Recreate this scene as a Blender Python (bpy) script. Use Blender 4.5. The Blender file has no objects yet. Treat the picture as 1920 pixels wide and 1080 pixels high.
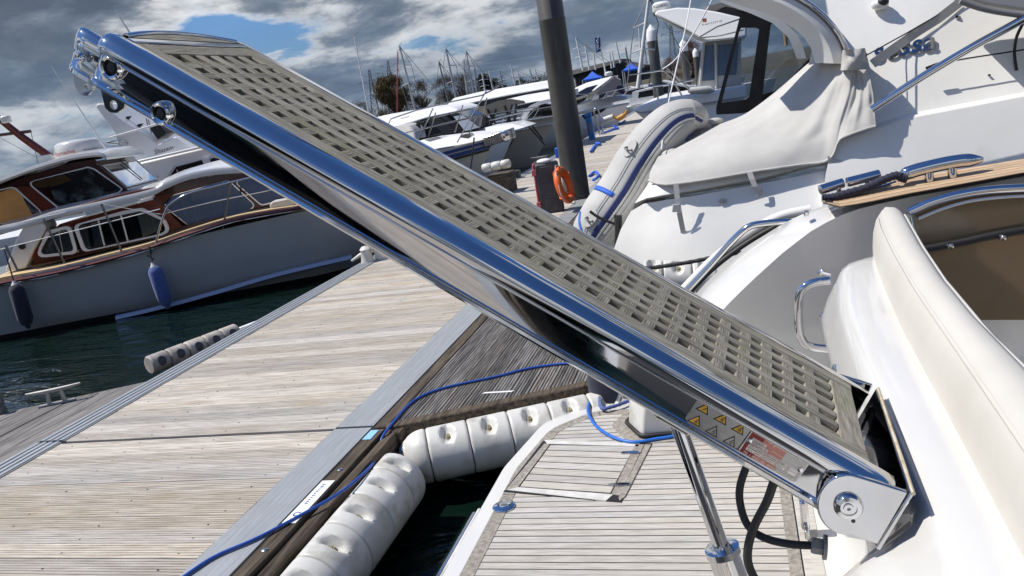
import bpy, bmesh, math, random
from mathutils import Vector, Matrix, noise as mn
random.seed(7)
V = Vector
PI = math.pi
sc = bpy.context.scene
col = sc.collection

# ------------------------------------------------------------------ camera
F = 1500.0
EYE = V((0, 0, 2.5))
R = Matrix(((0.9572, -0.0936, -0.2739), (0.2571, -0.1504, 0.9546), (-0.1306, -0.9841, -0.1199)))
def _calibrate():
    """camera axes from the horizon line and the pontoon's vanishing point"""
    s = -0.167
    k = math.hypot(1, s)
    d = (540 - (340.3 + s * 960)) / k
    t = d / F
    nad = V((-s / k * F / t, 1 / k * F / t, F)).normalized()
    y = V((1359 - 960, 340.3 + s * 1359 - 540, F)).normalized()
    y = (y - nad * y.dot(nad)).normalized()
    z = -nad
    x = y.cross(z)
    return Matrix((x, y, z))
R = _calibrate()
cd = bpy.data.cameras.new('camera')
cam = bpy.data.objects.new('camera', cd)
col.objects.link(cam)
cd.sensor_width = 36.0
cd.lens = F / 1920 * 36
cd.clip_start = 0.05
cd.clip_end = 6000
ex, ey, ez = R.col[0], R.col[1], R.col[2]
cam.matrix_world = Matrix(((ex.x, -ey.x, -ez.x, EYE.x), (ex.y, -ey.y, -ez.y, EYE.y), (ex.z, -ey.z, -ez.z, EYE.z), (0, 0, 0, 1)))
sc.camera = cam

# ------------------------------------------------------------------ light
SUN_DIR = V((0.545, 0.06, -0.836)).normalized()      # the way the light travels
EXPOSURE = 0.15
SUN_STRENGTH = 4.6
sc.view_settings.view_transform = 'Standard'
try: sc.view_settings.look = 'None'
except Exception: pass
sc.view_settings.exposure = EXPOSURE
sc.view_settings.gamma = 1.0
sc.view_settings.use_curve_mapping = False
sl = bpy.data.lights.new('sun', 'SUN')
sl.energy = SUN_STRENGTH
sl.angle = math.radians(0.53)
sl.color = (1.0, 0.95, 0.87)
so = bpy.data.objects.new('sun', sl)
col.objects.link(so)
so.rotation_euler = SUN_DIR.to_track_quat('-Z', 'Y').to_euler()
so.location = (0, 0, 30)

def make_world():
    w = bpy.data.worlds.new('World'); sc.world = w; w.use_nodes = True
    nt = w.node_tree; nt.nodes.clear()
    N = nt.nodes.new; L = nt.links.new
    out = N('ShaderNodeOutputWorld'); bg = N('ShaderNodeBackground')
    bg.inputs['Strength'].default_value = SKY_STRENGTH
    sky = N('ShaderNodeTexSky'); sky.sky_type = 'NISHITA'; sky.sun_disc = False
    sky.sun_elevation = math.asin(-SUN_DIR.z)
    sky.sun_rotation = math.atan2(-SUN_DIR.x, -SUN_DIR.y)
    sky.air_density = 1.0; sky.dust_density = 0.6; sky.ozone_density = 2.5
    tc = N('ShaderNodeTexCoord'); sep = N('ShaderNodeSeparateXYZ'); L(tc.outputs['Generated'], sep.inputs[0])
    def math_(op, a, b=None, c=None, clamp=False):
        n = N('ShaderNodeMath'); n.operation = op; n.use_clamp = clamp
        for i, q in enumerate((a, b, c)):
            if q is None: continue
            if isinstance(q, (int, float)): n.inputs[i].default_value = q
            else: L(q, n.inputs[i])
        return n.outputs[0]
    zc = math_('MAXIMUM', sep.outputs['Z'], 0.0)
    den = math_('ADD', zc, 0.30)
    u = math_('DIVIDE', sep.outputs['X'], den); v = math_('DIVIDE', sep.outputs['Y'], den)
    cmb = N('ShaderNodeCombineXYZ'); L(u, cmb.inputs[0]); L(v, cmb.inputs[1])
    def noise(scale, off, detail=8, rough=0.55, dist=0.0, stretch=(1, 1, 1)):
        m = N('ShaderNodeMapping'); m.inputs['Location'].default_value = off; m.inputs['Scale'].default_value = stretch
        L(cmb.outputs[0], m.inputs[0])
        n = N('ShaderNodeTexNoise'); n.inputs['Scale'].default_value = scale; n.inputs['Detail'].default_value = detail
        n.inputs['Roughness'].default_value = rough; n.inputs['Distortion'].default_value = dist
        L(m.outputs[0], n.inputs['Vector']); return n.outputs['Fac']
    def ramp(fac, stops):
        r = N('ShaderNodeValToRGB'); el = r.color_ramp.elements
        el[0].position, el[0].color = stops[0][0], (*stops[0][1], 1)
        el[1].position, el[1].color = stops[-1][0], (*stops[-1][1], 1)
        for p, c in stops[1:-1]:
            e = el.new(p); e.color = (*c, 1)
        L(fac, r.inputs[0]); return r.outputs[0]
    big = noise(CLOUD_SCALE, CLOUD_OFF, 14, 0.57, 0.2)
    light = noise(CLOUD_SCALE * 1.5, (CLOUD_OFF[0] + 3.1, CLOUD_OFF[1] - 7.7, 4.0), 14, 0.62, 0.25)
    # thickness of the cover; thinner straight overhead, where the gaps between clouds show
    cov = math_('SUBTRACT', big, math_('MULTIPLY', math_('POWER', zc, 1.5), 0.46))
    cover = ramp(cov, [(0.375, (0, 0, 0)), (0.405, (0.75, 0.75, 0.75)), (0.44, (1, 1, 1))])
    # thin parts and margins catch the sun, thick middles are slate grey
    thick = math_('MULTIPLY', math_('SUBTRACT', cov, 0.40), 5.5, clamp=True)
    lum = math_('SUBTRACT', math_('MULTIPLY_ADD', light, 1.25, 0.10), math_('MULTIPLY', thick, 0.42))
    ctone = ramp(lum, [(0.28, (0.74, 0.95, 1.30)), (0.42, (1.22, 1.52, 2.0)), (0.52, (2.1, 2.35, 2.75)), (0.62, (5.2, 5.35, 5.5)), (0.74, (8.0, 8.0, 7.9))])
    mix = N('ShaderNodeMixRGB'); L(cover, mix.inputs[0])
    skyc = N('ShaderNodeMixRGB'); skyc.blend_type = 'MULTIPLY'; skyc.inputs[0].default_value = 1.0
    L(sky.outputs[0], skyc.inputs[1]); skyc.inputs[2].default_value = (0.40, 0.62, 0.92, 1)
    L(skyc.outputs[0], mix.inputs[1]); L(ctone, mix.inputs[2])
    # long bands of blue-grey stratus toward the horizon all the way round
    band = noise(2.2, (1.0, 2.0, 9.0), 8, 0.55, 0.2, (1, 1, 1))
    bandc = ramp(band, [(0.30, (0.75, 1.2, 1.9)), (0.52, (1.35, 1.95, 2.85)), (0.68, (4.2, 4.6, 5.0))])
    hz = ramp(zc, [(0.02, (1, 1, 1)), (0.20, (0, 0, 0))])
    mix2 = N('ShaderNodeMixRGB'); L(math_('MULTIPLY', hz, 0.72), mix2.inputs[0]); L(mix.outputs[0], mix2.inputs[1]); L(bandc, mix2.inputs[2])
    L(mix2.outputs[0], bg.inputs['Color']); L(bg.outputs[0], out.inputs[0])
SKY_STRENGTH = 0.112
CLOUD_SCALE = 1.7
CLOUD_OFF = (3.7, 2.9, 0.0)
make_world()
sc.cycles.use_denoising = True
sc.cycles.max_bounces = 8
sc.cycles.glossy_bounces = 5
sc.cycles.transparent_max_bounces = 12
sc.cycles.caustics_reflective = False
sc.cycles.caustics_refractive = False
sc.cycles.sample_clamp_indirect = 4.0

# ------------------------------------------------------------------ finding places
def ray(x, y):
    return R @ V((x - 960, y - 540, F)).normalized()
def oz(x, y, z):
    r = ray(x, y); return EYE + r * ((z - EYE.z) / r.z)
def oy(x, y, Y):
    r = ray(x, y); return EYE + r * (Y / r.y)
def ox(x, y, X):
    r = ray(x, y); return EYE + r * (X / r.x)
class Frame:
    """an upright plane: O + u*U + z*Z, off = metres towards the viewer's side"""
    def __init__(s, O, deg):
        s.O = V(O); a = math.radians(deg)
        s.U = V((math.cos(a), math.sin(a), 0)); s.N = s.U.cross(V((0, 0, 1)))
    def px(s, x, y, off=0.0):
        r = ray(x, y); t = ((s.O - EYE).dot(s.N) + off) / r.dot(s.N); return EYE + r * t
    def at(s, u, off, z):
        return V((s.O.x, s.O.y, 0)) + s.U * u + s.N * off + V((0, 0, z))
    def uv(s, p):
        d = p - s.O; return (d.dot(s.U), d.dot(s.N), p.z)

# ------------------------------------------------------------------ mesh builder
class MB:
    def __init__(s): s.v = []; s.f = []
    def add(s, vs, fs):
        k = len(s.v); s.v += [V(q) for q in vs]; s.f += [tuple(i + k for i in q) for q in fs]; return s
    def box(s, a, b):
        x0, y0, z0 = a; x1, y1, z1 = b
        return s.add([(x0, y0, z0), (x1, y0, z0), (x1, y1, z0), (x0, y1, z0), (x0, y0, z1), (x1, y0, z1), (x1, y1, z1), (x0, y1, z1)],
                     [(0, 3, 2, 1), (4, 5, 6, 7), (0, 1, 5, 4), (1, 2, 6, 5), (2, 3, 7, 6), (3, 0, 4, 7)])
    def obox(s, c, a, b, d):
        c, a, b, d = V(c), V(a), V(b), V(d)
        vs = [c + a * i + b * j + d * k for k in (-1, 1) for (i, j) in ((-1, -1), (1, -1), (1, 1), (-1, 1))]
        return s.add(vs, [(0, 3, 2, 1), (4, 5, 6, 7), (0, 1, 5, 4), (1, 2, 6, 5), (2, 3, 7, 6), (3, 0, 4, 7)])
    def prism(s, pts, vec):
        n = len(pts); pts = [V(p) for p in pts]; vec = V(vec)
        return s.add(pts + [p + vec for p in pts], [tuple(range(n)), tuple(range(2 * n - 1, n - 1, -1))] + [(i, i + n, (i + 1) % n + n, (i + 1) % n) for i in range(n)])
    def loft(s, rings, closed=True, cap0=True, cap1=True):
        n = len(rings[0]); vs = [V(p) for r in rings for p in r]; fs = []
        m = n if closed else n - 1
        for i in range(len(rings) - 1):
            for j in range(m):
                k = (j + 1) % n
                fs.append((i * n + j, i * n + k, (i + 1) * n + k, (i + 1) * n + j))
        if closed and cap0: fs.append(tuple(range(n - 1, -1, -1)))
        if closed and cap1: fs.append(tuple((len(rings) - 1) * n + j for j in range(n)))
        return s.add(vs, fs)
    def grid(s, rows): return s.loft(rows, closed=False)
    def tube(s, pts, r, n=8, cap=True, closed=False, flat=None):
        pts = [V(p) for p in pts]; m = len(pts); rr = r if isinstance(r, (list, tuple)) else [r] * m
        rings = []; ref = None
        for i, p in enumerate(pts):
            if closed: t = (pts[(i + 1) % m] - pts[i - 1])
            else: t = pts[min(i + 1, m - 1)] - pts[max(i - 1, 0)]
            t = t.normalized() if t.length > 1e-9 else V((0, 0, 1))
            if ref is None:
                ref = V((0, 0, 1)) if abs(t.z) < 0.9 else V((1, 0, 0))
            a = (ref - t * ref.dot(t))
            if a.length < 1e-6: a = t.orthogonal()
            a.normalize(); b = t.cross(a); ref = a
            rings.append([p + (a * math.cos(2 * PI * k / n) * (flat or 1) + b * math.sin(2 * PI * k / n)) * rr[i] for k in range(n)])
        if closed: rings.append(rings[0])
        return s.loft(rings, True, cap and not closed, cap and not closed)
    def lathe(s, c, axis, prof, n=20):
        """prof: (radius, height along axis)"""
        c = V(c); t = V(axis).normalized(); a = t.orthogonal().normalized(); b = t.cross(a)
        rings = [[c + t * h + (a * math.cos(2 * PI * k / n) + b * math.sin(2 * PI * k / n)) * max(r, 1e-4) for k in range(n)] for r, h in prof]
        return s.loft(rings)
    def ball(s, c, rx, ry=None, rz=None, n=12, m=8):
        ry = ry or rx; rz = rz or rx; c = V(c); rings = []
        for i in range(m + 1):
            th = PI * i / m; q = max(math.sin(th), 1e-3)
            rings.append([c + V((rx * q * math.cos(2 * PI * k / n), ry * q * math.sin(2 * PI * k / n), -rz * math.cos(th))) for k in range(n)])
        return s.loft(rings)
    def mesh(s, name, smooth=None, merge=False):
        me = bpy.data.meshes.new(name); me.from_pydata([tuple(q) for q in s.v], [], s.f)
        bm = bmesh.new(); bm.from_mesh(me)
        if merge: bmesh.ops.remove_doubles(bm, verts=bm.verts, dist=1e-4)
        bmesh.ops.recalc_face_normals(bm, faces=bm.faces); bm.to_mesh(me); bm.free()
        if smooth is not None:
            for p in me.polygons: p.use_smooth = True
            me.set_sharp_from_angle(angle=math.radians(smooth))
        return me
    def build(s, name, m, parent=None, smooth=None, bevel=0, seg=2, label=None, merge=False, subsurf=0, solid=0, kind=None):
        org = V((0, 0, 0))
        if parent is None and s.v:
            lo = [min(q[i] for q in s.v) for i in range(3)]; hi = [max(q[i] for q in s.v) for i in range(3)]
            org = V(((lo[0] + hi[0]) / 2, (lo[1] + hi[1]) / 2, lo[2]))
            s.v = [q - org for q in s.v]
        me = s.mesh(name, smooth if smooth is not None else (40 if bevel else None), merge)
        o = bpy.data.objects.new(name, me); col.objects.link(o); o.location = org
        me.materials.append(m)
        if parent is not None: adopt(o, parent)
        if solid:
            q = o.modifiers.new('solid', 'SOLIDIFY'); q.thickness = solid; q.offset = 0
        if subsurf:
            q = o.modifiers.new('sub', 'SUBSURF'); q.levels = q.render_levels = subsurf
        if bevel:
            q = o.modifiers.new('bevel', 'BEVEL'); q.width = bevel; q.segments = seg; q.limit_method = 'ANGLE'; q.angle_limit = math.radians(35)
        if label: o['label'] = label
        if kind: o['kind'] = kind
        return o
def adopt(o, parent):
    o.parent = parent
    o.matrix_parent_inverse = Matrix.Translation(-V(parent.location)) if parent.parent is None else Matrix.Identity(4)
def tag(o, label, cat, group=None):
    o['label'] = label; o['category'] = cat
    if group: o['group'] = group
    return o
def thing(name, label, cat, loc=(0, 0, 0), group=None):
    o = bpy.data.objects.new(name, None); col.objects.link(o); o.location = loc; o.empty_display_size = 0.1
    return tag(o, label, cat, group)
def structure(o): o['kind'] = 'structure'; return o
def instance(name, me, loc, parent=None, rot=None, scale=None):
    o = bpy.data.objects.new(name, me); col.objects.link(o); o.location = loc
    if rot: o.rotation_euler = rot
    if scale: o.scale = scale
    if parent is not None: adopt(o, parent)
    return o
def copy_tree(o, parent=None):
    c = o.copy(); col.objects.link(c)
    if parent is not None:
        c.parent = parent; c.matrix_parent_inverse = o.matrix_parent_inverse.copy()
    for ch in [q for q in list(o.children)]: copy_tree(ch, c)
    return c
def bez(pts, n=8):
    """smooth path through points (Catmull-Rom)"""
    P = [V(p) for p in pts]; out = []
    for i in range(len(P) - 1):
        a = P[max(i - 1, 0)]; b = P[i]; c = P[i + 1]; d = P[min(i + 2, len(P) - 1)]
        for k in range(n):
            t = k / n
            out.append(0.5 * ((2 * b) + (c - a) * t + (2 * a - 5 * b + 4 * c - d) * t * t + (3 * b - a - 3 * c + d) * t ** 3))
    out.append(P[-1]); return out
def lerp_table(tab, x):
    if x <= tab[0][0]: return tab[0][1]
    for (a, va), (b, vb) in zip(tab, tab[1:]):
        if x <= b: return va + (vb - va) * (x - a) / (b - a)
    return tab[-1][1]
def lettering(name, s, quad, m, parent, extrude=0.0, bold=0.0, shear=0.0):
    """text fitted to four corners: bottom left, bottom right, top right, top left"""
    cu = bpy.data.curves.new(name, 'FONT'); cu.body = s; cu.offset = bold; cu.shear = shear; cu.resolution_u = 3
    cu.extrude = 0.5 if extrude else 0.0
    tmp = bpy.data.objects.new(name, cu); col.objects.link(tmp)
    bpy.context.view_layer.update()
    me = bpy.data.meshes.new_from_object(tmp.evaluated_get(bpy.context.evaluated_depsgraph_get()))
    bpy.data.objects.remove(tmp)
    xs = [q.co.x for q in me.vertices]; ys = [q.co.y for q in me.vertices]
    x0, x1, y0, y1 = min(xs), max(xs), min(ys), max(ys)
    if callable(quad):
        for q in me.vertices: q.co = quad((q.co.x - x0) / (x1 - x0), (q.co.y - y0) / (y1 - y0))
        a = None
    else:
        a, b, c, d = [V(q) for q in quad]; nn = (b - a).cross(d - a).normalized()
    for q in (me.vertices if a is not None else []):
        u = (q.co.x - x0) / (x1 - x0); t = (q.co.y - y0) / (y1 - y0)
        p = (a * (1 - u) + b * u) * (1 - t) + (d * (1 - u) + c * u) * t
        q.co = p + nn * (extrude * (q.co.z + 0.5 if extrude else 0) + 0.002)
    me.name = name; me.materials.clear(); me.materials.append(m)
    o = bpy.data.objects.new(name, me); col.objects.link(o)
    if parent is not None: adopt(o, parent)
    return o

# ------------------------------------------------------------------ materials
def M(name, c1, c2=None, rough=0.5, metal=0.0, scale=(1, 1, 1), noise=6.0, detail=5, lo=0.35, hi=0.65, bump=0.0, bscale=None, bnoise=None,
      coat=0.0, rnd=0.0, spec=0.5, rough2=None, alpha=1.0, hue=0.0, dirt=None, dirt_at=(0.58, 0.72), dirt_noise=2.0, sheen=0, distort=0.0, turn=None):
    m = bpy.data.materials.new(name); m.use_nodes = True
    nt = m.node_tree; N = nt.nodes.new; L = nt.links.new
    b = nt.nodes['Principled BSDF']
    b.inputs['Roughness'].default_value = rough; b.inputs['Metallic'].default_value = metal
    b.inputs['Specular IOR Level'].default_value = spec; b.inputs['Coat Weight'].default_value = coat
    b.inputs['Coat Roughness'].default_value = 0.03
    if sheen: b.inputs['Sheen Weight'].default_value = sheen
    b.inputs['Base Color'].default_value = (*c1, 1)
    if c2 is None and not bump and not dirt and not rnd: return m
    tc = N('ShaderNodeTexCoord'); oi = N('ShaderNodeObjectInfo')
    mul = N('ShaderNodeMath'); mul.operation = 'MULTIPLY'; mul.inputs[1].default_value = 57.0; L(oi.outputs['Random'], mul.inputs[0])
    ad = N('ShaderNodeVectorMath'); ad.operation = 'ADD'; L(tc.outputs['Object'], ad.inputs[0])
    cb = N('ShaderNodeCombineXYZ'); L(mul.outputs[0], cb.inputs[0]); L(mul.outputs[0], cb.inputs[1]); L(mul.outputs[0], cb.inputs[2])
    L(cb.outputs[0], ad.inputs[1])
    def nz(scl, ns, dt):
        mp = N('ShaderNodeMapping'); L(ad.outputs[0], mp.inputs[0])
        if turn: mp.vector_type = 'TEXTURE'; mp.inputs['Rotation'].default_value = turn; mp.inputs['Scale'].default_value = [1 / q for q in scl]
        else: mp.inputs['Scale'].default_value = scl
        n = N('ShaderNodeTexNoise'); n.inputs['Scale'].default_value = ns; n.inputs['Detail'].default_value = dt; n.inputs['Roughness'].default_value = 0.6
        n.inputs['Distortion'].default_value = distort
        L(mp.outputs[0], n.inputs['Vector']); return n.outputs['Fac']
    colr = None
    if c2 is not None:
        f = nz(scale, noise, detail)
        r = N('ShaderNodeValToRGB'); e = r.color_ramp.elements
        e[0].position, e[0].color = lo, (*c1, 1); e[1].position, e[1].color = hi, (*c2, 1)
        L(f, r.inputs[0]); colr = r.outputs[0]
        if rough2 is not None:
            mr = N('ShaderNodeMapRange'); mr.inputs[1].default_value = lo; mr.inputs[2].default_value = hi; mr.inputs[3].default_value = rough; mr.inputs[4].default_value = rough2
            L(f, mr.inputs[0]); L(mr.outputs[0], b.inputs['Roughness'])
    if dirt is not None:
        f2 = nz((1, 1, 1), dirt_noise, 6)
        r2 = N('ShaderNodeValToRGB'); r2.color_ramp.elements[0].position, r2.color_ramp.elements[1].position = dirt_at
        L(f2, r2.inputs[0])
        mx = N('ShaderNodeMixRGB'); L(r2.outputs[0], mx.inputs[0]); mx.inputs[2].default_value = (*dirt, 1)
        if colr is not None: L(colr, mx.inputs[1])
        else: mx.inputs[1].default_value = (*c1, 1)
        colr = mx.outputs[0]
    if rnd:
        hs = N('ShaderNodeHueSaturation')
        mr = N('ShaderNodeMapRange'); mr.inputs[3].default_value = 1 - rnd; mr.inputs[4].default_value = 1 + rnd
        L(oi.outputs['Random'], mr.inputs[0]); L(mr.outputs[0], hs.inputs['Value'])
        if hue:
            m2 = N('ShaderNodeMath'); m2.operation = 'MULTIPLY'; m2.inputs[1].default_value = 7.31; L(oi.outputs['Random'], m2.inputs[0])
            fr = N('ShaderNodeMath'); fr.operation = 'FRACT'; L(m2.outputs[0], fr.inputs[0])
            m3 = N('ShaderNodeMapRange'); m3.inputs[3].default_value = 1 - hue; m3.inputs[4].default_value = 1 + hue
            L(fr.outputs[0], m3.inputs[0]); L(m3.outputs[0], hs.inputs['Saturation'])
        if colr is not None: L(colr, hs.inputs['Color'])
        else: hs.inputs['Color'].default_value = (*c1, 1)
        colr = hs.outputs[0]
    if colr is not None: L(colr, b.inputs['Base Color'])
    if bump:
        f3 = nz(bscale or scale, bnoise or noise, 4)
        bp = N('ShaderNodeBump'); bp.inputs['Strength'].default_value = bump; bp.inputs['Distance'].default_value = 0.01
        L(f3, bp.inputs['Height']); L(bp.outputs[0], b.inputs['Normal'])
    return m
def glass(name, tint, see=0.5, rough=0.02):
    m = bpy.data.materials.new(name); m.use_nodes = True; nt = m.node_tree; nt.nodes.clear()
    N = nt.nodes.new; L = nt.links.new
    out = N('ShaderNodeOutputMaterial'); tr = N('ShaderNodeBsdfTransparent'); tr.inputs[0].default_value = (*[see * q for q in tint], 1)
    gl = N('ShaderNodeBsdfGlossy'); gl.inputs['Roughness'].default_value = rough; gl.inputs['Color'].default_value = (1, 1, 1, 1)
    fr = N('ShaderNodeFresnel'); fr.inputs['IOR'].default_value = 1.5
    mx = N('ShaderNodeMixShader'); L(fr.outputs[0], mx.inputs[0]); L(tr.outputs[0], mx.inputs[1]); L(gl.outputs[0], mx.inputs[2]); L(mx.outputs[0], out.inputs[0])
    return m
m_gel = M('white_gelcoat', (0.66, 0.65, 0.625), rough=0.22, coat=0.6, c2=(0.63, 0.62, 0.595), noise=2.0, dirt=(0.56, 0.54, 0.49), dirt_noise=1.3, dirt_at=(0.60, 0.95))
m_gel2 = M('weathered_gelcoat', (0.80, 0.79, 0.755), (0.73, 0.72, 0.685), rough=0.35, coat=0.2, noise=1.5, dirt=(0.5, 0.48, 0.43), dirt_noise=1.1, dirt_at=(0.62, 0.85))
m_gelfar = M('boat_gelcoat', (0.82, 0.82, 0.81), (0.74, 0.74, 0.73), rough=0.3, noise=1.2)
m_creamhull = M('cream_hull', (0.68, 0.65, 0.59), (0.60, 0.57, 0.52), rough=0.35, noise=1.4)  # beige-grey tone over the whole hull
m_chrome = M('polished_stainless', (0.68, 0.68, 0.69), rough=0.035, metal=1.0, c2=(0.62, 0.62, 0.63), noise=3, rough2=0.08)
m_mirror = M('mirror_stainless', (0.60, 0.60, 0.61), (0.55, 0.555, 0.57), rough=0.02, rough2=0.085, metal=1.0, noise=7, bump=0.02, bnoise=1.2)
m_steel = M('brushed_stainless', (0.60, 0.60, 0.60), (0.50, 0.50, 0.50), rough=0.18, metal=1.0, noise=9, rough2=0.32)
m_plank = M('weathered_plank', (0.34, 0.30, 0.25), (0.62, 0.575, 0.51), rough=0.85, scale=(0.7, 9, 9), noise=5.0, detail=8, lo=0.30, hi=0.70, bump=0.45, bscale=(1.2, 26, 26), bnoise=5, rnd=0.20, hue=0.35, dirt=(0.40, 0.29, 0.17), dirt_noise=0.8, dirt_at=(0.56, 0.95), spec=0.25)
m_dplank = M('grey_plank', (0.055, 0.050, 0.046), (0.27, 0.25, 0.23), rough=0.85, scale=(9, 0.7, 9), noise=5, detail=8, lo=0.32, hi=0.68, bump=0.4, bscale=(30, 1.2, 30), rnd=0.25, hue=0.3, spec=0.25)
m_beam = M('dark_timber', (0.035, 0.028, 0.022), (0.17, 0.135, 0.10), rough=0.9, scale=(9, 0.6, 9), noise=4, detail=8, lo=0.35, hi=0.72, bump=0.6, bscale=(20, 0.8, 20), spec=0.2)
m_lbeam = M('grey_timber', (0.10, 0.095, 0.09), (0.26, 0.245, 0.235), rough=0.9, scale=(9, 0.6, 9), noise=4, detail=8, bump=0.5, bscale=(20, 0.8, 20), rnd=0.15, spec=0.2)
m_alu = M('aluminium_edging', (0.30, 0.32, 0.325), (0.42, 0.435, 0.44), rough=0.5, metal=0.35, scale=(20, 0.6, 1), noise=5, bump=0.1, dirt=(0.33, 0.33, 0.32), dirt_noise=3)
m_fend = M('white_plastic', (0.70, 0.69, 0.65), (0.56, 0.55, 0.51), rough=0.42, noise=3.0, dirt=(0.30, 0.275, 0.20), dirt_noise=4.2, dirt_at=(0.52, 0.78), bump=0.05, bnoise=9)
m_fendold = M('weathered_plastic', (0.55, 0.50, 0.44), (0.30, 0.27, 0.24), rough=0.6, noise=5, dirt=(0.16, 0.14, 0.12), dirt_noise=3, bump=0.1)
m_rubber = M('black_rubber', (0.012, 0.012, 0.013), (0.03, 0.03, 0.03), rough=0.55, noise=9)
m_cable = M('blue_cable', (0.016, 0.075, 0.36), rough=0.4)
m_grate = M('weathered_teak_grating', (0.165, 0.148, 0.112), (0.42, 0.388, 0.315), rough=0.9, scale=(1.5, 12, 12), noise=7, detail=8, lo=0.28, hi=0.72, bump=0.35, bscale=(2, 22, 22), bnoise=7, rnd=0.12, dirt=(0.24, 0.23, 0.12), dirt_noise=2.6, dirt_at=(0.54, 0.88), spec=0.2, turn=(0, 0.617, 0))
m_gratex = M('weathered_teak_crosspiece', (0.165, 0.148, 0.112), (0.42, 0.388, 0.315), rough=0.9, scale=(12, 1.5, 12), noise=7, detail=8, lo=0.28, hi=0.72, bump=0.35, bscale=(22, 2, 22), bnoise=7, rnd=0.12, dirt=(0.24, 0.23, 0.12), dirt_noise=2.6, dirt_at=(0.54, 0.88), spec=0.2, turn=(0, 0.617, 0))
m_teak = M('grey_teak', (0.34, 0.315, 0.28), (0.54, 0.515, 0.475), rough=0.8, scale=(1.2, 14, 14), noise=6, detail=8, lo=0.3, hi=0.7, bump=0.25, bscale=(2, 40, 40), rnd=0.10, hue=0.3, spec=0.25)
m_teakd = M('darker_teak', (0.20, 0.18, 0.155), (0.36, 0.33, 0.29), rough=0.8, scale=(5, 5, 5), noise=8, detail=8, rnd=0.08, spec=0.25)
m_teakw = M('warm_teak', (0.40, 0.27, 0.16), (0.54, 0.39, 0.25), rough=0.65, scale=(1.5, 18, 18), noise=6, detail=7, rnd=0.1)
m_caulk = M('caulk', (0.012, 0.012, 0.013), rough=0.6)
m_vinyl = M('cream_vinyl', (0.60, 0.575, 0.52), (0.56, 0.535, 0.48), rough=0.48, noise=3, bump=0.06, bnoise=140)
m_canvas = M('grey_canvas', (0.52, 0.51, 0.485), (0.45, 0.44, 0.42), rough=0.9, noise=3, bump=0.05, bnoise=90, dirt=(0.40, 0.385, 0.28), dirt_noise=1.2, dirt_at=(0.60, 0.85), spec=0.2)
m_black = M('black_canvas', (0.010, 0.010, 0.012), (0.02, 0.02, 0.022), rough=0.8, noise=6)
m_navy = M('navy_cover', (0.010, 0.011, 0.03), (0.02, 0.022, 0.045), rough=0.85, noise=8, sheen=0.2)
m_blue = M('blue_cover', (0.075, 0.125, 0.34), (0.055, 0.095, 0.28), rough=0.85, noise=8, sheen=0.3)
m_mahog = M('varnished_mahogany', (0.10, 0.020, 0.010), (0.17, 0.035, 0.016), rough=0.2, scale=(2, 2, 14), noise=5, coat=0.5)
m_dmahog = M('dark_mahogany', (0.035, 0.008, 0.006), (0.065, 0.014, 0.009), rough=0.18, scale=(2, 2, 14), noise=5, coat=0.6)
m_hull = M('grey_painted_hull', (0.37, 0.395, 0.41), (0.34, 0.365, 0.38), rough=0.25, noise=1.2, coat=0.3)
m_boot = M('black_boot_top', (0.01, 0.01, 0.012), rough=0.5)
m_strake = M('pale_blue_strake', (0.33, 0.42, 0.62), rough=0.4)
m_deck = M('honey_deck', (0.52, 0.37, 0.19), (0.60, 0.45, 0.26), rough=0.6, noise=5, scale=(1, 6, 6))
m_curtain = M('curtain', (0.80, 0.74, 0.60), (0.62, 0.57, 0.46), rough=0.9, scale=(30, 30, 0.4), noise=1.2)
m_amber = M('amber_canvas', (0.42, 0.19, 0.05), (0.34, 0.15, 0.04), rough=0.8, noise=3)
m_pile = M('black_pile', (0.058, 0.056, 0.053), (0.095, 0.092, 0.087), rough=0.5, noise=4, scale=(3, 3, 0.4), dirt=(0.13, 0.125, 0.115), dirt_noise=1.2, dirt_at=(0.5, 0.8), bump=0.08, bnoise=12)
m_hyp = M('grey_hypalon', (0.50, 0.495, 0.475), (0.43, 0.425, 0.41), rough=0.7, noise=3)
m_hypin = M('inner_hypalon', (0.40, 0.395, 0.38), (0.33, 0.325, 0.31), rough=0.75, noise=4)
m_dblue = M('navy_stripe', (0.012, 0.025, 0.115), rough=0.6)
m_tblue = M('blue_tape', (0.02, 0.12, 0.60), rough=0.6)
m_orange = M('orange_plastic', (0.85, 0.15, 0.02), (0.75, 0.12, 0.015), rough=0.5, noise=5)
m_boxgrey = M('charcoal_plastic', (0.035, 0.04, 0.047), (0.05, 0.056, 0.065), rough=0.55, noise=6)
m_pink = M('faded_red_plastic', (0.55, 0.13, 0.15), (0.48, 0.10, 0.12), rough=0.6, noise=4)
m_white = M('white_paint', (0.80, 0.80, 0.80), rough=0.4)
m_grey = M('grey_plastic', (0.20, 0.20, 0.20), rough=0.5)
m_ink = M('black_print', (0.012, 0.012, 0.014), rough=0.5)
m_inkblue = M('blue_print', (0.03, 0.08, 0.30), rough=0.5)
m_inkred = M('red_print', (0.45, 0.02, 0.03), rough=0.5)
m_yellow = M('yellow_print', (0.66, 0.36, 0.03), (0.55, 0.30, 0.04), rough=0.45, noise=30)
m_plateR = M('red_plate', (0.20, 0.03, 0.028), (0.16, 0.022, 0.02), rough=0.25, metal=0.5, noise=6)
m_platepink = M('faded_plate', (0.52, 0.22, 0.17), (0.42, 0.17, 0.13), rough=0.3, metal=0.4, noise=9)
m_plateG = M('grey_plate', (0.40, 0.39, 0.37), (0.34, 0.33, 0.31), rough=0.28, metal=0.8, noise=20)
m_engrave = M('pale_engraving', (0.72, 0.66, 0.60), rough=0.4, metal=0.4)
m_brown = M('bronze_glazing', (0.20, 0.14, 0.075), (0.26, 0.18, 0.10), rough=0.08, noise=1.2, coat=0.3)
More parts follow.
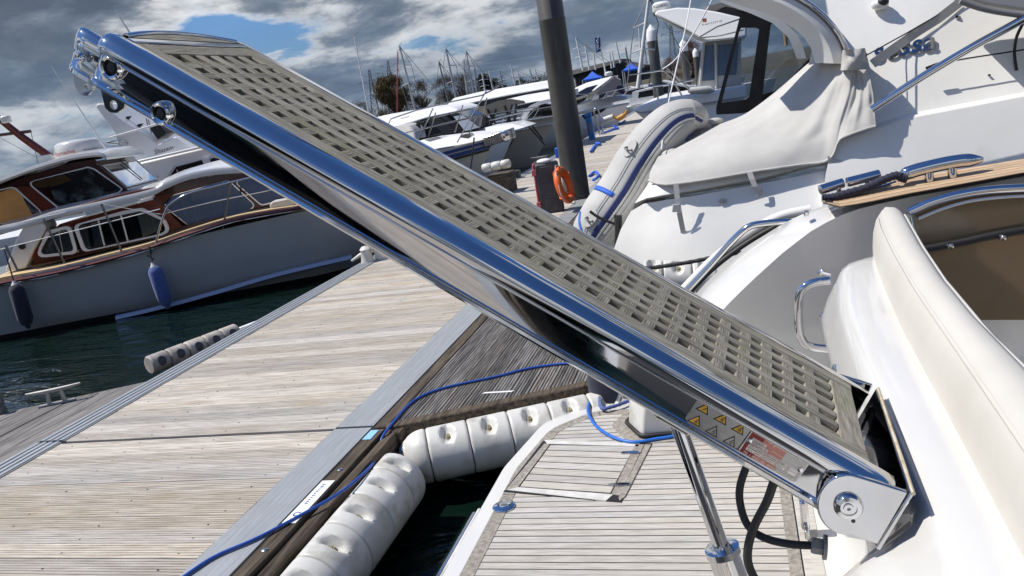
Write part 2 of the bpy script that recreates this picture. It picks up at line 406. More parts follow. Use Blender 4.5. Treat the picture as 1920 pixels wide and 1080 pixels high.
m_dark = M('dark_interior', (0.010, 0.010, 0.011), rough=0.6)
g_dark = glass('dark_glass', (0.9, 0.95, 1.0), 0.85)
g_clear = glass('clear_glass', (0.9, 0.95, 1.0), 0.75)
g_vinyl = glass('clear_vinyl', (0.9, 0.95, 1.0), 0.8, 0.05)
m_wglass = M('window_glass', (0.012, 0.014, 0.017), rough=0.04, spec=0.7)
m_bglass = M('blue_window_cover', (0.075, 0.12, 0.20), (0.055, 0.095, 0.165), rough=0.35, scale=(18, 18, 1), noise=2.0, coat=0.4)

# ================================================================== THE SETTING
def make_water():
    m = bpy.data.materials.new('harbour_water'); m.use_nodes = True; nt = m.node_tree; N = nt.nodes.new; L = nt.links.new
    b = nt.nodes['Principled BSDF']; b.inputs['Base Color'].default_value = (0.003, 0.010, 0.007, 1); b.inputs['Roughness'].default_value = 0.03
    b.inputs['IOR'].default_value = 1.333; b.inputs['Specular IOR Level'].default_value = 0.32
    tc = N('ShaderNodeTexCoord'); mp = N('ShaderNodeMapping'); mp.inputs['Scale'].default_value = (1, 2.2, 1); mp.inputs['Rotation'].default_value = (0, 0, 0.5)
    L(tc.outputs['Object'], mp.inputs[0])
    n1 = N('ShaderNodeTexNoise'); n1.inputs['Scale'].default_value = 1.1; n1.inputs['Detail'].default_value = 4; n1.inputs['Distortion'].default_value = 0.7; L(mp.outputs[0], n1.inputs['Vector'])
    n2 = N('ShaderNodeTexNoise'); n2.inputs['Scale'].default_value = 6; n2.inputs['Detail'].default_value = 3; L(mp.outputs[0], n2.inputs['Vector'])
    a = N('ShaderNodeMath'); a.operation = 'MULTIPLY_ADD'; L(n2.outputs['Fac'], a.inputs[0]); a.inputs[1].default_value = 0.12; L(n1.outputs['Fac'], a.inputs[2])
    bp = N('ShaderNodeBump'); bp.inputs['Strength'].default_value = 0.55; bp.inputs['Distance'].default_value = 0.16; L(a.outputs[0], bp.inputs['Height']); L(bp.outputs[0], b.inputs['Normal'])
    mb = MB(); mb.add([(-3500, -3500, 0), (3500, -3500, 0), (3500, 3500, 0), (-3500, 3500, 0)], [(0, 1, 2, 3)])
    structure(mb.build('water', m))
make_water()
m_shore = M('shore_scrub', (0.05, 0.045, 0.03), (0.09, 0.08, 0.055), rough=0.95, noise=0.3)
mb = MB()
bank = [(-420, 150), (-120, 142), (-60, 138), (0, 140), (60, 142), (400, 155)]
mb.grid([[(x, y, -0.4) for x, y in bank], [(x, y + 3, 0.9) for x, y in bank], [(x * 1.2, y + 120, 1.4) for x, y in bank], [(x * 8, 3000, 2.0) for x, y in bank]])
structure(mb.build('shore', m_shore, smooth=60))

DZ = 0.5
# pontoon body
mb = MB()
mb.box((-5.37, -30, 0.12), (-2.42, 4.545, DZ - 0.045)); mb.box((-5.37, 4.575, 0.12), (-2.42, 60, DZ - 0.045))
pontoon = mb.build('pontoon', m_beam); pontoon.location = pontoon.location; structure(pontoon)
PO = pontoon
def board_mesh(name, m, length, width, thick, grooves, depth=0.006, axis='x'):
    """a grooved deck board, centred, top at z = 0"""
    prof = []
    p = width / grooves; g = p * 0.36; e = 0.0025
    y = -width / 2
    prof.append((y, -thick)); prof.append((y, -0.003)); prof.append((y + 0.003, 0))
    for k in range(grooves - 1):
        c = y + (k + 1) * p
        prof += [(c - g / 2, 0), (c - g / 2 + e, -depth), (c + g / 2 - e, -depth), (c + g / 2, 0)]
    prof += [(-y - 0.003, 0), (-y, -0.003), (-y, -thick)]
    mb = MB()
    if axis == 'x': mb.loft([[(x, a, b) for a, b in prof] for x in (-length / 2, length / 2)])
    else: mb.loft([[(a, x, b) for a, b in prof] for x in (-length / 2, length / 2)])
    me = mb.mesh(name); me.materials.append(m); return me
bm_main = board_mesh('plank', m_plank, 2.325, 0.1345, 0.04, 6)
y = -8.0; k = 0
while y < 30:
    if not (4.40 < y < 4.60):
        instance('plank', bm_main, (-3.957 + random.uniform(-0.004, 0.004), y, DZ + random.uniform(-0.0015, 0.0015)), PO)
    elif y < 4.5:
        pass
    y += 0.1405; k += 1
instance('plank', bm_main, (-3.957, 4.648, DZ), PO)
instance('plank', bm_main, (-3.957, 4.462, DZ), PO)
mb = MB()
while y < 60:
    mb.box((-5.12, y - 0.067, DZ - 0.03), (-2.795, y + 0.067, DZ)); y += 0.1405
y = -8.1405
while y > -30: mb.box((-5.12, y - 0.067, DZ - 0.03), (-2.795, y + 0.067, DZ)); y -= 0.1405
mb.build('far_planks', m_plank, PO, kind='stuff')
# screw heads along the joists
mb = MB()
for yy in range(16, 130):
    for sx in (-4.95, -4.35, -3.7, -2.95):
        mb.lathe((sx + random.uniform(-.012, .012), yy * 0.1405 - 0.02 + random.uniform(-.004, .004), DZ - 0.002), (0, 0, 1), [(0.006, 0), (0.006, 0.0035), (0.0005, 0.004)], 6)
mb.build('screw_heads', m_ink, PO, kind='stuff')
# aluminium edging, ribbed on the left, flat on the right
def edging(x0, x1, y0, y1, ribs, h=0.006):
    prof = [(x0, DZ - 0.06), (x0, DZ + h)]; w = (x1 - x0)
    if ribs:
        for k in range(ribs):
            a = x0 + w * (k + 0.15) / ribs; b = x0 + w * (k + 0.85) / ribs
            prof += [(a, DZ + h), (a + .004, DZ + h + 0.007), (b - .004, DZ + h + 0.007), (b, DZ + h)]
    prof += [(x1, DZ + h), (x1, DZ - 0.06)]
    mb = MB(); mb.loft([[(a, yy, b) for a, b in prof] for yy in (y0, y1)])
    return mb
for y0, y1 in ((-30, 4.545), (4.575, 12.3), (12.32, 24.0), (24.02, 60)):
    edging(-5.38, -5.13, y0, y1, 4).build('edge_strip', m_alu, PO)
    edging(-2.785, -2.505, y0, y1, 0).build('edge_strip', m_alu, PO)
# timber rails outside the edging
for y0, y1 in ((-30, 4.53), (7.6, 30)):
    MB().box((-2.497, y0, 0.2), (-2.40, y1, DZ + 0.001)).build('timber_rail', m_beam, PO, bevel=0.008)
    MB().box((-2.385, y0, 0.16), (-2.315, y1, DZ - 0.02)).build('timber_rail', m_beam, PO, bevel=0.01)
MB().box((-2.497, 4.56, 0.2), (-2.40, 7.6, DZ + 0.001)).build('timber_rail', m_beam, PO, bevel=0.008)
for y in (1.2, 2.2, 3.1, 3.95):
    MB().lathe((-2.445, y, DZ + 0.001), (0, 0, 1), [(0.018, 0), (0.018, 0.004), (0.010, 0.008), (0.001, 0.009)], 12).build('bolt_head', m_steel, PO, smooth=40)
# left gusset: grey boards running along the pontoon
lg = MB().box((-6.9, -6, 0.16), (-5.40, 5.05, DZ - 0.05)).build('side_pontoon', m_beam); structure(lg)
def gy(x): return 5.86 + (x + 5.36) * 0.53
xx = -5.395
while xx > -7.4:
    w = 0.17
    MB().prism([(xx, -6, DZ - 0.04), (xx, gy(xx), DZ - 0.04), (xx - w, gy(xx - w), DZ - 0.04), (xx - w, -6, DZ - 0.04)], (0, 0, 0.04 + random.uniform(0, .004))).build('plank', m_lbeam, lg, bevel=0.006, seg=1)
    xx -= w + 0.012
mb = MB(); mb.prism([(-5.36, gy(-5.36) + .01, 0.2), (-7.4, gy(-7.4) + .01, 0.2), (-7.4, gy(-7.4) + .05, 0.2), (-5.36, gy(-5.36) + .05, 0.2)], (0, 0, 0.29)); mb.build('edge_board', m_lbeam, lg)
# right gusset and finger: grooved dark boards
g0 = V((-2.32, 4.56, 0)); g1 = V((-1.045, 5.12, 0)); gd = (g1 - g0).normalized(); gn = V((gd.y, -gd.x, 0))
def hy(x): return g0.y + (x - g0.x) * gd.y / gd.x
fg = MB(); fg.prism([(-2.38, 4.72, .16), (0.2, hy(0.2) + .12, .16), (6, 5.75, .16), (6, 6.2, .16), (0.2, 6.4, .16), (-2.38, 9.0, .16)], (0, 0, 0.29))
fg = fg.build('finger_pontoon', m_beam); structure(fg)
xx = -2.385
gw = 0.134
while xx < 1.2:
    mb = MB(); n = 6; p = gw / n; prof = [(xx, DZ - .035), (xx, DZ)]
    for k in range(n - 1):
        c = xx + (k + 1) * p
        prof += [(c - .0045, DZ), (c - .0025, DZ - .006), (c + .0025, DZ - .006), (c + .0045, DZ)]
    prof += [(xx + gw, DZ), (xx + gw, DZ - .035)]
    top = 9.0 if xx < -1.4 else max(6.3, 9.0 - (xx + 1.4) * 2.0)
    mb.loft([[(a, hy(a) + 0.105, b) for a, b in prof], [(a, top, b) for a, b in prof]])
    mb.build('plank', m_dplank, fg); xx += gw + 0.011
mb = MB(); a = g0 - gd * 0.08; b = g0 + gd * 3.6
mb.prism([a, b, b - gn * 0.095, a - gn * 0.095], (0, 0, 0.27)); 
for i, q in enumerate(mb.v): q.z += 0.235
mb.build('timber_rail', m_beam, fg, bevel=0.012)
MB().box((-2.40, 4.50, 0.05), (-2.28, 4.66, DZ - .015)).build('corner_post', m_beam, fg, bevel=0.01)
MB().obox((-1.75, 5.06, DZ + 0.003), (0.11, 0.0, 0), (0.01, .012, 0), (0, 0, .001)).build('paint_patch', m_white, fg)

# ------------------------------------------------------------------ pontoon fenders
m_recess = M('yellowed_recess', (0.34, 0.30, 0.20), (0.22, 0.19, 0.12), rough=0.6, noise=14)
def fender_segment(parent, c0, c1, out, radius, first=False, m=m_fend, n=60, rows=26):
    """one moulded segment of a wall fender: D-section swelling outwards, a bolt recess near the top"""
    c0 = V(c0); c1 = V(c1); out = V(out); ax = (c1 - c0); ln = ax.length; ax = ax.normalized(); up = V((0, 0, 1))
    rings = []
    for i in range(rows + 1):
        t = i / rows; t = t - .055 * math.sin(2 * PI * t); s = min(t, 1 - t) * ln
        r = radius * (1 - 0.05 * max(0, 1 - s / 0.014) ** 2)
        if first: r *= 1 - 0.55 * max(0, 1 - t / 0.9) ** 2.2
        ring = []
        for k in range(n):
            a = 2 * PI * k / n
            ca, sa = math.cos(a), math.sin(a)
            p = c0 + ax * (t * ln) + out * (r * ca * (1.0 if ca > 0 else 0.55)) + up * (r * sa)
            # recess at a = 55 deg
            if not first:
                da = (a - math.radians(62)) * r; dt = (t - 0.5) * ln
                q = (da / 0.085) ** 2 + (dt / 0.046) ** 2
                if q < 1: p -= (out * ca + up * sa) * 0.052 * (1 - q) ** 0.6
            ring.append(p)
        rings.append(ring)
    mb = MB(); mb.loft(rings); o = mb.build('fender_segment', m, parent, smooth=50)
    a = math.radians(62)
    nrm = out * math.cos(a) + up * math.sin(a)
    ctr = c0 + ax * (ln * (0.5 if not first else 0.25)) + nrm * (radius * (1 if not first else .72) - (0.049 if not first else .022))
    MB().lathe(ctr, nrm, [(0.036, -.004), (0.030, 0.003), (0.013, 0.005), (0.013, 0.014), (0.007, 0.016), (0.0005, 0.010)], 14).build('bolt', m_recess if not first else m_steel, o, smooth=40)
f1 = thing('pontoon_fender', 'long white ribbed fender bolted along the slanted edge of the dark grooved finger deck', 'fender', (-1.6, 4.8, 0.08), 'white fenders on the pontoons')
ctr = lambda s: g0 + gd * s + gn * 0.075 + V((0, 0, 0.285))
s = -0.02
for k in range(7):
    ln = 0.19 if k == 0 else 0.272
    fender_segment(f1, ctr(s), ctr(s + ln), gn, 0.185, first=(k == 0)); s += ln + 0.006
f2 = thing('pontoon_fender', 'white ribbed fender under the blue cable at the bottom edge of the main pontoon', 'fender', (-2.2, 3, 0.08), 'white fenders on the pontoons')
y = 4.22
for k in range(12):
    ln = 0.20 if k == 0 else 0.30
    fender_segment(f2, (-2.235, y, 0.275), (-2.235, y - ln, 0.275), (1, 0, 0), 0.20, first=False); y -= ln + 0.006
# old fender on the left edge
f3 = thing('pontoon_fender', 'worn grey-brown roller fender with painted dark recesses on the left pontoon edge', 'fender', (-5.6, 6.9, 0.4))
fa = oz(278, 686, 0.46); fb = oz(445, 622, 0.46); fd = (fb - fa)
for k in range(5):
    a = fa + fd * (k / 5 + .006); b = fa + fd * ((k + 1) / 5 - .006)
    mb = MB(); rr = 0.098
    mb.lathe(a, b - a, [(rr * .86, 0), (rr, 0.015), (rr, (b - a).length - .015), (rr * .86, (b - a).length)], 24)
    o = mb.build('fender_segment', m_fendold, f3, smooth=40)
    c = (a + b) / 2; tt = fd.normalized(); nn = (EYE - c).normalized(); nn = (nn - tt * nn.dot(tt)).normalized()
    w = nn.cross(tt).normalized()
    ring = lambda q, h: [c + nn * (rr * math.cos(q * math.sin(t)) ) * 1 + w * rr * math.sin(q * math.sin(t)) + tt * h * math.cos(t) + nn * .0035 for t in [2 * PI * j / 16 for j in range(16)]]
    mb = MB(); pts = ring(0.55, 0.045); mb.add([c + nn * (rr + .004)] + pts, [(0, j + 1, (j + 1) % 16 + 1) for j in range(16)]); mb.build('recess_shade_mark', m_boxgrey, o, smooth=60)  # flat dark oval painted in place of a shaded recess
# small plates on the timber
def plate(name, pts, m, parent, h=0.004):
    mb = MB(); mb.prism(pts, (0, 0, h)); return mb.build(name, m, parent, bevel=0.0015)
sg = thing('mooring_sign', 'narrow white berth sign with blue print screwed to the dark timber rail', 'sign', (-2.45, 3.35, DZ))
q = [oz(519, 982, DZ + .002), oz(573, 903, DZ + .002), oz(597, 903, DZ + .002), oz(545, 979, DZ + .002)]
sx0, sx1 = -2.492, -2.408
ya, yb = q[0].y, q[1].y
plate('sign_panel', [(sx0, ya, DZ + .002), (sx1, ya, DZ + .002), (sx1, yb, DZ + .002), (sx0, yb, DZ + .002)], m_white, sg)
zz = DZ + .0065
random.seed(5)
for k in range(11):
    ya_ = yb - .045 - k * .021; w_ = random.uniform(.008, .014)
    plate('print_mark', [(sx0 + .028, ya_, zz + .0002), (sx0 + .028, ya_ - w_, zz + .0002), (sx0 + .028 + random.uniform(.014, .024), ya_ - w_ * .6, zz + .0002), (sx0 + .030 + random.uniform(.008, .020), ya_ - .002, zz + .0002)], m_inkblue, sg, .0006)
mb = MB(); cx, cy = (sx0 + sx1) / 2, ya + 0.09
for j in range(20):
    a0 = 0.6 + j * 0.26; a1 = a0 + 0.26; r0, r1 = .014, .023
    if j < 19: mb.add([(cx + r0 * math.cos(a0), cy + r0 * math.sin(a0), zz), (cx + r1 * math.cos(a0), cy + r1 * math.sin(a0), zz), (cx + r1 * math.cos(a1), cy + r1 * math.sin(a1), zz), (cx + r0 * math.cos(a1), cy + r0 * math.sin(a1), zz)], [(0, 1, 2, 3)])
mb.build('round_logo', m_inkblue, sg)
tg = plate('berth_tag', [(-2.49, 4.36, DZ + .002), (-2.43, 4.36, DZ + .002), (-2.43, 4.50, DZ + .002), (-2.49, 4.50, DZ + .002)], M('pale_blue_tag', (0.28, 0.55, 0.80), rough=0.4), None)
tag(tg, 'small pale blue tag on the timber rail by the pontoon joint', 'tag')
# blue shore cable
cz = DZ + 0.012
path = [(330, 1092), (400, 1045), (480, 1010), (560, 968), (640, 922), (690, 880), (710, 852), (716, 822), (735, 795), (775, 752), (830, 728), (930, 706), (1000, 689), (1075, 681), (1120, 690)]
pts = [oz(x, y, cz + (0.006 if i < 3 else 0) - (0.10 if i == 6 else 0) - (0.03 if i in (5, 7) else 0)) for i, (x, y) in enumerate(path)]
tag(MB().tube(bez(pts, 6), 0.0095, 8).build('power_cable', m_cable, smooth=60), 'blue shore power cable snaking along the timber rail and across the finger deck', 'cable')
# left cleat
def cleat(name, c, d, L, m, label, grp=None, h=0.09):
    """a horn cleat: base, two legs, a tapered bar"""
    c = V(c); d = V(d).normalized(); s = d.cross(V((0, 0, 1)))
    t = thing(name, label, 'cleat', c, grp)
    MB().obox(c + V((0, 0, .006)), d * L * .33, s * .032, (0, 0, .006)).build('base', m, t, bevel=.004)
    for k in (-1, 1): MB().tube([c + d * L * .14 * k + V((0, 0, .01)), c + d * L * .12 * k + V((0, 0, h))], [.02, .016], 10).build('leg', m, t, smooth=50)
    MB().tube([c + d * L * q + V((0, 0, h + e)) for q, e in ((-.5, .02), (-.3, .012), (0, .008), (.3, .012), (.5, .02))], [.010, .017, .02, .017, .010], 10).build('bar', m, t, smooth=50)
    return t
m_galv = M('galvanised', (0.42, 0.42, 0.40), (0.30, 0.29, 0.27), rough=0.5, metal=0.5, noise=8)
c = oz(108, 757, DZ); cleat('mooring_cleat', c + V((0, 0, 0.003)), (1, 0.53, 0), 0.46, m_galv, 'galvanised horn cleat on the grey boards at the left water edge', h=.12)
tag(MB().obox(oz(2, 775, .5) + V((0, 0, .03)), (.03, .015, 0), (-.02, .04, 0), (0, 0, .16)).build('mooring_post', m_lbeam, bevel=.006), 'stub of grey timber post at the far left pontoon edge', 'post')
# far junction: white horned bollard and white painted post
bp = oz(690, 492, DZ)
t = thing('white_bollard', 'white painted mooring bollard with horns at the far pontoon corner', 'bollard', bp)
MB().lathe(bp, (0, 0, 1), [(.10, 0), (.09, .05), (.075, .16), (.085, .20), (.05, .24), (.001, .25)], 16).build('base', m_fend, t, smooth=50)
MB().tube([bp + V((-.24, -.02, .05)), bp + V((-.1, 0, .12)), bp + V((.1, 0, .16)), bp + V((.05, 0, .33)), bp + V((.12, 0, .40))], [.02, .03, .03, .022, .018], 10).build('horn', m_fend, t, smooth=50)
MB().tube([bp + V((-.05, .1, .05)), bp + V((.0, .08, .2)), bp + V((.16, .02, .22))], [.02, .04, .02], 10).build('horn', m_fend, t, smooth=50)
pp = oz(706, 488, DZ)
tag(MB().box((pp.x - .02, pp.y, 0.3), (pp.x + .13, pp.y + .12, 0.86)).build('white_post', m_gel2, bevel=.01), 'short square white post beside the white bollard', 'post')
for (x, y), nm in (((473, 607), 0), ((530, 582), 1)):
    c = oz(x, y, DZ); d = fd.normalized()
    tag(MB().obox(c + V((-.05, 0, -.02)), d * .13, V((-d.y, d.x, 0)) * .03, (0, 0, .02)).build('edge_pad', m_white, bevel=.008), ('white rubbing pad on the pontoon edge next to the roller fender', 'white rubbing pad on the pontoon edge farther from the roller fender')[nm], 'pad', 'white pads on the pontoon edge')

# ================================================================== THE GANGWAY
GS = 1.15
_A = EYE + V((-1.262, 1.604, 0.251)) * GS      # near corner of the grating at the tip
_D = EYE + V((0.195, 1.508, -0.784)) * GS      # near corner at the hinge
gS = (_D - _A).normalized()                    # along, tip to hinge
gT = V((0.02, 1.0, 0.0)); gT = (gT - gS * gT.dot(gS)).normalized()   # across, near to far
gN = gT.cross(gS); gN = -gN if gN.z < 0 else gN
GL = (_D - _A).length; GW = 0.42 * GS
def G(s, t, n): return _A + gS * s + gT * t + gN * n
gang = thing('gangway', 'raised boarding gangway with mirror polished steel sides and a weathered teak grating deck', 'gangway', G(GL, GW / 2, -0.2))
side_prof = [(0.0, -0.030), (0.0, 0.002), (-0.022, 0.003), (-0.036, 0.000), (-0.050, -0.008), (-0.060, -0.022), (-0.065, -0.040), (-0.0655, -0.058), (-0.062, -0.074), (-0.054, -0.082), (-0.050, -0.086),
             (-0.046, -0.100), (-0.046, -0.200), (-0.049, -0.206), (-0.056, -0.212), (-0.058, -0.224), (-0.054, -0.234), (-0.044, -0.240), (-0.020, -0.241), (0.02, -0.238), (0.02, -0.225)]
def girder(far):
    rings = []
    # rounded nose at the tip, straight run, tapered heel
    for s, k, drop in ((-0.062, 0.55, .03), (-0.055, .80, .012), (-0.040, .93, .003), (-0.02, 1.0, 0), (0.05, 1, 0), (GL * .33, 1, 0), (GL * .66, 1, 0), (GL - .02, 1, 0), (GL + .03, 1.0, 0), (GL + .055, .93, 0)):
        ring = []
        for t, n in side_prof:
            n = n * 0.585; nn = -0.07 + (n + 0.07) * (0.80 + 0.2 * k) ; tt = t * k if t < 0 else t
            ring.append(G(s, (GW - tt) if far else tt, nn))
        rings.append(ring)
    mb = MB(); mb.loft(rings)
    return mb.build('side_girder', m_mirror, gang, smooth=38)
girder(False); girder(True)
# thin bright seam under the roll of the near girder
MB().tube([G(s, -0.051, -0.0525) for s in (-.03, GL * .5, GL - .05)], 0.0035, 6).build('seam_strip', m_chrome, gang, smooth=60)
# belly plate, and a black sheet added to darken the grating holes
def slab(s0, s1, t0, t1, n0, n1):
    mb = MB(); mb.prism([G(s0, t0, n0), G(s1, t0, n0), G(s1, t1, n0), G(s0, t1, n0)], gN * (n1 - n0)); return mb
slab(-.03, GL + .03, .012, GW - .012, -.134, -.128).build('belly_plate', m_steel, gang)
slab(0.0, GL, .012, GW - .012, -.085, -.075).build('hole_shade_sheet', m_dark, gang)
# teak grating: frame boards, long battens, cross battens
bw = 0.050
for t in (0.002, GW - bw - .002): slab(0.004, GL, t, t + bw, -.024, .001).build('frame_board', m_grate, gang, bevel=.003)
slab(0.006, .064, bw + .004, GW - bw - .004, -.024, .0008).build('frame_board', m_gratex, gang, bevel=.003)
slab(GL - .066, GL - .002, bw + .004, GW - bw - .004, -.024, .0008).build('frame_board', m_gratex, gang, bevel=.003)
NC, NR = 6, 31
i0, i1 = 0.066, GL - 0.068
t0, t1 = bw + .003, GW - bw - .003
pt = (t1 - t0) / NC; lb = pt * 0.50
rs = (i1 - i0) / NR; cbw = rs * 0.50
for k in range(1, NC):
    c = t0 + pt * k
    slab(i0, i1, c - lb / 2, c + lb / 2, -.034, .0008 + random.uniform(-.0006, .0006)).build('long_batten', m_grate, gang, bevel=.0025)
for t in (t0, t1 - lb * .38): slab(i0, i1, t, t + lb * .38, -.022, -.0004).build('long_batten', m_grate, gang, bevel=.0025)
for k in range(1, NR):
    c = i0 + rs * k
    mb = MB(); n = 5; w = cbw / n
    prof = [(c - cbw / 2, -.034), (c - cbw / 2, -.0012)]
    for j in range(n):
        a = c - cbw / 2 + j * w
        prof += [(a + w * .12, .0002), (a + w * .86, .0002), (a + w * .96, -.0014)]
    prof += [(c + cbw / 2, -.034)]
    off = random.uniform(-.0008, .0005)
    mb.loft([[G(a, tt, b + off) for a, b in prof] for tt in (t0, t1)])
    mb.build('cross_batten', m_gratex, gang)
# extending inner section: its cheeks and bowed end board show past the tip
inner = []
for far in (False, True):
    rings = []
    for s, k in ((-0.190, .45), (-0.182, .75), (-0.165, .93), (-0.14, 1), (-0.03, 1)):
        ring = []
        for t, n in ((0.045, -.02), (.04, .006), (.028, .012), (.016, .010), (.006, .0), (.001, -.02), (.001, -.06), (.004, -.085), (.008, -.11), (.008, -.19), (.003, -.20), (.004, -.222), (.02, -.226), (.045, -.215)):
            n = n * .53 - .046; tt = .045 + (t - .045) * k; nn = -.105 + (n + .105) * (.82 + .18 * k)
            ring.append(G(s, GW - tt if far else tt, nn))
        rings.append(ring)
    mb = MB(); mb.loft(rings); mb.build('inner_cheek', m_mirror, gang, smooth=40)
def bow(t): u = (t - GW / 2) / (GW / 2); return -0.024 - 0.040 * (1 - u * u)
ts = [0.012 + (GW - .024) * j / 20 for j in range(21)]
mb = MB(); mb.prism([G(bow(t), t, .004) for t in ts] + [G(-.022, ts[-1], .004), G(-.022, ts[0], .004)], gN * -.03); mb.build('end_board', m_gratex, gang)
MB().tube([G(bow(t) - .006, t, .000) for t in ts], 0.0095, 10).build('bow_rail', m_mirror, gang, smooth=60)
slab(-.020, .002, .0, GW, -.01, .0035).build('tip_strip', m_mirror, gang, bevel=.003)
# rollers and lifting eyes
def eye_roller(s, n, t, r):
    c = G(s, t, n)
    o = MB().lathe(c + gT * .03, -gT, [(r * .9, .012), (r, .020), (r, .030), (r * .92, .038), (r * .78, .042), (r * .62, .039), (r * .60, .026)], 28).build('roller', m_chrome, gang, smooth=45)
    MB().lathe(c + gT * .02, -gT, [(r * .58, 0), (r * .58, .020), (r * .40, .022), (r * .36, .026), (.001, .028)], 22).build('hub', m_rubber, o, smooth=45)
    return o
def on_side(x, y, t):
    """where the ray through a pixel meets the plane t = const of the gangway"""
    r = ray(x, y); P0 = G(0, t, 0); k = (P0 - EYE).dot(gT) / r.dot(gT); d = EYE + r * k - _A
    return d.dot(gS), d.dot(gN)
s_, n_ = on_side(211, 127, -.05); eye_roller(s_, n_, -.05, .034)
s_, n_ = on_side(303, 213, -.05); eye_roller(s_, n_, -.05, .031)
s_, n_ = on_side(153, 108, 0); MB().lathe(G(s_, .004, n_), -gT, [(.014, .006), (.014, .012), (.010, .016), (.006, .013), (.0005, .013)], 16).build('bolt', m_chrome, gang, smooth=45)
def hook(poly, t, hole):
    """a hanging triangular lug with a round hole, 9 mm plate"""
    pts = [on_side(x, y, t) for x, y in poly]; hc = on_side(*hole[:2], t); hr = hole[2]
    c = hc; n = 28; outer = []
    for k in range(n):
        a = 2 * PI * k / n; d = (math.cos(a), math.sin(a)); best = None
        for i in range(len(pts)):
            p, q = pts[i], pts[(i + 1) % len(pts)]
            ex_, ey_ = q[0] - p[0], q[1] - p[1]; den = d[0] * ey_ - d[1] * ex_
            if abs(den) < 1e-9: continue
            tt = ((p[0] - c[0]) * ey_ - (p[1] - c[1]) * ex_) / den; uu = ((p[0] - c[0]) * d[1] - (p[1] - c[1]) * d[0]) / den
            if tt > 0 and -1e-6 <= uu <= 1 + 1e-6 and (best is None or tt < best): best = tt
        outer.append((c[0] + d[0] * (best or hr), c[1] + d[1] * (best or hr)))
    inn = [(c[0] + hr * math.cos(2 * PI * k / n), c[1] + hr * math.sin(2 * PI * k / n)) for k in range(n)]
    mb = MB()
    R4 = [[G(*(p[0], t, p[1])) for p in outer], [G(p[0], t + .009, p[1]) for p in outer], [G(p[0], t + .009, p[1]) for p in inn], [G(p[0], t, p[1]) for p in inn]]
    mb.loft(R4 + [R4[0]], True, False, False)
    mb.build('lifting_lug', m_mirror, gang, smooth=30)
hook([(182, 140), (240, 170), (232, 203), (219, 212), (207, 211), (197, 203)], -.02, (213, 197, .012))
hook([(135, 108), (182, 136), (172, 170), (165, 178), (156, 180), (147, 174), (139, 158)], .02, (163, 162, .008))
# number and warning plates on the near side
def on_plate(x, y, t=-0.047):
    s, n = on_side(x, y, t); return G(s, t, n)
def side_plate(name, pts, m, h=.0015, t=-.0465, parent=None):
    mb = MB(); mb.prism([on_plate(x, y, t) for x, y in pts], -gT * h); return mb.build(name, m, parent or gang)
def rrect(c, k=.12):
    """four pixel corners with clipped corners"""
    out = []
    for i in range(4):
        p, q, r_ = c[i - 1], c[i], c[(i + 1) % 4]
        for a in (p, r_): out.append((q[0] + (a[0] - q[0]) * k, q[1] + (a[1] - q[1]) * k)); 
    return out
wp = side_plate('warning_plate', rrect([(1312, 743), (1411, 801), (1380, 844), (1282, 788)], .09), m_plateG)
tri = [((1304, 766), (1328, 756), (1327, 779)), ((1337, 785), (1362, 775), (1361, 798)), ((1370, 804), (1395, 794), (1393, 817)), ((1288, 788), (1312, 779), (1312, 801)), ((1321, 808), (1345, 798), (1344, 821)), ((1354, 827), (1378, 817), (1377, 840))]
for i, tr in enumerate(tri):
    cx = sum(p[0] for p in tr) / 3; cy = sum(p[1] for p in tr) / 3
    o = side_plate('warning_triangle', tr, m_ink, .0006, -.0482, wp)
    side_plate('yellow_face', [(cx + (x - cx) * .74, cy + (y - cy) * .74) for x, y in tr], m_yellow if i < 4 else m_plateG, .0004, -.0489, wp)
    for (a, b, c_, d_) in (((-4, 1), (4, -3), (4.6, -1.6), (-3.4, 2.4)), ((-2, 4), (2, 1), (3, 2.5), (-1, 5))) if i else (((-3, 1.5), (4, -2), (4.5, -.5), (-2.6, 2.6)),):
        side_plate('symbol', [(cx + u + 1, cy + v) for u, v in (a, b, c_, d_)], m_ink, .0003, -.0494, wp)
q = [(1415, 800), (1523, 862), (1491, 906), (1383, 846)]
mp_ = side_plate('maker_plate', rrect(q, .08), m_engrave)
def sub(u0, v0, u1, v1):
    f = lambda u, v: tuple(((q[0][i] * (1 - u) + q[1][i] * u) * (1 - v) + (q[3][i] * (1 - u) + q[2][i] * u) * v) for i in (0, 1))
    return [f(u0, v0), f(u1, v0), f(u1, v1), f(u0, v1)]
side_plate('dark_red_field', sub(.02, .03, .24, .97), m_plateR, .0006, -.0482, mp_)
side_plate('faded_field', sub(.24, .03, .62, .97), m_platepink, .0006, -.0482, mp_)
side_plate('bare_field', sub(.62, .03, .98, .97), m_plateG, .0006, -.0482, mp_)
def plate_text(s, u0, v0, u1, v1, m=m_engrave):
    p = sub(u0, v0, u1, v1); c = [on_plate(*p[3], -.0492), on_plate(*p[2], -.0492), on_plate(*p[1], -.0492), on_plate(*p[0], -.0492)]
    o = lettering('lettering', s, c, m, mp_)
    return o
plate_text('Opacmare', .28, .07, .88, .27)
for k, (s_t, w) in enumerate((('MODEL', .24), ('SERIAL N', .30), ('MAX LOAD GANGWAY EXTEN.', .66), ('MAX LOAD GANGWAY RETRAC.', .66))):
    v0 = .34 + k * .125
    side_plate('field_strip', sub(.08, v0, .08 + w, v0 + .10), m_engrave, .0003, -.0489, mp_)
    plate_text(s_t, .10, v0 + .02, .06 + w, v0 + .08, m_ink)
    if k < 2: side_plate('field_line', sub(.42, v0 + .085, .93, v0 + .10), m_engrave, .0003, -.0489, mp_)
    else: side_plate('field_strip', sub(.80, v0, .93, v0 + .10), m_engrave, .0003, -.0489, mp_); 
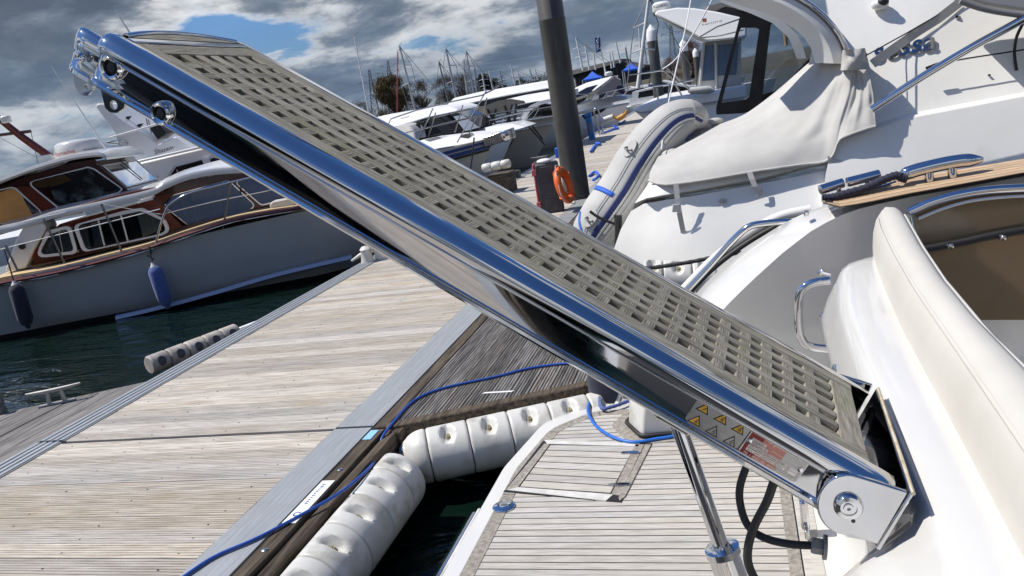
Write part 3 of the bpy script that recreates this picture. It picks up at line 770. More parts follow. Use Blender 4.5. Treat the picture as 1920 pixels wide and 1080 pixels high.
plate_text('TEL + 39 011-901  RIVALTA-TO-ITALIA', .07, .86, .95, .94)
for u in (.06, .94):
    p = sub(u, .5, u + .01, .51)[0]; MB().lathe(on_plate(*p, -.048), -gT, [(.006, 0), (.006, .002), (.003, .003), (.0003, .003)], 12).build('rivet', m_chrome, mp_, smooth=40)
# hinge cheek, pin and transom bracket
cx, cn = on_side(1590, 945, -.075)
Hc = G(cx, -.075, cn)
def hinge_cheek(t, label=None):
    def P(x, y): s, n = on_side(x, y, -.075); return G(s, t, n)
    pts = [P(x, y) for x, y in ((1646, 1019), (1702, 921), (1640, 900))]
    arc = []
    for k in range(19):
        a = math.radians(-70 - k * 11.5)
        arc.append((1588 + 57 * math.cos(a), 944 + 57 * math.sin(a)))
    pts += [P(x, y) for x, y in arc]
    mb = MB(); mb.prism(pts, gT * .014); return mb.build('hinge_cheek', m_mirror, gang, bevel=.004, seg=3)
hinge_cheek(-.082); hinge_cheek(GW + .060)
MB().lathe(G(cx, -.081, cn), -gT, [(.030, 0), (.030, .008), (.026, .014), (.017, .016), (.016, .012), (.011, .012), (.010, .017), (.004, .017), (.0035, .010), (.0002, .010)], 28).build('hinge_pin', m_chrome, gang, smooth=40)
MB().lathe(G(cx, -.06, cn), gT, [(.062, 0), (.064, .01), (.064, .03), (.05, .04)], 32).build('hinge_boss', m_chrome, gang, smooth=40)
s_, n_ = on_side(1600, 977, -.082); MB().lathe(G(s_, -.0815, n_), -gT, [(.0045, 0), (.0045, .001), (.0002, .001)], 10).build('grease_hole', m_ink, gang)
# bracket flange against the transom
def P75(x, y, t): s, n = on_side(x, y, -.075); return G(s, t, n)
mb = MB(); mb.prism([P75(1640, 1024, -.084), P75(1706, 920, -.084), P75(1712, 925, -.084), P75(1650, 1030, -.084)], gT * .60); mb.build('transom_flange', m_mirror, gang, bevel=.003)
MB().tube([P75(1705, 917, -.09) + gT * (.6 * k / 8) + gN * .001 + gS * .006 for k in range(9)], .0045, 6).build('sealant_bead', M('stained_sealant', (.42, .33, .20), (.60, .54, .42), rough=.8, noise=25), gang, smooth=60)
# lifting ram under the gangway and hydraulic hoses
def oplane_t(x, y, t):
    s, n = on_side(x, y, t); return G(s, t, n)
ra = oplane_t(1268, 785, GW * .35); rb = oplane_t(1358, 1040, GW * .35); rc = rb + (rb - ra) * .55
ram = MB().tube([ra, rb], .0215, 20).build('ram_rod', m_chrome, gang, smooth=50)
d = (rb - ra).normalized()
o = MB().lathe(rb - d * .025, d, [(.028, 0), (.046, .003), (.047, .02), (.044, .024), (.044, .40)], 28).build('ram_cylinder', m_chrome, gang, smooth=40)
MB().obox(ra - d * .005, gS * .05, gT * .03, gN * .02).build('ram_clevis', m_steel, gang, bevel=.006)
hp = [(1402, 868), (1388, 910), (1388, 945), (1402, 985), (1432, 1008), (1480, 1020), (1530, 1023)]
tt = [.2, .18, .16, .12, .08, .05, .03]
MB().tube(bez([oplane_t(x, y, t * GW) for (x, y), t in zip(hp, tt)], 6), .0095, 10).build('hydraulic_hose', m_rubber, gang, smooth=60)
hp = [(1452, 900), (1438, 940), (1415, 985), (1403, 1025), (1404, 1060), (1425, 1095), (1470, 1110)]
MB().tube(bez([oplane_t(x, y, GW * .02) for (x, y) in hp], 6), .0105, 10).build('hydraulic_hose', m_rubber, gang, smooth=60)
a = oplane_t(1526, 1023, .03 * GW); b = oplane_t(1546, 1026, .03 * GW); dd = (b - a).normalized()
MB().lathe(a, dd, [(.017, -.006), (.019, 0), (.019, .02), (.014, .024)], 6).build('hose_nut', m_grey, gang); MB().lathe(a + dd * .020, dd, [(.029, 0), (.029, .008)], 16).build('hose_flange', m_grey, gang)

# ================================================================== THE MOTOR YACHT WE STAND ON
PZ = 0.42
yacht = thing('motor_yacht', 'glossy white motor yacht stern in the foreground with a teak swim platform and cream seat', 'yacht', (0.3, 3.0, 0))
def fillet(poly, r, n=6):
    """round the corners of a flat polygon; r is a radius or a list"""
    out = []; m = len(poly)
    for i in range(m):
        p, q, s = V(poly[i - 1]), V(poly[i]), V(poly[(i + 1) % m]); rr = r[i] if isinstance(r, (list, tuple)) else r
        if rr <= 0: out.append(q); continue
        a = (p - q).normalized(); b = (s - q).normalized(); half = a.angle(b) / 2
        d = min(rr / math.tan(half), (p - q).length * .49, (s - q).length * .49)
        p0, p1 = q + a * d, q + b * d
        for k in range(n + 1):
            t = k / n; out.append((p0 * (1 - t) + q * t) * (1 - t) + (q * (1 - t) + p1 * t) * t)
    return out
# platform shell and its teak
outl = [(-1.53, -0.8, 0), (-1.47, 4.1, 0), (-1.36, 4.72, 0), (-1.10, 4.97, 0), (0.5, 4.97, 0), (0.5, -0.8, 0)]
shell = fillet(outl, [0, .6, .3, .25, 0, 0])
mb = MB(); rings = []
for z, k in ((0.05, .92), (0.26, .985), (0.345, 1.0), (PZ - .02, 1.0), (PZ - .005, .994), (PZ - .003, .985)):
    rings.append([V((0.5 + (p.x - .5) * k, 2 + (p.y - 2) * k, z)) for p in shell])
mb.loft(rings); mb.build('swim_platform', m_gel, yacht, smooth=35)
inner_o = [(-1.425, -0.8, 0), (-1.375, 4.05, 0), (-1.28, 4.58, 0), (-1.04, 4.83, 0), (.12, 4.83, 0), (.12, -0.8, 0)]
inn = fillet(inner_o, [0, .6, .3, .25, 0, 0])
mb = MB(); mb.prism([V((p.x, p.y, PZ - .02)) for p in inn], (0, 0, .019)); mb.build('caulking', m_caulk, yacht)
def edge_x(y):
    best = .12
    for a, b in zip(inn, inn[1:] + inn[:1]):
        if (a.y - y) * (b.y - y) <= 0 and abs(a.y - b.y) > 1e-6:
            x = a.x + (b.x - a.x) * (y - a.y) / (b.y - a.y)
            best = min(best, x)
    return best
PP = 0.0545; y = 1.0
while y + PP < 4.80:
    a, b = edge_x(y + .003) + .075, edge_x(y + PP - .004) + .075
    if max(a, b) < .1:
        mb = MB(); mb.prism([(a, y + .003, PZ - .004), (.112, y + .003, PZ - .004), (.112, y + PP - .004, PZ - .004), (b, y + PP - .004, PZ - .004)], (0, 0, .005 + random.uniform(0, .0006)))
        mb.build('teak_plank', m_teak, yacht)
    y += PP
# margin boards follow the edge
def strip(path, w, z0, h, m, name, parent=yacht, side=1, gap=.003):
    for a, b in zip(path, path[1:]):
        pass
    L_ = []; R_ = []
    for i, p in enumerate(path):
        t = (path[min(i + 1, len(path) - 1)] - path[max(i - 1, 0)]).normalized(); nrm = V((t.y, -t.x, 0)) * side
        L_.append(V((p.x, p.y, z0))); R_.append(V((p.x, p.y, z0)) + nrm * w)
    mb = MB(); mb.loft([[a, b, b + V((0, 0, h)), a + V((0, 0, h))] for a, b in zip(L_, R_)]); return mb.build(name, m, parent)
ie = [i for i, p in enumerate(inn) if p.y > -.5]
edge_path = [p for p in inn[:]]
edge_path = [V((-1.42, -0.6, 0))] + [p for p in inn if p.y > 3 and p.x < .1] + [V((.112, 4.83, 0))]
segs = []; acc = [edge_path[0]]
def resample(path, cuts):
    out = [[]]
    tot = 0; nxt = 0
    out[-1].append(path[0])
    for a, b in zip(path, path[1:]):
        d = (b - a).length; 
        while nxt < len(cuts) and tot + d > cuts[nxt]:
            p = a + (b - a) * ((cuts[nxt] - tot) / d); out[-1].append(p); out.append([p + (b - a).normalized() * .004]); nxt += 1
        out[-1].append(b); tot += d
    return out
for sg_ in resample(edge_path, [2.6, 4.35, 5.15, 5.55, 6.1]):
    strip(sg_, .072, PZ - .004, .0065, m_teakd, 'margin_board')
MB().box((.062, -.6, PZ - .004), (.114, 4.0, PZ + .003)).build('margin_board', m_teakd, yacht)
MB().box((.124, -.6, PZ - .01), (.20, 4.9, PZ + .001)).build('margin_board', m_teak, yacht)
# locker hatch in the platform
m_palew = M('pale_teak', (0.50, 0.48, 0.45), (0.66, 0.64, 0.61), rough=.7, noise=9)
def zpoly(name, pts, h, m, parent, z0=PZ - .003, off=0):
    P = [oz(x, y, PZ + .004) for x, y in pts]
    mb = MB(); mb.prism([V((p.x, p.y, z0)) for p in P], (0, 0, h)); return mb.build(name, m, parent)
hat = [(1014, 829), (1214, 836), (1163, 941), (946, 921)]
zpoly('hatch_seam', [(1018, 827), (1223, 832), (1165, 942), (1140, 940), (944, 922)], .0085, m_caulk, yacht)
ft = zpoly('hatch_frame', [(1021, 826), (1200, 832), (1196, 838), (1026, 833)], 0.011, m_palew, yacht)
zpoly('hatch_frame', [(946, 919), (966, 914), (1150, 928), (1136, 940)], .011, m_palew, yacht)
zpoly('hatch_board', [(1021, 833), (1031, 834), (972, 914), (948, 920)], .012, m_teakd, yacht)
zpoly('hatch_board', [(1192, 834), (1208, 834), (1162, 930), (1146, 928)], .011, m_teakd, yacht)
zpoly('hatch_board', [(1210, 834), (1221, 835), (1172, 932), (1162, 940), (1160, 934)], .012, m_teakd, yacht)
A_, B_, C_, D_ = [oz(x, y, PZ + .004) for x, y in ((1033, 835), (1190, 838), (1144, 926), (975, 914))]
n = 7
for k in range(n):
    t0_, t1_ = (k + .06) / n, (k + .94) / n
    mb = MB(); mb.prism([V((q.x, q.y, PZ)) for q in (A_.lerp(D_, t0_), B_.lerp(C_, t0_), B_.lerp(C_, t1_), A_.lerp(D_, t1_))], (0, 0, .0085)); mb.build('hatch_plank', m_teak, yacht)
for (x, y), w in (((1184, 849), 0), ((1162, 909), 1)):
    c = oz(x, y, PZ + .010)
    mb = MB(); mb.prism([c + V((a, b, 0)) for a, b in ((-.055, -.012), (.02, -.014), (.055, -.010), (.055, .012), (.02, .016), (-.05, .014), (-.062, .002))], (0, 0, .006)); mb.build('hatch_hinge', m_chrome, yacht, bevel=.002)
c = oz(945, 950, PZ + .004)
o = MB().lathe(c, (0, 0, 1), [(.062, 0), (.062, .004), (.054, .009), (.012, .010), (.0005, .010)], 32).build('deck_filler', m_chrome, yacht, smooth=40)
for k in range(2): MB().lathe(c + V((.03 * (-1) ** k, 0, .009)), (0, 0, 1), [(.006, 0), (.005, .003), (.0005, .003)], 8).build('screw', m_ink, o)
# stainless rub strip on the aft edge
sp = [V((-1.565, -.6, PZ - .06)), V((-1.525, 2.0, PZ - .06)), V((-1.506, 3.45, PZ - .05)), V((-1.500, 3.62, PZ - .045))]
MB().tube(sp, .024, 10).build('rub_rail', m_chrome, yacht, smooth=60)
MB().tube([p + V((.030, 0, .03)) for p in sp], .014, 8).build('rub_rail_backing', m_fend, yacht, smooth=60)

# the transom moulding, station by station along Y
lipX = [(-.8, -.55), (.8, -.22), (1.2, -.02), (1.6, .07), (1.69, .12), (1.725, .215), (1.86, .222), (2.2, .25), (3.0, .285), (3.4, .295), (3.7, .31), (3.85, .335), (3.95, .38), (4.0, .45)]
cusX = [(-.8, .42), (1.4, .44), (1.61, .45), (1.9, .46), (2.78, .49), (3.28, .52), (3.79, .56), (4.1, .60)]
cusR = [(-.8, .60), (1.98, .60), (2.26, .595), (2.82, .615), (3.3, .65), (3.94, .71), (4.1, .72)]
def moulding_profile(Y, shrink=1.0):
    lx = lerp_table(lipX, Y); cx_ = lerp_table(cusX, Y); tx_ = lerp_table([(1.0, .29), (1.7, .318), (2.4, .322), (3.3, .36), (3.8, .42), (4.0, .50)], Y)
    p = [(max(lx + .0, .225), .30), (max(lx, .225) + .015, .80), (max(lx, .225) + .028, 1.10), (lx + .035, 1.215), (lx + .012, 1.25), (lx, 1.29), (lx + .008, 1.325),
         (lx * .55 + tx_ * .45 - .008, 1.40), (tx_ - .024, 1.470), (tx_ - .006, 1.508), (tx_ + .026, 1.530), (cx_ - .05, 1.538), (cx_ - .004, 1.53), (cx_ + .03, 1.53), (cx_ + .15, 1.53), (cx_ + .15, .30)]
    if shrink < 1:
        mx = cx_ + .12; p = [(mx + (x - mx) * shrink, .30 + (z - .30) * (0.94 + .06 * shrink)) for x, z in p]
    return p
ys = [-.8, -.2, .4, .8, 1.0, 1.2, 1.35, 1.5, 1.6, 1.65, 1.69, 1.71, 1.725, 1.78, 1.86, 1.95, 2.1, 2.3, 2.6, 2.9, 3.2, 3.4, 3.6, 3.7, 3.78, 3.85, 3.91, 3.95, 3.98, 4.0]
rings = []
for Y in ys:
    k = 1.0 if Y < 3.7 else max(.15, math.sqrt(max(0, 1 - ((Y - 3.7) / .305) ** 2)))
    rings.append([V((x, Y, z)) for x, z in moulding_profile(Y, k)])
mb = MB(); mb.loft(rings); mb.build('transom_moulding', m_gel, yacht, smooth=60)
# cream backrest along the crest
rings = []
for Y, k in [(-.8, 1), (.5, 1), (1.4, 1), (1.9, 1), (2.4, 1), (2.8, 1), (3.3, 1), (3.7, 1), (3.95, 1), (4.05, .96), (4.10, .86), (4.125, .70), (4.13, .4)]:
    a, b = lerp_table(cusX, Y), lerp_table(cusR, Y); w = b - a; mid = (a + b) / 2 + .02
    p = [(a + .01, 1.36), (a - .002, 1.46), (a - .002, 1.53), (a + .004, 1.60), (a + .020, 1.66), (a + .045, 1.695), (a + w * .55, 1.715), (b - .015, 1.71), (b + .005, 1.695), (b + .012, 1.66), (b + .04, 1.5), (b + .06, 1.30), (b + .05, 1.18)]
    p = [(mid + (x - mid) * (.35 + .65 * k), 1.2 + (z - 1.2) * (0.88 + .12 * k)) for x, z in p]
    rings.append([V((x, Y, z)) for x, z in p])
mb = MB(); mb.loft(rings); seat = mb.build('seat_backrest', m_vinyl, yacht, smooth=60)
m_seam = M('seam_thread', (0.50, 0.49, 0.46), rough=0.8)
def along(f, y0, y1, n=30): return [f(y0 + (y1 - y0) * k / n) for k in range(n + 1)]
MB().tube(along(lambda Y: V((lerp_table(cusR, Y) + .012, Y, 1.688)), .5, 3.95), .0055, 6).build('piping', m_vinyl, seat, smooth=60)
for dx in (-.005, .005):
    MB().tube(along(lambda Y: V((lerp_table(cusX, Y) + .036 + dx, Y, 1.6865 + dx * .55)), .5, 3.98), .0014, 5).build('seam', m_seam, seat, smooth=60)
# seat squab on the cockpit side
mb = MB(); mb.box((.70, -.6, .95), (1.5, 2.9, 1.20)); mb.build('seat_cushion', m_vinyl, yacht, bevel=.05, seg=4)
MB().tube([V((.72, 2.15, 1.203)), V((1.5, 2.15, 1.203))], .003, 6).build('seam', m_seam, yacht)
MB().box((.45, 3.2, .38), (3.4, 4.62, .50)).build('passage_sole', m_gel, yacht)
MB().box((.78, -.8, .38), (3.4, 3.2, .52)).build('cockpit_sole', m_teakw, yacht)
# port side coaming: outer white slope, inner face, teak side deck
def row(pts, Y, dz=0): return [oy(x, y, Y) + V((0, 0, dz)) for x, y in pts]
crest_o = [(1290, 590), (1310, 555), (1352, 508), (1400, 467), (1447, 434), (1500, 407), (1548, 390), (1600, 385), (1700, 368), (1800, 350), (1920, 328), (2100, 298)]
def resamp(pts, n):
    P = [V((x, y, 0)) for x, y in pts]; d = [0]
    for a, b in zip(P, P[1:]): d.append(d[-1] + (b - a).length)
    out = []
    for k in range(n):
        t = d[-1] * k / (n - 1); i = max(j for j in range(len(d) - 1) if d[j] <= t + 1e-9); f = (t - d[i]) / (d[i + 1] - d[i]); q = P[i].lerp(P[i + 1], f); out.append((q.x, q.y))
    return out
NR_ = 26
co_in = resamp([(1347, 590), (1375, 560), (1420, 517), (1470, 472), (1520, 434), (1560, 411), (1595, 396), (1625, 388), (1700, 371), (1800, 353), (1920, 331), (2100, 300)], NR_)
co_out = resamp([(1300, 556), (1325, 528), (1365, 491), (1410, 456), (1455, 427), (1500, 403), (1535, 388), (1570, 378), (1660, 352), (1780, 331), (1920, 308), (2100, 280)], NR_)
in_row = [oy(x, y, min(4.50, 4.28 + .22 * max(0, (x - 1347) / 250))) for x, y in co_in]
out_row = [oy(x, y, 4.78) for x, y in co_out]
rows = [[V((p.x, p.y + .16, .5)) for p in in_row], [V((p.x, p.y + .03, max(.6, p.z - .14))) for p in in_row], [V((p.x, p.y + .004, p.z - .012)) for p in in_row], in_row, [a.lerp(b, .1) + V((0, 0, .006)) for a, b in zip(in_row, out_row)], [a.lerp(b, .6) + V((0, 0, .006)) for a, b in zip(in_row, out_row)], out_row,
        [p + V((0, .03, -.012)) for p in out_row], [p + V((0, .06, -.06)) for p in out_row], [V((p.x, p.y + .09, .3)) for p in out_row]]
mb = MB(); mb.grid(rows); mb.add(*[[r[0] for r in rows], [tuple(range(len(rows)))]]); mb.build('side_coaming', m_gel, yacht, smooth=38)
# teak side deck on top of the coaming
tk_n = [(1543, 383), (1575, 391), (1620, 384), (1700, 367), (1800, 349), (1920, 327), (2100, 297)]
tk_f = [(1540, 376), (1560, 367), (1600, 357), (1680, 340), (1780, 326), (1920, 303), (2100, 276)]
a = resamp(tk_n, 18); b = resamp(tk_f, 18)
An = [oy(x, y, 4.44) + V((0, 0, .007)) for x, y in a]; Bn = [oy(x, y, 4.74) + V((0, 0, .012)) for x, y in b]
NB = 6
mb = MB(); mb.grid([[p + V((0, 0, -.003)) for p in An], [p + V((0, 0, -.003)) for p in Bn]]); mb.build('side_deck_caulk', m_caulk, yacht)
for k in range(NB):
    u0, u1 = (k + .05) / NB, (k + .95) / NB
    mb = MB(); r0 = [p.lerp(q, u0) for p, q in zip(An, Bn)]; r1 = [p.lerp(q, u1) for p, q in zip(An, Bn)]
    up = V((0, 0, .004)); mb.loft([[p, q, q + up, p + up] for p, q in zip(r0, r1)]); mb.build('side_deck_plank', m_teakw, yacht)
# outer rub strake and handrail beyond the coaming
MB().tube(bez([oy(x, y, 4.95) for x, y in ((1240, 590), (1290, 535), (1340, 485), (1400, 440), (1460, 407), (1520, 393))], 6), .030, 10).build('rub_strake', m_gel2, yacht, smooth=60)
MB().tube(bez([oy(x, y, 4.93) + V((0, -.02, -.045)) for x, y in ((1240, 590), (1290, 535), (1340, 485), (1400, 440), (1460, 407), (1520, 393))], 6), .016, 8).build('strake_insert', m_rubber, yacht, smooth=60)
MB().tube(bez([oy(x, y, 4.84) for x, y in ((1272, 560), (1290, 543), (1330, 500), (1370, 455), (1400, 428), (1425, 420), (1478, 416), (1488, 420))], 6), .021, 12).build('hand_rail', m_chrome, yacht, smooth=60)
# grab handle at the boarding gate
gp = [oy(x, y, 3.92) for x, y in ((1556, 526), (1520, 532), (1500, 550), (1497, 600), (1502, 634), (1520, 650), (1567, 655))]
MB().tube(bez(gp, 6), .021, 14).build('grab_handle', m_chrome, yacht, smooth=60)
def stud(px, py, Y, nrm, r=.018, name='fender_stud'):
    c = oy(px, py, Y); MB().lathe(c, nrm, [(r * .5, -.03), (r * .5, .012), (r, .014), (r, .022), (r * .7, .027), (.0005, .028)], 18).build(name, m_chrome, yacht, smooth=40)
stud(1545, 512, 3.86, (-.8, -.2, .4)); stud(1548, 592, 3.84, (-.9, -.3, .1)); stud(1575, 692, 3.0, (-.9, -.3, .2)); stud(1712, 1016, 1.74, (-.75, -.2, .6), .020)
MB().obox(oy(1512, 404, 4.56) + V((0, 0, .012)), (.012, 0, 0), (0, .03, 0), (0, 0, .014)).build('deck_light', m_chrome, yacht, bevel=.004)
# cleat and fairlead on the side deck
def px_tube(name, pts, Y, r, m, parent, n=14, dz=0): return MB().tube(bez([oy(x, y, Y) + V((0, 0, dz)) for x, y in pts], 6), r, n).build(name, m, parent, smooth=60)
big = thing('deck_cleat', 'large polished bow-shaped cleat on two posts on the teak side deck', 'cleat', oy(1760, 345, 4.6))
cb = bez([oy(x, y, 4.6) for x, y in ((1685, 332), (1712, 321), (1760, 309), (1800, 302), (1843, 299))], 6)
MB().tube(cb, [.006 + .030 * min(1, 5 * min(i / (len(cb) - 1), 1 - i / (len(cb) - 1)) + .25) for i in range(len(cb))], 16).build('bar', m_chrome, big, smooth=60)
for x0, y0, x1, y1 in ((1741, 322, 1744, 350), (1784, 314, 1788, 343)): MB().tube([oy(x0, y0, 4.6), oy(x1, y1, 4.6)], [.024, .024], 14).build('post', m_chrome, big, smooth=60)
mb = MB(); c = oy(1765, 349, 4.6); mb.lathe(c - V((0, 0, .006)), (0, 0, 1), [(1, 0), (1, .006), (.9, .010), (.001, .010)], 24)
for q in mb.v: q.x = c.x + (q.x - c.x) * .12; q.y = c.y + (q.y - c.y) * .035; q.z += .004
mb.build('base', m_chrome, big, smooth=40)
fl = thing('fairlead', 'polished double-roller fairlead with navy rope at the aft end of the side deck', 'fairlead', oy(1590, 355, 4.62))
for (a, b) in (((1538, 356), (1580, 343)), ((1589, 342), (1648, 327))):
    MB().tube([oy(*a, 4.6), oy(*b, 4.64)], .027, 18).build('roller', m_chrome, fl, smooth=40)
for (a, b) in (((1572, 350), (1574, 368)), ((1625, 336), (1628, 352))): MB().tube([oy(*a, 4.62), oy(*b, 4.62)], .014, 10).build('post', m_chrome, fl, smooth=60)
MB().tube(bez([oy(x, y, 4.6) for x, y in ((1545, 376), (1590, 366), (1640, 353), (1680, 340))], 6), .012, 8, flat=.5).build('base', m_chrome, fl, smooth=60)
def rope(name, pts, r, m, parent=None, twist=9):
    P = bez(pts, 10); 
    mb = MB(); n = len(P)
    rr = [r * (1 + .10 * math.sin(i * 1.9)) for i in range(n)]
    mb.tube(P, rr, 9); return mb.build(name, m, parent, smooth=60)
rp = rope('mooring_rope', [oy(x, y, 4.57) for x, y in ((1541, 371), (1560, 370), (1590, 362), (1625, 352), (1655, 338), (1680, 329), (1688, 333), (1700, 336))], .022, m_navy)
tag(rp, 'thick navy mooring rope wrapped between the fairlead rollers and the large cleat', 'rope')
# saloon glazing with its polished frame
gl_o = [(1708, 400), (1740, 384), (1800, 368), (1860, 360), (1935, 357), (2060, 356), (2060, 600), (1800, 600), (1745, 560), (1722, 470)]
mb = MB(); mb.prism([oy(x, y, 4.34) for x, y in gl_o], (0, .05, 0)); door = mb.build('saloon_glazing', m_brown, yacht)
px_tube('glazing_frame', ((1704, 398), (1745, 380), (1800, 365), (1860, 356), (1935, 352), (2060, 350)), 4.32, .022, m_chrome, door)
px_tube('glazing_frame', ((1706, 400), (1712, 430), (1722, 462), (1732, 500)), 4.32, .016, m_chrome, door)
px_tube('glazing_seal', ((1722, 410), (1760, 394), (1810, 379), (1865, 371), (1935, 367), (2060, 366)), 4.31, .008, m_gel2, door)
px_tube('glazing_bar', ((1728, 468), (1800, 455), (1870, 440), (1990, 420)), 4.31, .020, m_dark, door)
for x, y in ((1782, 461), (1880, 445)): MB().lathe(oy(x, y, 4.29), (0, -1, 0), [(.018, -.02), (.018, .01), (.012, .018), (.0005, .02)], 14).build('glazing_knob', m_chrome, door, smooth=40)
# white plastic housing on the platform, pegs, the blue hook-up lead and the navy fender cover
hs = thing('equipment_housing', 'white angular plastic housing standing on the teak platform with a black ring at its foot', 'housing', oz(1240, 812, PZ))
hp_ = [(1170, 800), (1192, 822), (1300, 815), (1330, 795), (1320, 775), (1180, 778)]
hb = [oz(x, y, PZ + .004) for x, y in ((1178, 797), (1205, 822), (1300, 814), (1325, 796), (1310, 776), (1200, 776))]
hc = sum(hb, V((0, 0, 0))) / 6
mb = MB(); mb.loft([[p for p in hb], [hc + (p - hc) * .98 + V((.02, .0, .16)) for p in hb], [hc + (p - hc) * .88 + V((.06, .0, .34)) for p in hb], [hc + (p - hc) * .62 + V((.08, 0, .40)) for p in hb]]); mb.build('shell', m_fend, hs, bevel=.012, seg=3)
MB().tube([hc + (p - hc) * 1.05 + V((0, 0, .02)) for p in fillet(hb, .05, 3)], .013, 8, closed=True).build('ring', m_rubber, hs, smooth=60)
mb = MB(); mb.prism([hc + (p - hc) * 1.45 + V((0, 0, PZ - p.z - .002)) for p in fillet(hb, .06, 3)], (0, 0, .0065)); mb.build('margin_board', m_teakd, yacht)
for (x, y, x2, y2), tx in (((1170, 724, 1160, 752), 'outer'), ((1212, 716, 1195, 752), 'inner')):
    t = tag(MB().tube([oy(x2, y2, 4.75), oy(x, y, 4.75)], [.018, .018], 14).build('steel_peg', m_chrome, smooth=40), 'short polished steel peg beside the navy fender cover, %s one' % ('nearer the fender' if tx == 'outer' else 'nearer the white housing'), 'peg', 'steel pegs by the platform corner')
nv = tag(MB().loft([[oz(1150, 745, .40) + V((.16 * c_ * k, .11 * s_ * k, z)) for c_, s_ in [(math.cos(a), math.sin(a)) for a in [2 * PI * j / 16 for j in range(16)]]] for z, k in ((-.25, .7), (-.1, 1), (.1, 1.05), (.22, .95), (.30, .6), (.32, .2))]).build('navy_fender', m_navy, smooth=60), 'dark navy fabric fender squeezed behind the platform corner', 'fender')
pth = [oz(x, y, PZ + .015) for x, y in ((1132, 712), (1118, 730), (1103, 762), (1108, 785), (1125, 805), (1155, 822), (1190, 829), (1230, 823), (1268, 816), (1300, 800))]
tag(MB().tube(bez(pth, 6), .0105, 8).build('hookup_lead', M('bright_blue_lead', (0.02, 0.14, 0.55), rough=.4), smooth=60), 'bright blue lead curving over the teak platform corner to the white housing', 'lead')
pth = [oz(x, y, .55) for x, y in ((1118, 716), (1130, 770), (1160, 772), (1180, 748))]
tag(rope('denim_rope', [oz(x, y, .45) for x, y in ((1122, 700), (1124, 740), (1128, 765), (1150, 762), (1178, 752))], .012, m_blue), 'fluffy blue rope bunched round the navy fender', 'rope')
# latch at the transom foot
lt = [(1500, 932), (1518, 945), (1520, 1000), (1504, 1000)]
MB().obox(oy(1508, 962, 3.35) , (.018, 0, 0), (0, .03, 0), (0, 0, .07)).build('transom_latch', m_chrome, yacht, bevel=.01)
MB().obox(oy(1513, 1000, 3.30), (.010, 0, 0), (0, .02, 0), (0, 0, .022)).build('transom_latch', m_steel, yacht, bevel=.005)

# ================================================================== THE NEIGHBOURING CRUISER AND ITS TENDER
crz = thing('motor_cruiser', 'large white motor cruiser moored alongside with chrome lettering and a grey stern cover', 'cruiser', (1.2, 7.0, 0))
def at_y(tab): return [oy(x, y, Y) for x, y, Y in tab]
# hull side: rows from the water up, each a polyline of (pixel x, pixel y, distance)
def hrow(pts, n=24):
    P = at_y(pts); d = [0]
    for a, b in zip(P, P[1:]): d.append(d[-1] + (b - a).length)
    out = []
    for k in range(n):
        t = d[-1] * k / (n - 1); i = max(j for j in range(len(d) - 1) if d[j] <= t + 1e-9); f = (t - d[i]) / (d[i + 1] - d[i]); out.append(P[i].lerp(P[i + 1], f))
    return out
stern = [(1140, 520, 6.75), (1146, 490, 6.72), (1152, 465, 6.70), (1163, 430, 6.68), (1180, 398, 6.66), (1190, 384, 6.65)]
right = lambda y: (2500, y, 6.55)
rows = [hrow([(1140, 520, 6.75), (1300, 560, 6.15), (1700, 520, 6.05), (2500, 420, 6.05)]),
        hrow([(1150, 470, 6.70), (1260, 470, 6.26), (1500, 440, 6.18), (1800, 390, 6.18), (2500, 300, 6.18)]),
        hrow([(1164, 430, 6.69), (1260, 420, 6.36), (1500, 385, 6.29), (1800, 330, 6.29), (2500, 235, 6.29)]),
        hrow([(1183, 396, 6.68), (1210, 380, 6.52), (1300, 368, 6.42), (1500, 330, 6.40), (1800, 270, 6.40), (2500, 160, 6.40)])]
mb = MB(); mb.grid(rows); mb.grid([[r[0] for r in rows], [r[0] + V((.12, .9, 0)) for r in rows], [r[0] + V((.14, 3.2, 0)) for r in rows]])
mb.build('hull', m_gel2, crz, smooth=45)
# stern bulwark above the groove, under the cover
rows = [hrow([(1186, 392, 6.75), (1212, 375, 6.58), (1300, 362, 6.50), (1430, 340, 6.49), (1505, 318, 6.49), (1590, 300, 6.49)]),
        hrow([(1190, 381, 6.66), (1213, 371, 6.47), (1300, 356, 6.40), (1430, 333, 6.40), (1506, 312, 6.42), (1590, 294, 6.42)]),
        hrow([(1212, 350, 6.70), (1232, 345, 6.50), (1300, 335, 6.44), (1430, 312, 6.44), (1508, 296, 6.45), (1590, 278, 6.45)]),
        hrow([(1228, 322, 6.9), (1250, 318, 6.62), (1300, 312, 6.56), (1430, 290, 6.56), (1510, 274, 6.56), (1590, 258, 6.56)])]
mb = MB(); mb.grid(rows); mb.grid([[r[0] for r in rows], [r[0] + V((.1, .9, 0)) for r in rows]]); mb.build('stern_bulwark', m_gel2, crz, smooth=45)
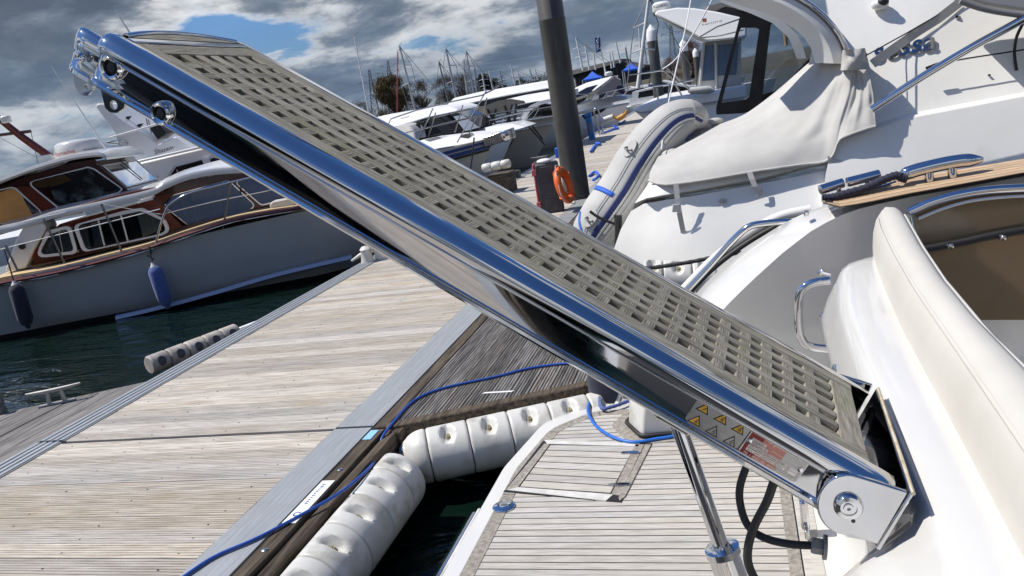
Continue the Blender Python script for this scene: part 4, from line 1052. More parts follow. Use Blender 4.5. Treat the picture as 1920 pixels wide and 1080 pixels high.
# upper hull and superstructure side: one sheet with a crease (the ledge)
rows = [hrow([(1540, 400, 6.20), (1700, 370, 6.20), (1920, 330, 6.20), (2500, 220, 6.20)]),
        hrow([(1548, 330, 6.29), (1700, 300, 6.29), (1920, 262, 6.29), (2500, 150, 6.29)]),
        hrow([(1560, 268, 6.41), (1640, 243, 6.41), (1700, 223, 6.41), (1920, 181, 6.41), (2500, 70, 6.41)]),
        hrow([(1561, 264, 6.43), (1641, 239, 6.43), (1701, 219, 6.43), (1921, 177, 6.43), (2500, 66, 6.43)]),
        hrow([(1560, 258, 6.50), (1640, 234, 6.50), (1700, 214, 6.50), (1920, 173, 6.50), (2500, 62, 6.50)]),
        hrow([(1570, 160, 6.68), (1640, 140, 6.68), (1720, 120, 6.68), (1920, 95, 6.68), (2500, 20, 6.68)]),
        hrow([(1560, 60, 6.92), (1640, 40, 6.92), (1720, 20, 6.92), (1920, -10, 6.92), (2500, -80, 6.92)]),
        hrow([(1540, -60, 7.2), (1640, -80, 7.2), (1720, -90, 7.2), (1920, -120, 7.2), (2500, -180, 7.2)])]
mb = MB(); mb.grid(rows); mb.grid([[r[0] for r in rows], [r[0] + V((.05, .5, 0)) for r in rows]]); mb.build('superstructure', m_gel2, crz, smooth=20)
# radar arch sweeping down to the cover
arch_o = [(1300, -70), (1420, -40), (1490, -14), (1530, 10), (1560, 38), (1580, 66), (1594, 98), (1598, 120)]
arch_i = [(1290, -20), (1350, -2), (1400, 14), (1445, 28), (1480, 48), (1505, 66), (1522, 92), (1528, 118)]
a = resamp(arch_o, 20); b = resamp(arch_i, 20)
mb = MB(); mb.loft([[oy(*p, 6.62), oy(p[0] * .5 + q[0] * .5, p[1] * .5 + q[1] * .5, 6.57), oy(*q, 6.64), oy(*q, 6.95), oy(*p, 6.95)] for p, q in zip(a, b)]); mb.build('radar_arch', m_gel2, crz, smooth=50)
c = [(p[0] * .93 + q[0] * .07, p[1] * .93 + q[1] * .07) for p, q in zip(a, b)]
MB().tube([oy(*p, 6.59) for p in c], .018, 8).build('arch_trim', m_chrome, crz, smooth=60)
MB().tube([oy(*(p[0] * .82 + q[0] * .18, p[1] * .82 + q[1] * .18), 6.60) for p, q in zip(a, b)], .008, 6).build('arch_seal', m_grey, crz, smooth=60)
# inside of the arch: far leg and soffit
mb = MB(); mb.loft([[oy(x, y, 8.2), oy(x, y, 8.5), oy(x2, y2, 8.5), oy(x2, y2, 8.2)] for (x, y), (x2, y2) in zip(resamp([(1360, -20), (1420, 14), (1470, 40), (1500, 70), (1512, 110)], 10), resamp([(1350, 4), (1405, 24), (1450, 44), (1482, 74), (1494, 110)], 10))]); mb.build('radar_arch', m_gel2, crz, smooth=50)
# grey stern cover
cp = [[(1216, 338, 6.62), (1250, 346, 6.42), (1330, 336, 6.36), (1430, 319, 6.36), (1500, 309, 6.36), (1545, 303, 6.35), (1563, 290, 6.34), (1575, 262, 6.33), (1600, 250, 6.32), (1642, 236, 6.30)],
      [(1220, 320, 6.72), (1252, 325, 6.50), (1325, 312, 6.45), (1420, 288, 6.45), (1490, 272, 6.45), (1540, 255, 6.44), (1566, 235, 6.42), (1585, 220, 6.40), (1608, 208, 6.38), (1638, 196, 6.34)],
      [(1228, 305, 6.90), (1262, 303, 6.72), (1325, 284, 6.66), (1410, 256, 6.64), (1480, 232, 6.62), (1535, 205, 6.58), (1568, 188, 6.52), (1592, 172, 6.47), (1612, 162, 6.43), (1634, 158, 6.38)],
      [(1236, 292, 7.2), (1275, 278, 7.1), (1330, 255, 7.0), (1402, 228, 6.95), (1465, 195, 6.85), (1520, 165, 6.75), (1560, 148, 6.64), (1588, 134, 6.54), (1606, 128, 6.48), (1629, 124, 6.42)],
      [(1246, 283, 7.6), (1290, 260, 7.6), (1340, 237, 7.55), (1398, 214, 7.45), (1450, 178, 7.3), (1500, 140, 7.05), (1540, 118, 6.88), (1578, 108, 6.70), (1602, 104, 6.6), (1626, 104, 6.5)],
      [(1252, 300, 8.0), (1300, 262, 8.0), (1345, 240, 7.9), (1396, 216, 7.8), (1446, 180, 7.6), (1492, 140, 7.3), (1530, 112, 7.1), (1575, 104, 6.9), (1602, 100, 6.75), (1624, 102, 6.62)]]
P = [at_y(r) for r in cp]
def cr(p0, p1, p2, p3, t): return 0.5 * ((2 * p1) + (p2 - p0) * t + (2 * p0 - 5 * p1 + 4 * p2 - p3) * t * t + (3 * p1 - p0 - 3 * p2 + p3) * t ** 3)
def refine(rows, nu, nv):
    R1 = []
    for r in rows:
        out = []
        for i in range(len(r) - 1):
            for k in range(nu): out.append(cr(r[max(i - 1, 0)], r[i], r[i + 1], r[min(i + 2, len(r) - 1)], k / nu))
        out.append(r[-1]); R1.append(out)
    R2 = []
    for i in range(len(R1) - 1):
        for k in range(nv): R2.append([cr(R1[max(i - 1, 0)][j], R1[i][j], R1[i + 1][j], R1[min(i + 2, len(R1) - 1)][j], k / nv) for j in range(len(R1[0]))])
    R2.append(R1[-1]); return R2
Q = refine(P, 12, 10)
nrow, ncol = len(Q), len(Q[0])
for i, r in enumerate(Q):
    for j, p in enumerate(r):
        u = j / (ncol - 1); v = i / (nrow - 1)
        # folds fan out from the collar at the upper right
        ang = math.atan2(v - 1.0, (u - .92) * 1.6)
        fold = mn.noise(V((ang * 4.0, .7 * v, 3.1))) * .055 * min(1, 1.6 * u) + mn.noise(V((ang * 11.0, 1.1 * v, 5.1))) * .030 * u * u + mn.noise(V((u * 9, v * 3.0, 8.0))) * .022 + abs(mn.noise(V((u * 4 + v * 2, v * 5.0 - u * 3, 1.0)))) * .03
        fold *= min(1, .25 + 2.5 * v)
        p.y -= fold; p.z += .25 * fold
mb = MB(); mb.grid(Q); cov = mb.build('stern_cover', m_canvas, crz, smooth=75)
MB().tube([p + V((0, -.006, .0)) for p in Q[0][::4]], .010, 6).build('hem', m_canvas, cov, smooth=60)
def collar(pts_t, pts_b, Y, name='collar'):
    mb = MB(); n = 22; rings = []
    for t in (0, .25, .5, .75, 1):
        ring = []
        for k in range(n):
            a = 2 * PI * k / n; u = .5 + .5 * math.cos(a)
            tx = (pts_t[0][0] * (1 - u) + pts_t[1][0] * u, pts_t[0][1] * (1 - u) + pts_t[1][1] * u); bx = (pts_b[0][0] * (1 - u) + pts_b[1][0] * u, pts_b[0][1] * (1 - u) + pts_b[1][1] * u)
            x = bx[0] * (1 - t) + tx[0] * t; y = bx[1] * (1 - t) + tx[1] * t
            yy = Y - .13 * math.sin(a) - .022 * math.sin(3 * a + 7 * t) * (1 if t < .8 else 1.6) - .012 * math.sin(11 * a)
            ring.append(oy(x, y, yy))
        rings.append(ring)
    mb.loft(rings, True, False, False); return mb.build(name, m_canvas, cov, smooth=60)
collar(((1580, 94), (1622, 90)), ((1576, 132), (1632, 130)), 6.50)
collar(((1524, 84), (1578, 68)), ((1516, 122), (1578, 112)), 6.78)
# straps holding the cover
def strap(pts, w, Y, name='strap', m=m_canvas, parent=crz):
    mb = MB(); P_ = [oy(x, y, Y + dy) for x, y, dy in pts]
    mb.loft([[p + V((-w, 0, 0)), p + V((w, 0, 0)), p + V((w, .006, 0)), p + V((-w, .006, 0))] for p in P_]); return mb.build(name, m, parent)
strap([(1267, 344, 0), (1270, 372, -.02), (1274, 400, -.03), (1280, 430, -.02), (1283, 445, 0), (1284, 462, .02)], .020, 6.34)
MB().obox(oy(1268, 390, 6.30), (.030, 0, 0), (0, .006, 0), (.006, 0, .03)).build('strap_buckle', m_canvas, crz, bevel=.004)
MB().obox(oy(1284, 455, 6.34), (.022, 0, 0), (0, .006, 0), (.006, 0, .05)).build('strap_buckle', m_canvas, crz, bevel=.004)
strap([(1405, 322, 0), (1410, 336, -.02), (1416, 350, -.03), (1422, 362, -.01)], .020, 6.33)
MB().obox(oy(1425, 362, 6.32), (.020, 0, .0), (0, .006, 0), (.008, 0, .022)).build('strap_buckle', m_canvas, crz, bevel=.004)
strap([(1548, 297, 0), (1562, 300, -.02), (1583, 308, -.02)], .0, 6.33) if False else None
mb = MB(); P_ = [oy(x, y, 6.33) for x, y in ((1552, 298), (1583, 308))]; mb.loft([[p + V((0, 0, -.022)), p + V((0, 0, .022)), p + V((0, .005, .022)), p + V((0, .005, -.022))] for p in P_]); mb.build('strap', m_canvas, crz)
MB().tube([oy(1594 + 6 * math.cos(a), 311 + 5 * math.sin(a), 6.37) for a in [2 * PI * k / 14 for k in range(14)]], .006, 6, closed=True).build('pad_eye', m_chrome, crz, smooth=60)
MB().tube([oy(1355 + 7 * math.cos(a), 377 + 3 * math.sin(a), 6.36) for a in [2 * PI * k / 14 for k in range(14)]], .006, 6, closed=True).build('pad_eye', m_steel, crz, smooth=60)
MB().lathe(oy(1648, 305, 6.32), (0, -1, 0), [(.030, -.01), (.030, .008), (.022, .012), (.020, .004), (.0005, .004)], 20).build('hull_fitting', m_grey, crz, smooth=40)
MB().lathe(oy(1855, 141, 6.58), (0, -1, 0), [(.008, -.01), (.008, .008), (.0005, .009)], 10).build('stud', m_ink, crz)
MB().lathe(oy(1796, 31, 6.87), (-.5, -1, 0), [(.014, -.03), (.014, .03), (.010, .034), (.0005, .034)], 10).build('stud', m_chrome, crz)
# webbing strap, rails and wires above the cover
mb = MB(); P_ = [oy(x, y, Y) for x, y, Y in ((1636, 120, 6.50), (1680, 88, 6.70), (1720, 60, 6.78), (1760, 35, 6.83), (1795, 8, 6.88), (1830, -20, 6.92))]
mb.loft([[p + V((.018, 0, -.028)), p + V((-.018, 0, .028)), p + V((-.018, .006, .028)), p + V((.018, .006, -.028))] for p in P_]); mb.build('webbing_strap', m_canvas, crz)
MB().tube([oy(1624, 104, 6.45), oy(1700, 62, 6.75), oy(1800, 4, 6.9)], .005, 6).build('cord', m_rubber, crz)
px_tube('stanchion_rail', ((1634, 206), (1720, 150), (1820, 90), (1920, 35), (2050, -40)), 6.18, .027, m_chrome, crz)
for x, y in ((2050, -40),): MB().tube([oy(x, y, 6.18), oy(x + 10, y + 60, 6.5)], .02, 10).build('rail_post', m_chrome, crz)
px_tube('guy_wire', ((1742, 126), (1800, 112), (1920, 93), (2050, 70)), 6.54, .0055, m_ink, crz, 6)
MB().obox(oy(1748, 125, 6.54), (.04, 0, .010), (0, .012, 0), (-.004, 0, .014)).build('wire_end', m_ink, crz)
px_tube('black_cord', ((1918, 44), (1906, 70), (1902, 100), (1906, 132)), 6.60, .011, m_rubber, crz, 8)
MB().ball(oy(1650, 8, 6.93), .066, .06, .045).build('camera_dome', m_gel, crz, smooth=60)
MB().ball(oy(1656, 3, 6.89), .042, .03, .032).build('dome_window', m_ink, crz, smooth=60)
# flybridge overhang and its canvas at the top right
mb = MB(); mb.prism([oy(x, y, 6.2) for x, y in ((1800, -6), (1850, 10), (1930, 22), (2100, 40), (2100, -60), (1800, -60))], (0, .5, .04)); mb.build('flybridge_canvas', m_canvas, crz, bevel=.02)
px_tube('flybridge_edge', ((1800, 2), (1850, 18), (1930, 30), (2100, 48)), 6.18, .020, m_grey, crz)
m_dchrome = M('smoked_chrome', (.38, .38, .40), rough=.12, metal=1.0)
# chrome lettering: the letters stand on a slope, part hidden by the webbing strap
def on_super(x, y): return oy(x, y, 6.665 + (140 - (y + (x - 1640) * .23)) * .0024)
lettering('lettering', 'sessa', [on_super(1636, 118), on_super(1754, 92), on_super(1757, 68), on_super(1640, 92)], m_dchrome, crz, extrude=.010, bold=.012)
# ------------------------------------------------------------------ aft tent of black canvas
tent = thing('cockpit_tent', 'black canvas cockpit tent with clear windows beneath the white arch', 'tent', (0.1, 8.6, 0))
TY = 8.6
def slab_px(pts, Y, th, name, m, parent, dy=0.0, bevel=0, slope=0.0):
    """an outline at distance Y given real thickness; slope leans its face back, as decks and cambered roofs do"""
    P = [oy(x, y, Y) for x, y in pts]
    if slope:
        z0 = min(p.z for p in P); P = [oy(x, y, Y + slope * (p.z - z0)) for (x, y), p in zip(pts, P)]
    mb = MB(); mb.prism(P, (0, th, dy)); return mb.build(name, m, parent, bevel=bevel)
def ring_px(outer, hole, Y, th, name, m, parent):
    """a panel with one opening"""
    n = 40
    A = resamp(outer + [outer[0]], n + 1)[:-1]; B = resamp(hole + [hole[0]], n + 1)[:-1]
    # match starting corners by angle round the hole centre
    cx = sum(p[0] for p in hole) / len(hole); cy = sum(p[1] for p in hole) / len(hole)
    key = lambda p: math.atan2(p[1] - cy, p[0] - cx)
    A = sorted(A, key=key); B = sorted(B, key=key)
    f0 = [oy(*p, Y) for p in A]; f1 = [oy(*p, Y) for p in B]; d = V((0, th, 0))
    mb = MB(); mb.loft([f0, f1, [p + d for p in f1], [p + d for p in f0], f0], True, False, False); return mb.build(name, m, parent)
ring_px([(1343, 215), (1342, 205), (1388, 28), (1405, 20), (1428, 30), (1440, 33), (1446, 35), (1428, 196), (1400, 212)], [(1353, 193), (1388, 52), (1424, 52), (1404, 186)], TY, .03, 'front_panel', m_black, tent)
slab_px([(1353, 193), (1388, 52), (1424, 52), (1404, 186)], TY + .012, .004, 'front_window', g_vinyl, tent)
ring_px([(1400, 215), (1428, 34), (1470, 30), (1545, 70), (1548, 130), (1520, 175), (1440, 200)], [(1428, 178), (1446, 42), (1475, 38), (1520, 72), (1522, 105), (1484, 145), (1470, 165)], TY + .1, .03, 'side_panel', m_black, tent)
slab_px([(1428, 178), (1446, 42), (1475, 38), (1520, 72), (1522, 105), (1484, 145), (1470, 165)], TY + .112, .004, 'side_window', g_vinyl, tent)
MB().tube([oy(1470, 40, TY + .3), oy(1474, 85, TY + .3)], .018, 8).build('tent_pole', m_deck, tent)
# ------------------------------------------------------------------ the inflatable tender on the stern
tnd = thing('inflatable_tender', 'grey inflatable tender with a navy stripe hung on edge at the cruiser stern', 'tender', (-1.1, 7.4, 0.9))
ctl = [(1322, 228, 7.55), (1294, 220, 7.5), (1264, 233, 7.45), (1231, 268, 7.4), (1202, 310, 7.35), (1174, 358, 7.3), (1141, 406, 7.2), (1117, 440, 7.15), (1104, 466, 7.1)]
rad = [.07, .16, .205, .235, .25, .255, .255, .23, .17]
cpts = bez([oy(*p) for p in ctl], 8); rr = []
for i in range(len(cpts)):
    t = i / 8; k = min(int(t), len(rad) - 2); rr.append(rad[k] + (rad[k + 1] - rad[k]) * min(1, t - k))
MB().tube(cpts, rr, 28).build('near_tube', m_hyp, tnd, smooth=70)
def tube_frame(i):
    t = (cpts[min(i + 1, len(cpts) - 1)] - cpts[max(i - 1, 0)]).normalized(); w = (EYE - cpts[i]).normalized(); w = (w - t * w.dot(t)).normalized(); s = t.cross(w)
    if s.x < 0: s = -s
    return cpts[i], rr[i], t, w, s
def on_tube(i, deg, lift=.003):
    """a point on the tube's skin, deg measured from the side that faces us toward the right"""
    c, r, t, w, s = tube_frame(i); a = math.radians(deg); return c + (w * math.cos(a) + s * math.sin(a)) * (r + lift)
def band(i0, i1, d0, d1, name, m, lift=.004, parent=tnd):
    mb = MB(); mb.grid([[on_tube(i, d0 + (d1 - d0) * k / 4, lift) for i in range(i0, i1)] for k in range(5)]); return mb.build(name, m, parent, smooth=70, solid=.003)
band(4, len(cpts) - 2, -9, 3, 'navy_stripe', m_dblue)
band(4, len(cpts) - 2, 4, 8, 'white_piping', m_fend)
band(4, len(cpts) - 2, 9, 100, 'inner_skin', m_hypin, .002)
def seam_line(deg): return MB().tube([on_tube(i, deg, .001) for i in range(6, len(cpts) - 3)], .003, 5).build('seam', m_hypin, tnd, smooth=60)
seam_line(-28); seam_line(-23)
def patch_band(i, w, d0, d1, name, m):
    t = (i * 1.0)
    mb = MB(); mb.grid([[on_tube(i, d0 + (d1 - d0) * k / 12, .005) + tube_frame(i)[2] * q for k in range(13)] for q in (-w, w)]); return mb.build(name, m, tnd, smooth=70, solid=.003)
patch_band(44, .022, -75, -17, 'blue_tape', m_tblue); 
mb = MB(); mb.grid([[on_tube(52 + j, -72 + j * 6 + q, .005) for j in range(9)] for q in (-4, 4)]); mb.build('blue_tape', m_tblue, tnd, smooth=70, solid=.003)
# the inner (bottom) side beyond the stripe, and the far tube
ctl2 = [(1312, 240, 7.75), (1285, 262, 7.7), (1255, 292, 7.6), (1228, 330, 7.5), (1200, 372, 7.4), (1172, 416, 7.3), (1150, 450, 7.2), (1130, 480, 7.1)]
c2 = bez([oy(*p) for p in ctl2], 8)
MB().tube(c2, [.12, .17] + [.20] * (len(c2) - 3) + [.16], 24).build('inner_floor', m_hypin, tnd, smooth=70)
def ddpatch(i, deg):
    c = on_tube(i, deg, .004); _, _, t, w, s = tube_frame(i); n_ = (c - cpts[i]).normalized(); b = t.cross(n_)
    mb = MB(); mb.prism([c + t * .085 * math.cos(a) + b * .055 * math.sin(a) for a in [2 * PI * k / 20 for k in range(20)]], n_ * .008); p = mb.build('handle_patch', m_hyp, tnd, bevel=.003)
    MB().tube(bez([c + b * -.03 + n_ * .006, c + b * -.034 + n_ * .03 + t * .02, c + n_ * .042 + t * .025, c + b * .034 + n_ * .03 + t * .02, c + b * .03 + n_ * .006], 4), .008, 8).build('handle', m_grey, p, smooth=60)
ddpatch(30, -40); ddpatch(52, -28)
def on_tube_f(i, deg, lift): k = int(i); return on_tube(k, deg, lift).lerp(on_tube(k + 1, deg, lift), i - k)
lettering('lettering', 'Lodestar', lambda u, t: on_tube_f(9.2 + 8.5 * u, 44 + 16 * (1 - t), .006), m_inkblue, tnd, bold=.03)
rope('lashing', [oy(x, y, 6.9) for x, y in ((1106, 396), (1120, 406), (1142, 416), (1156, 420))], .013, m_rubber, tnd)
# a hank of black rope and webbing between tender and cruiser
for k in range(5):
    o = rope('rope_hank', [oy(1158 + 4 * math.sin(k * 2.1) + random.uniform(-3, 3), 404 + q * 13 + random.uniform(-2, 2), 6.75 + .02 * k) for q in range(6)], .017, m_rubber, crz)
rope('lifting_line', [oy(x, y, Y_) for x, y, Y_ in ((1300, -30, 8.6), (1288, 40, 8.3), (1270, 120, 7.9), (1252, 200, 7.5), (1240, 280, 7.1))], .006, m_white, crz)
rope('lifting_line', [oy(x, y, 8.6) for x, y in ((1345, -20), (1335, 0), (1302, 60), (1268, 110), (1242, 130))], .007, m_white, crz)
MB().ball(oy(1258, 288, 7.2), .09, .10, .045).build('cover_bulge', m_canvas, cov, smooth=60)
for (x, y, s_) in ((1275, 262, .05), (1262, 272, .045), (1290, 253, .05), (1318, 238, .06), (1340, 228, .05)):
    MB().ball(oy(x, y, 7.62), s_ * 1.6, s_, s_ * .7, 10, 6).build('cover_roll', m_canvas, cov, smooth=60)
# mooring rope and fender between the two boats
tag(rope('black_rope', [oy(x, y, 5.4) for x, y in ((1200, 503), (1230, 501), (1290, 492), (1340, 482), (1385, 474), (1395, 478))], .014, m_rubber), 'black mooring rope stretched behind the polished hand rail', 'rope')
f4 = thing('finger_fender', 'white segmented fender on the finger deck behind the polished hand rail', 'fender', oz(1290, 540, .5))
for k, (a, b) in enumerate((((1212, 516), (1246, 518)), ((1248, 518), (1300, 520)), ((1302, 520), (1345, 516)))):
    p, q = oy(*a, 6.05), oy(*b, 6.05); fender_segment(f4, p, q, (0, -1, 0), .125)

# ================================================================== THE CLASSIC WOODEN CRUISER
WL0 = V((-11.707, 9.849, 0)); CF = Frame(WL0, 23.074)
cls = thing('classic_cruiser', 'classic wooden motor cruiser with pale grey hull and varnished mahogany cabins', 'cruiser', CF.at(3, -1, 0))
def cu(x, y, off): return CF.uv(CF.px(x, y, off))
# hull: stations along u; deck edge height and half-beam offsets
def hull_loft(fr, u0, u1, beam, sheer, stem, flare, name, m, parent, keel=-.25, full=.58, n=30):
    """near side of the hull runs along off = 0; the bow closes over the last third"""
    rings = []
    for i in range(n + 1):
        t = i / n; u = u0 + (u1 - u0) * t
        k = 1.0 if t < full else max(0.0, 1 - ((t - full) / (1 - full)) ** 1.9)
        h = sheer(t)
        mid = -beam / 2
        def pt(side, frac, z):
            half = beam / 2 * k * frac
            return fr.at(u + (stem * (z / h) if t > .55 else 0) * (max(0, t - .55) / .45) ** 1.5, mid + side * half, z)
        fl = flare
        prof = [(.30, keel), (1 - fl * 1.6 - .12 * t, keel * .2), (1 - fl - .25 * fl * t, h * .30), (1 - fl * .45, h * .62), (1.0, h * .97), (1.0, h)]
        ring = [pt(1, f_, z) for f_, z in prof] + [pt(1, .93, h + .002), pt(-1, .93, h + .002)] + [pt(-1, f_, z) for f_, z in prof[::-1]]
        rings.append(ring)
    mb = MB(); mb.loft(rings); return mb.build(name, m, parent, smooth=62)
UL = 6.9
sheer = lambda t: 0.83 + .49 * t
hull_loft(CF, -2.2, UL, 3.2, sheer, .45, .05, 'hull', m_hull, cls, full=.80)
# measured lines are used for everything fixed to the near side
def near(x, y, off): return CF.px(x, y, off)
def line(pts, off, n=6): return bez([near(x, y, off) for x, y in pts], n)
mb = MB(); q = line([(-60, 548), (0, 531), (100, 512), (200, 487), (280, 464), (350, 440), (430, 414), (500, 400), (560, 390), (640, 374), (760, 350)], .06)
mb.loft([[p + V((0, 0, -.022)) + CF.N * .02, p + CF.N * .045, p + V((0, 0, .028)) + CF.N * .02, p + V((0, 0, .03)) - CF.N * .06, p + V((0, 0, -.022)) - CF.N * .05] for p in q]); mb.build('rubbing_strake', m_mahog, cls, smooth=40)
MB().tube([p + CF.N * .03 + V((0, 0, -.035)) for p in q], .009, 6).build('chrome_strip', m_chrome, cls, smooth=60)
q = line([(218, 596), (300, 577), (400, 550), (520, 515), (660, 482)], -.03)
mb = MB(); mb.loft([[p + V((0, 0, -.03)), p + CF.N * .05 + V((0, 0, -.02)), p + CF.N * .035 + V((0, 0, .035)), p + V((0, 0, .04)) - CF.N * .03] for p in q]); mb.build('spray_strake', m_strake, cls, smooth=30)
mb = MB(); rows_ = [[], []]
for i_ in range(25):
    u_ = -2.2 + (UL + 2.2) * i_ / 24 * .97; t_ = (u_ + 2.2) / (UL + 2.2); k_ = 1.0 if t_ < .80 else max(0.0, 1 - ((t_ - .80) / .20) ** 1.9)
    for r_, z_, f_ in ((rows_[0], -.05, 1 - .08 - .12 * t_), (rows_[1], .075, 1 - .066 - .07 * t_)): r_.append(CF.at(u_, -1.6 + 1.6 * k_ * f_ + .012, z_))
mb.grid(rows_); mb.build('boot_top', m_boot, cls, solid=.006)
# decks
dk = line([(-60, 540), (0, 521), (100, 502), (200, 477), (280, 456), (350, 432), (430, 408), (500, 394), (560, 385), (640, 370), (760, 346)], -.02)
mb = MB(); mb.loft([[p, p - CF.N * 2.9, p - CF.N * 2.9 + V((0, 0, -.1)), p + V((0, 0, -.1))] for p in dk]); mb.build('deck', m_deck, cls)
def panel(pts, off, th, name, m, parent=None, bevel=0, smooth=None):
    mb = MB(); mb.prism([near(x, y, off) for x, y in pts], -CF.N * th); return mb.build(name, m, parent or cls, bevel=bevel, smooth=smooth)
# lower cabin side
cab = panel([(68, 500), (60, 478), (86, 440), (112, 420), (200, 397), (288, 374), (300, 382), (350, 433), (330, 437)], -.50, 1.9, 'cabin_side', m_mahog)
panel([(58, 494), (330, 428), (415, 405), (418, 412), (330, 437), (60, 503)], -.49, .03, 'cabin_plinth', m_dmahog)
# white moulded quarter at the aft end of the cabin
panel([(8, 510), (28, 452), (44, 424), (80, 417), (86, 428), (62, 470), (48, 503)], -.42, .5, 'white_quarter', m_gel2, bevel=.03)
MB().lathe(near(42, 462, -.41), CF.N, [(.05, -.02), (.05, .03), (.03, .04), (.0005, .04)], 12).build('deck_filler', m_ink, cls)
# windows with frames, mullions and curtains
def framed(pts, off, name_f, m_f, pane, w=.05, th=.03, name_p='pane', corner=.25, parent=None):
    pr = parent or cls
    out = fillet([near(x, y, off) for x, y in pts], .10 * corner * 4, 4); c = sum(out, V((0, 0, 0))) / len(out)
    d = CF.N * th
    inner_ = [p + (c - p) * min(.5, w / max((c - p).length, .01)) * 1.25 for p in out]
    mb = MB(); mb.loft([[p for p in out], [p + d for p in out], [p + d for p in inner_], [p for p in inner_], [p for p in out]], True, False, False)
    fr_ = mb.build(name_f, m_f, pr, smooth=30)
    if pane is not None:
        mb = MB(); mb.prism([p + d * .4 for p in inner_], -d * .15); mb.build(name_p, pane, fr_)
    return fr_
dark_back = panel([(70, 488), (85, 440), (135, 427), (240, 398), (268, 392), (315, 425), (300, 437)], -.494, .012, 'window_opening', m_dark)
cf_ = framed([(66, 484), (88, 433), (133, 421), (148, 475)], -.485, 'window_frame', m_gel2, None, .05)
cf2 = framed([(138, 422), (228, 396), (268, 389), (312, 412), (320, 433), (305, 441), (156, 473)], -.485, 'window_frame', m_gel2, None, .05)
for pts in ([(84, 481), (100, 437), (134, 426), (138, 428), (148, 473)], ):
    panel(pts, -.489, .004, 'curtain', M('grey_curtain', (.46, .46, .42), (.26, .26, .24), rough=.9, scale=(26, 26, .3), noise=1.5), cf_)
panel([(148, 428), (163, 424), (170, 464), (160, 466)], -.489, .004, 'curtain', M('grey_curtain_b', (.50, .50, .45), (.28, .28, .25), rough=.9, scale=(26, 26, .3), noise=1.5), cf2)
panel([(170, 420), (188, 414), (198, 456), (178, 462)], -.4895, .004, 'curtain', M('grey_curtain_c', (.34, .38, .42), (.18, .20, .22), rough=.9, scale=(26, 26, .3), noise=1.5), cf2)
panel([(256, 400), (270, 396), (300, 412), (304, 432), (268, 444), (262, 420)], -.489, .004, 'curtain', m_curtain, cf2)
for a, b in (((184, 411), (196, 460)), ((226, 400), (240, 452))): MB().tube([near(*a, -.475), near(*b, -.475)], .016, 6).build('mullion', m_gel2, cf2)
for a, b in (((110, 432), (118, 472)),): MB().tube([near(*a, -.475), near(*b, -.475)], .010, 6).build('mullion', m_gel2, cf_)
mb = MB(); mb.prism([near(x, y, -.470) for x, y in [(84, 481), (100, 437), (228, 403), (264, 395), (306, 415), (314, 432), (300, 437)]], CF.N * .003); mb.build('pane', g_clear, cf2)
# cabin roof edge (white) sweeping forward
rp_ = [(-40, 440), (20, 430), (60, 415), (110, 398), (180, 372), (240, 352), (300, 340), (345, 325), (400, 318), (455, 322), (520, 305)]
q = line([(0, 436), (30, 430), (80, 414), (110, 405), (200, 385), (280, 366), (310, 352), (350, 336), (400, 326), (455, 322)], -.42)
mb = MB(); mb.loft([[p + CF.N * .02 + V((0, 0, -.02)), p + CF.N * .03 + V((0, 0, .03)), p + V((0, 0, .085)), p - CF.N * .4 + V((0, 0, .16)), p - CF.N * 2.0 + V((0, 0, .17)), p - CF.N * 2.0 + V((0, 0, -.02))] for p in q]); mb.build('cabin_roof', m_gel, cls, smooth=50)
# raised fore cabin: dark side and blue covered windows
panel([(285, 372), (318, 352), (350, 342), (420, 326), (520, 300), (580, 290), (580, 380), (520, 395), (400, 424), (372, 430)], -.60, 1.5, 'fore_cabin', m_mahog)
panel([(283, 370), (318, 348), (350, 338), (455, 320), (520, 300), (560, 292), (562, 302), (455, 331), (350, 352), (322, 361)], -.575, .03, 'fore_cabin_fascia', m_dmahog)
framed([(305, 385), (325, 365), (430, 337), (478, 383), (475, 391), (360, 429)], -.585, 'window_frame', m_chrome, m_bglass, .018, .02, 'window_cover')
framed([(440, 342), (455, 334), (540, 318), (545, 372), (490, 386)], -.585, 'window_frame', m_chrome, m_bglass, .018, .02, 'window_cover')
panel([(505, 385), (510, 378), (545, 372), (552, 384), (546, 391), (508, 394)], -.2, .30, 'foredeck_pad', m_vinyl, bevel=.02)
# wheelhouse
wh = panel([(-60, 440), (-60, 370), (10, 348), (60, 330), (130, 312), (178, 302), (182, 308), (242, 358), (240, 372), (200, 383), (110, 405)], -.78, 2.05, 'wheelhouse', m_dmahog)
panel([(-60, 446), (110, 396), (236, 364), (244, 372), (112, 408), (-60, 458)], -.765, .03, 'wheelhouse_plinth', m_mahog)
panel([(84, 352), (92, 348), (112, 398), (98, 402), (82, 408), (28, 352), (36, 350)], -.77, .02, 'wheelhouse_post', m_mahog)
def whwin(pts, back, nm='window_frame', pane=True):
    o = framed(pts, -.765, nm, m_gel2, None, .018, .02, corner=.18)
    P_ = [near(x, y, -.762) for x, y in pts]; c = sum(P_, V((0, 0, 0))) / len(P_); P_ = [p + (c - p) * .05 for p in P_]
    mb = MB(); mb.prism([p - CF.N * .010 for p in P_], -CF.N * .006); mb.build('window_backing', back, o)
    if pane: mb = MB(); mb.prism(P_, CF.N * .003); mb.build('pane', g_dark, o)
    return o
m_refl = M('painted_reflection', (.02, .018, .018), (.55, .54, .52), rough=.7, noise=3.2, detail=7, lo=.46, hi=.66, distort=.8)  # mottled light and dark tones paint reflections into the windows
m_amberl = M('amber_canvas_painted_lit', (0.75, 0.36, 0.10), (0.62, 0.28, 0.08), rough=0.8, noise=3)  # brighter copy of the amber canvas, its lit look put into the colour
w1 = whwin([(50, 342), (166, 312), (178, 316), (232, 355), (224, 361), (110, 391)], m_refl)
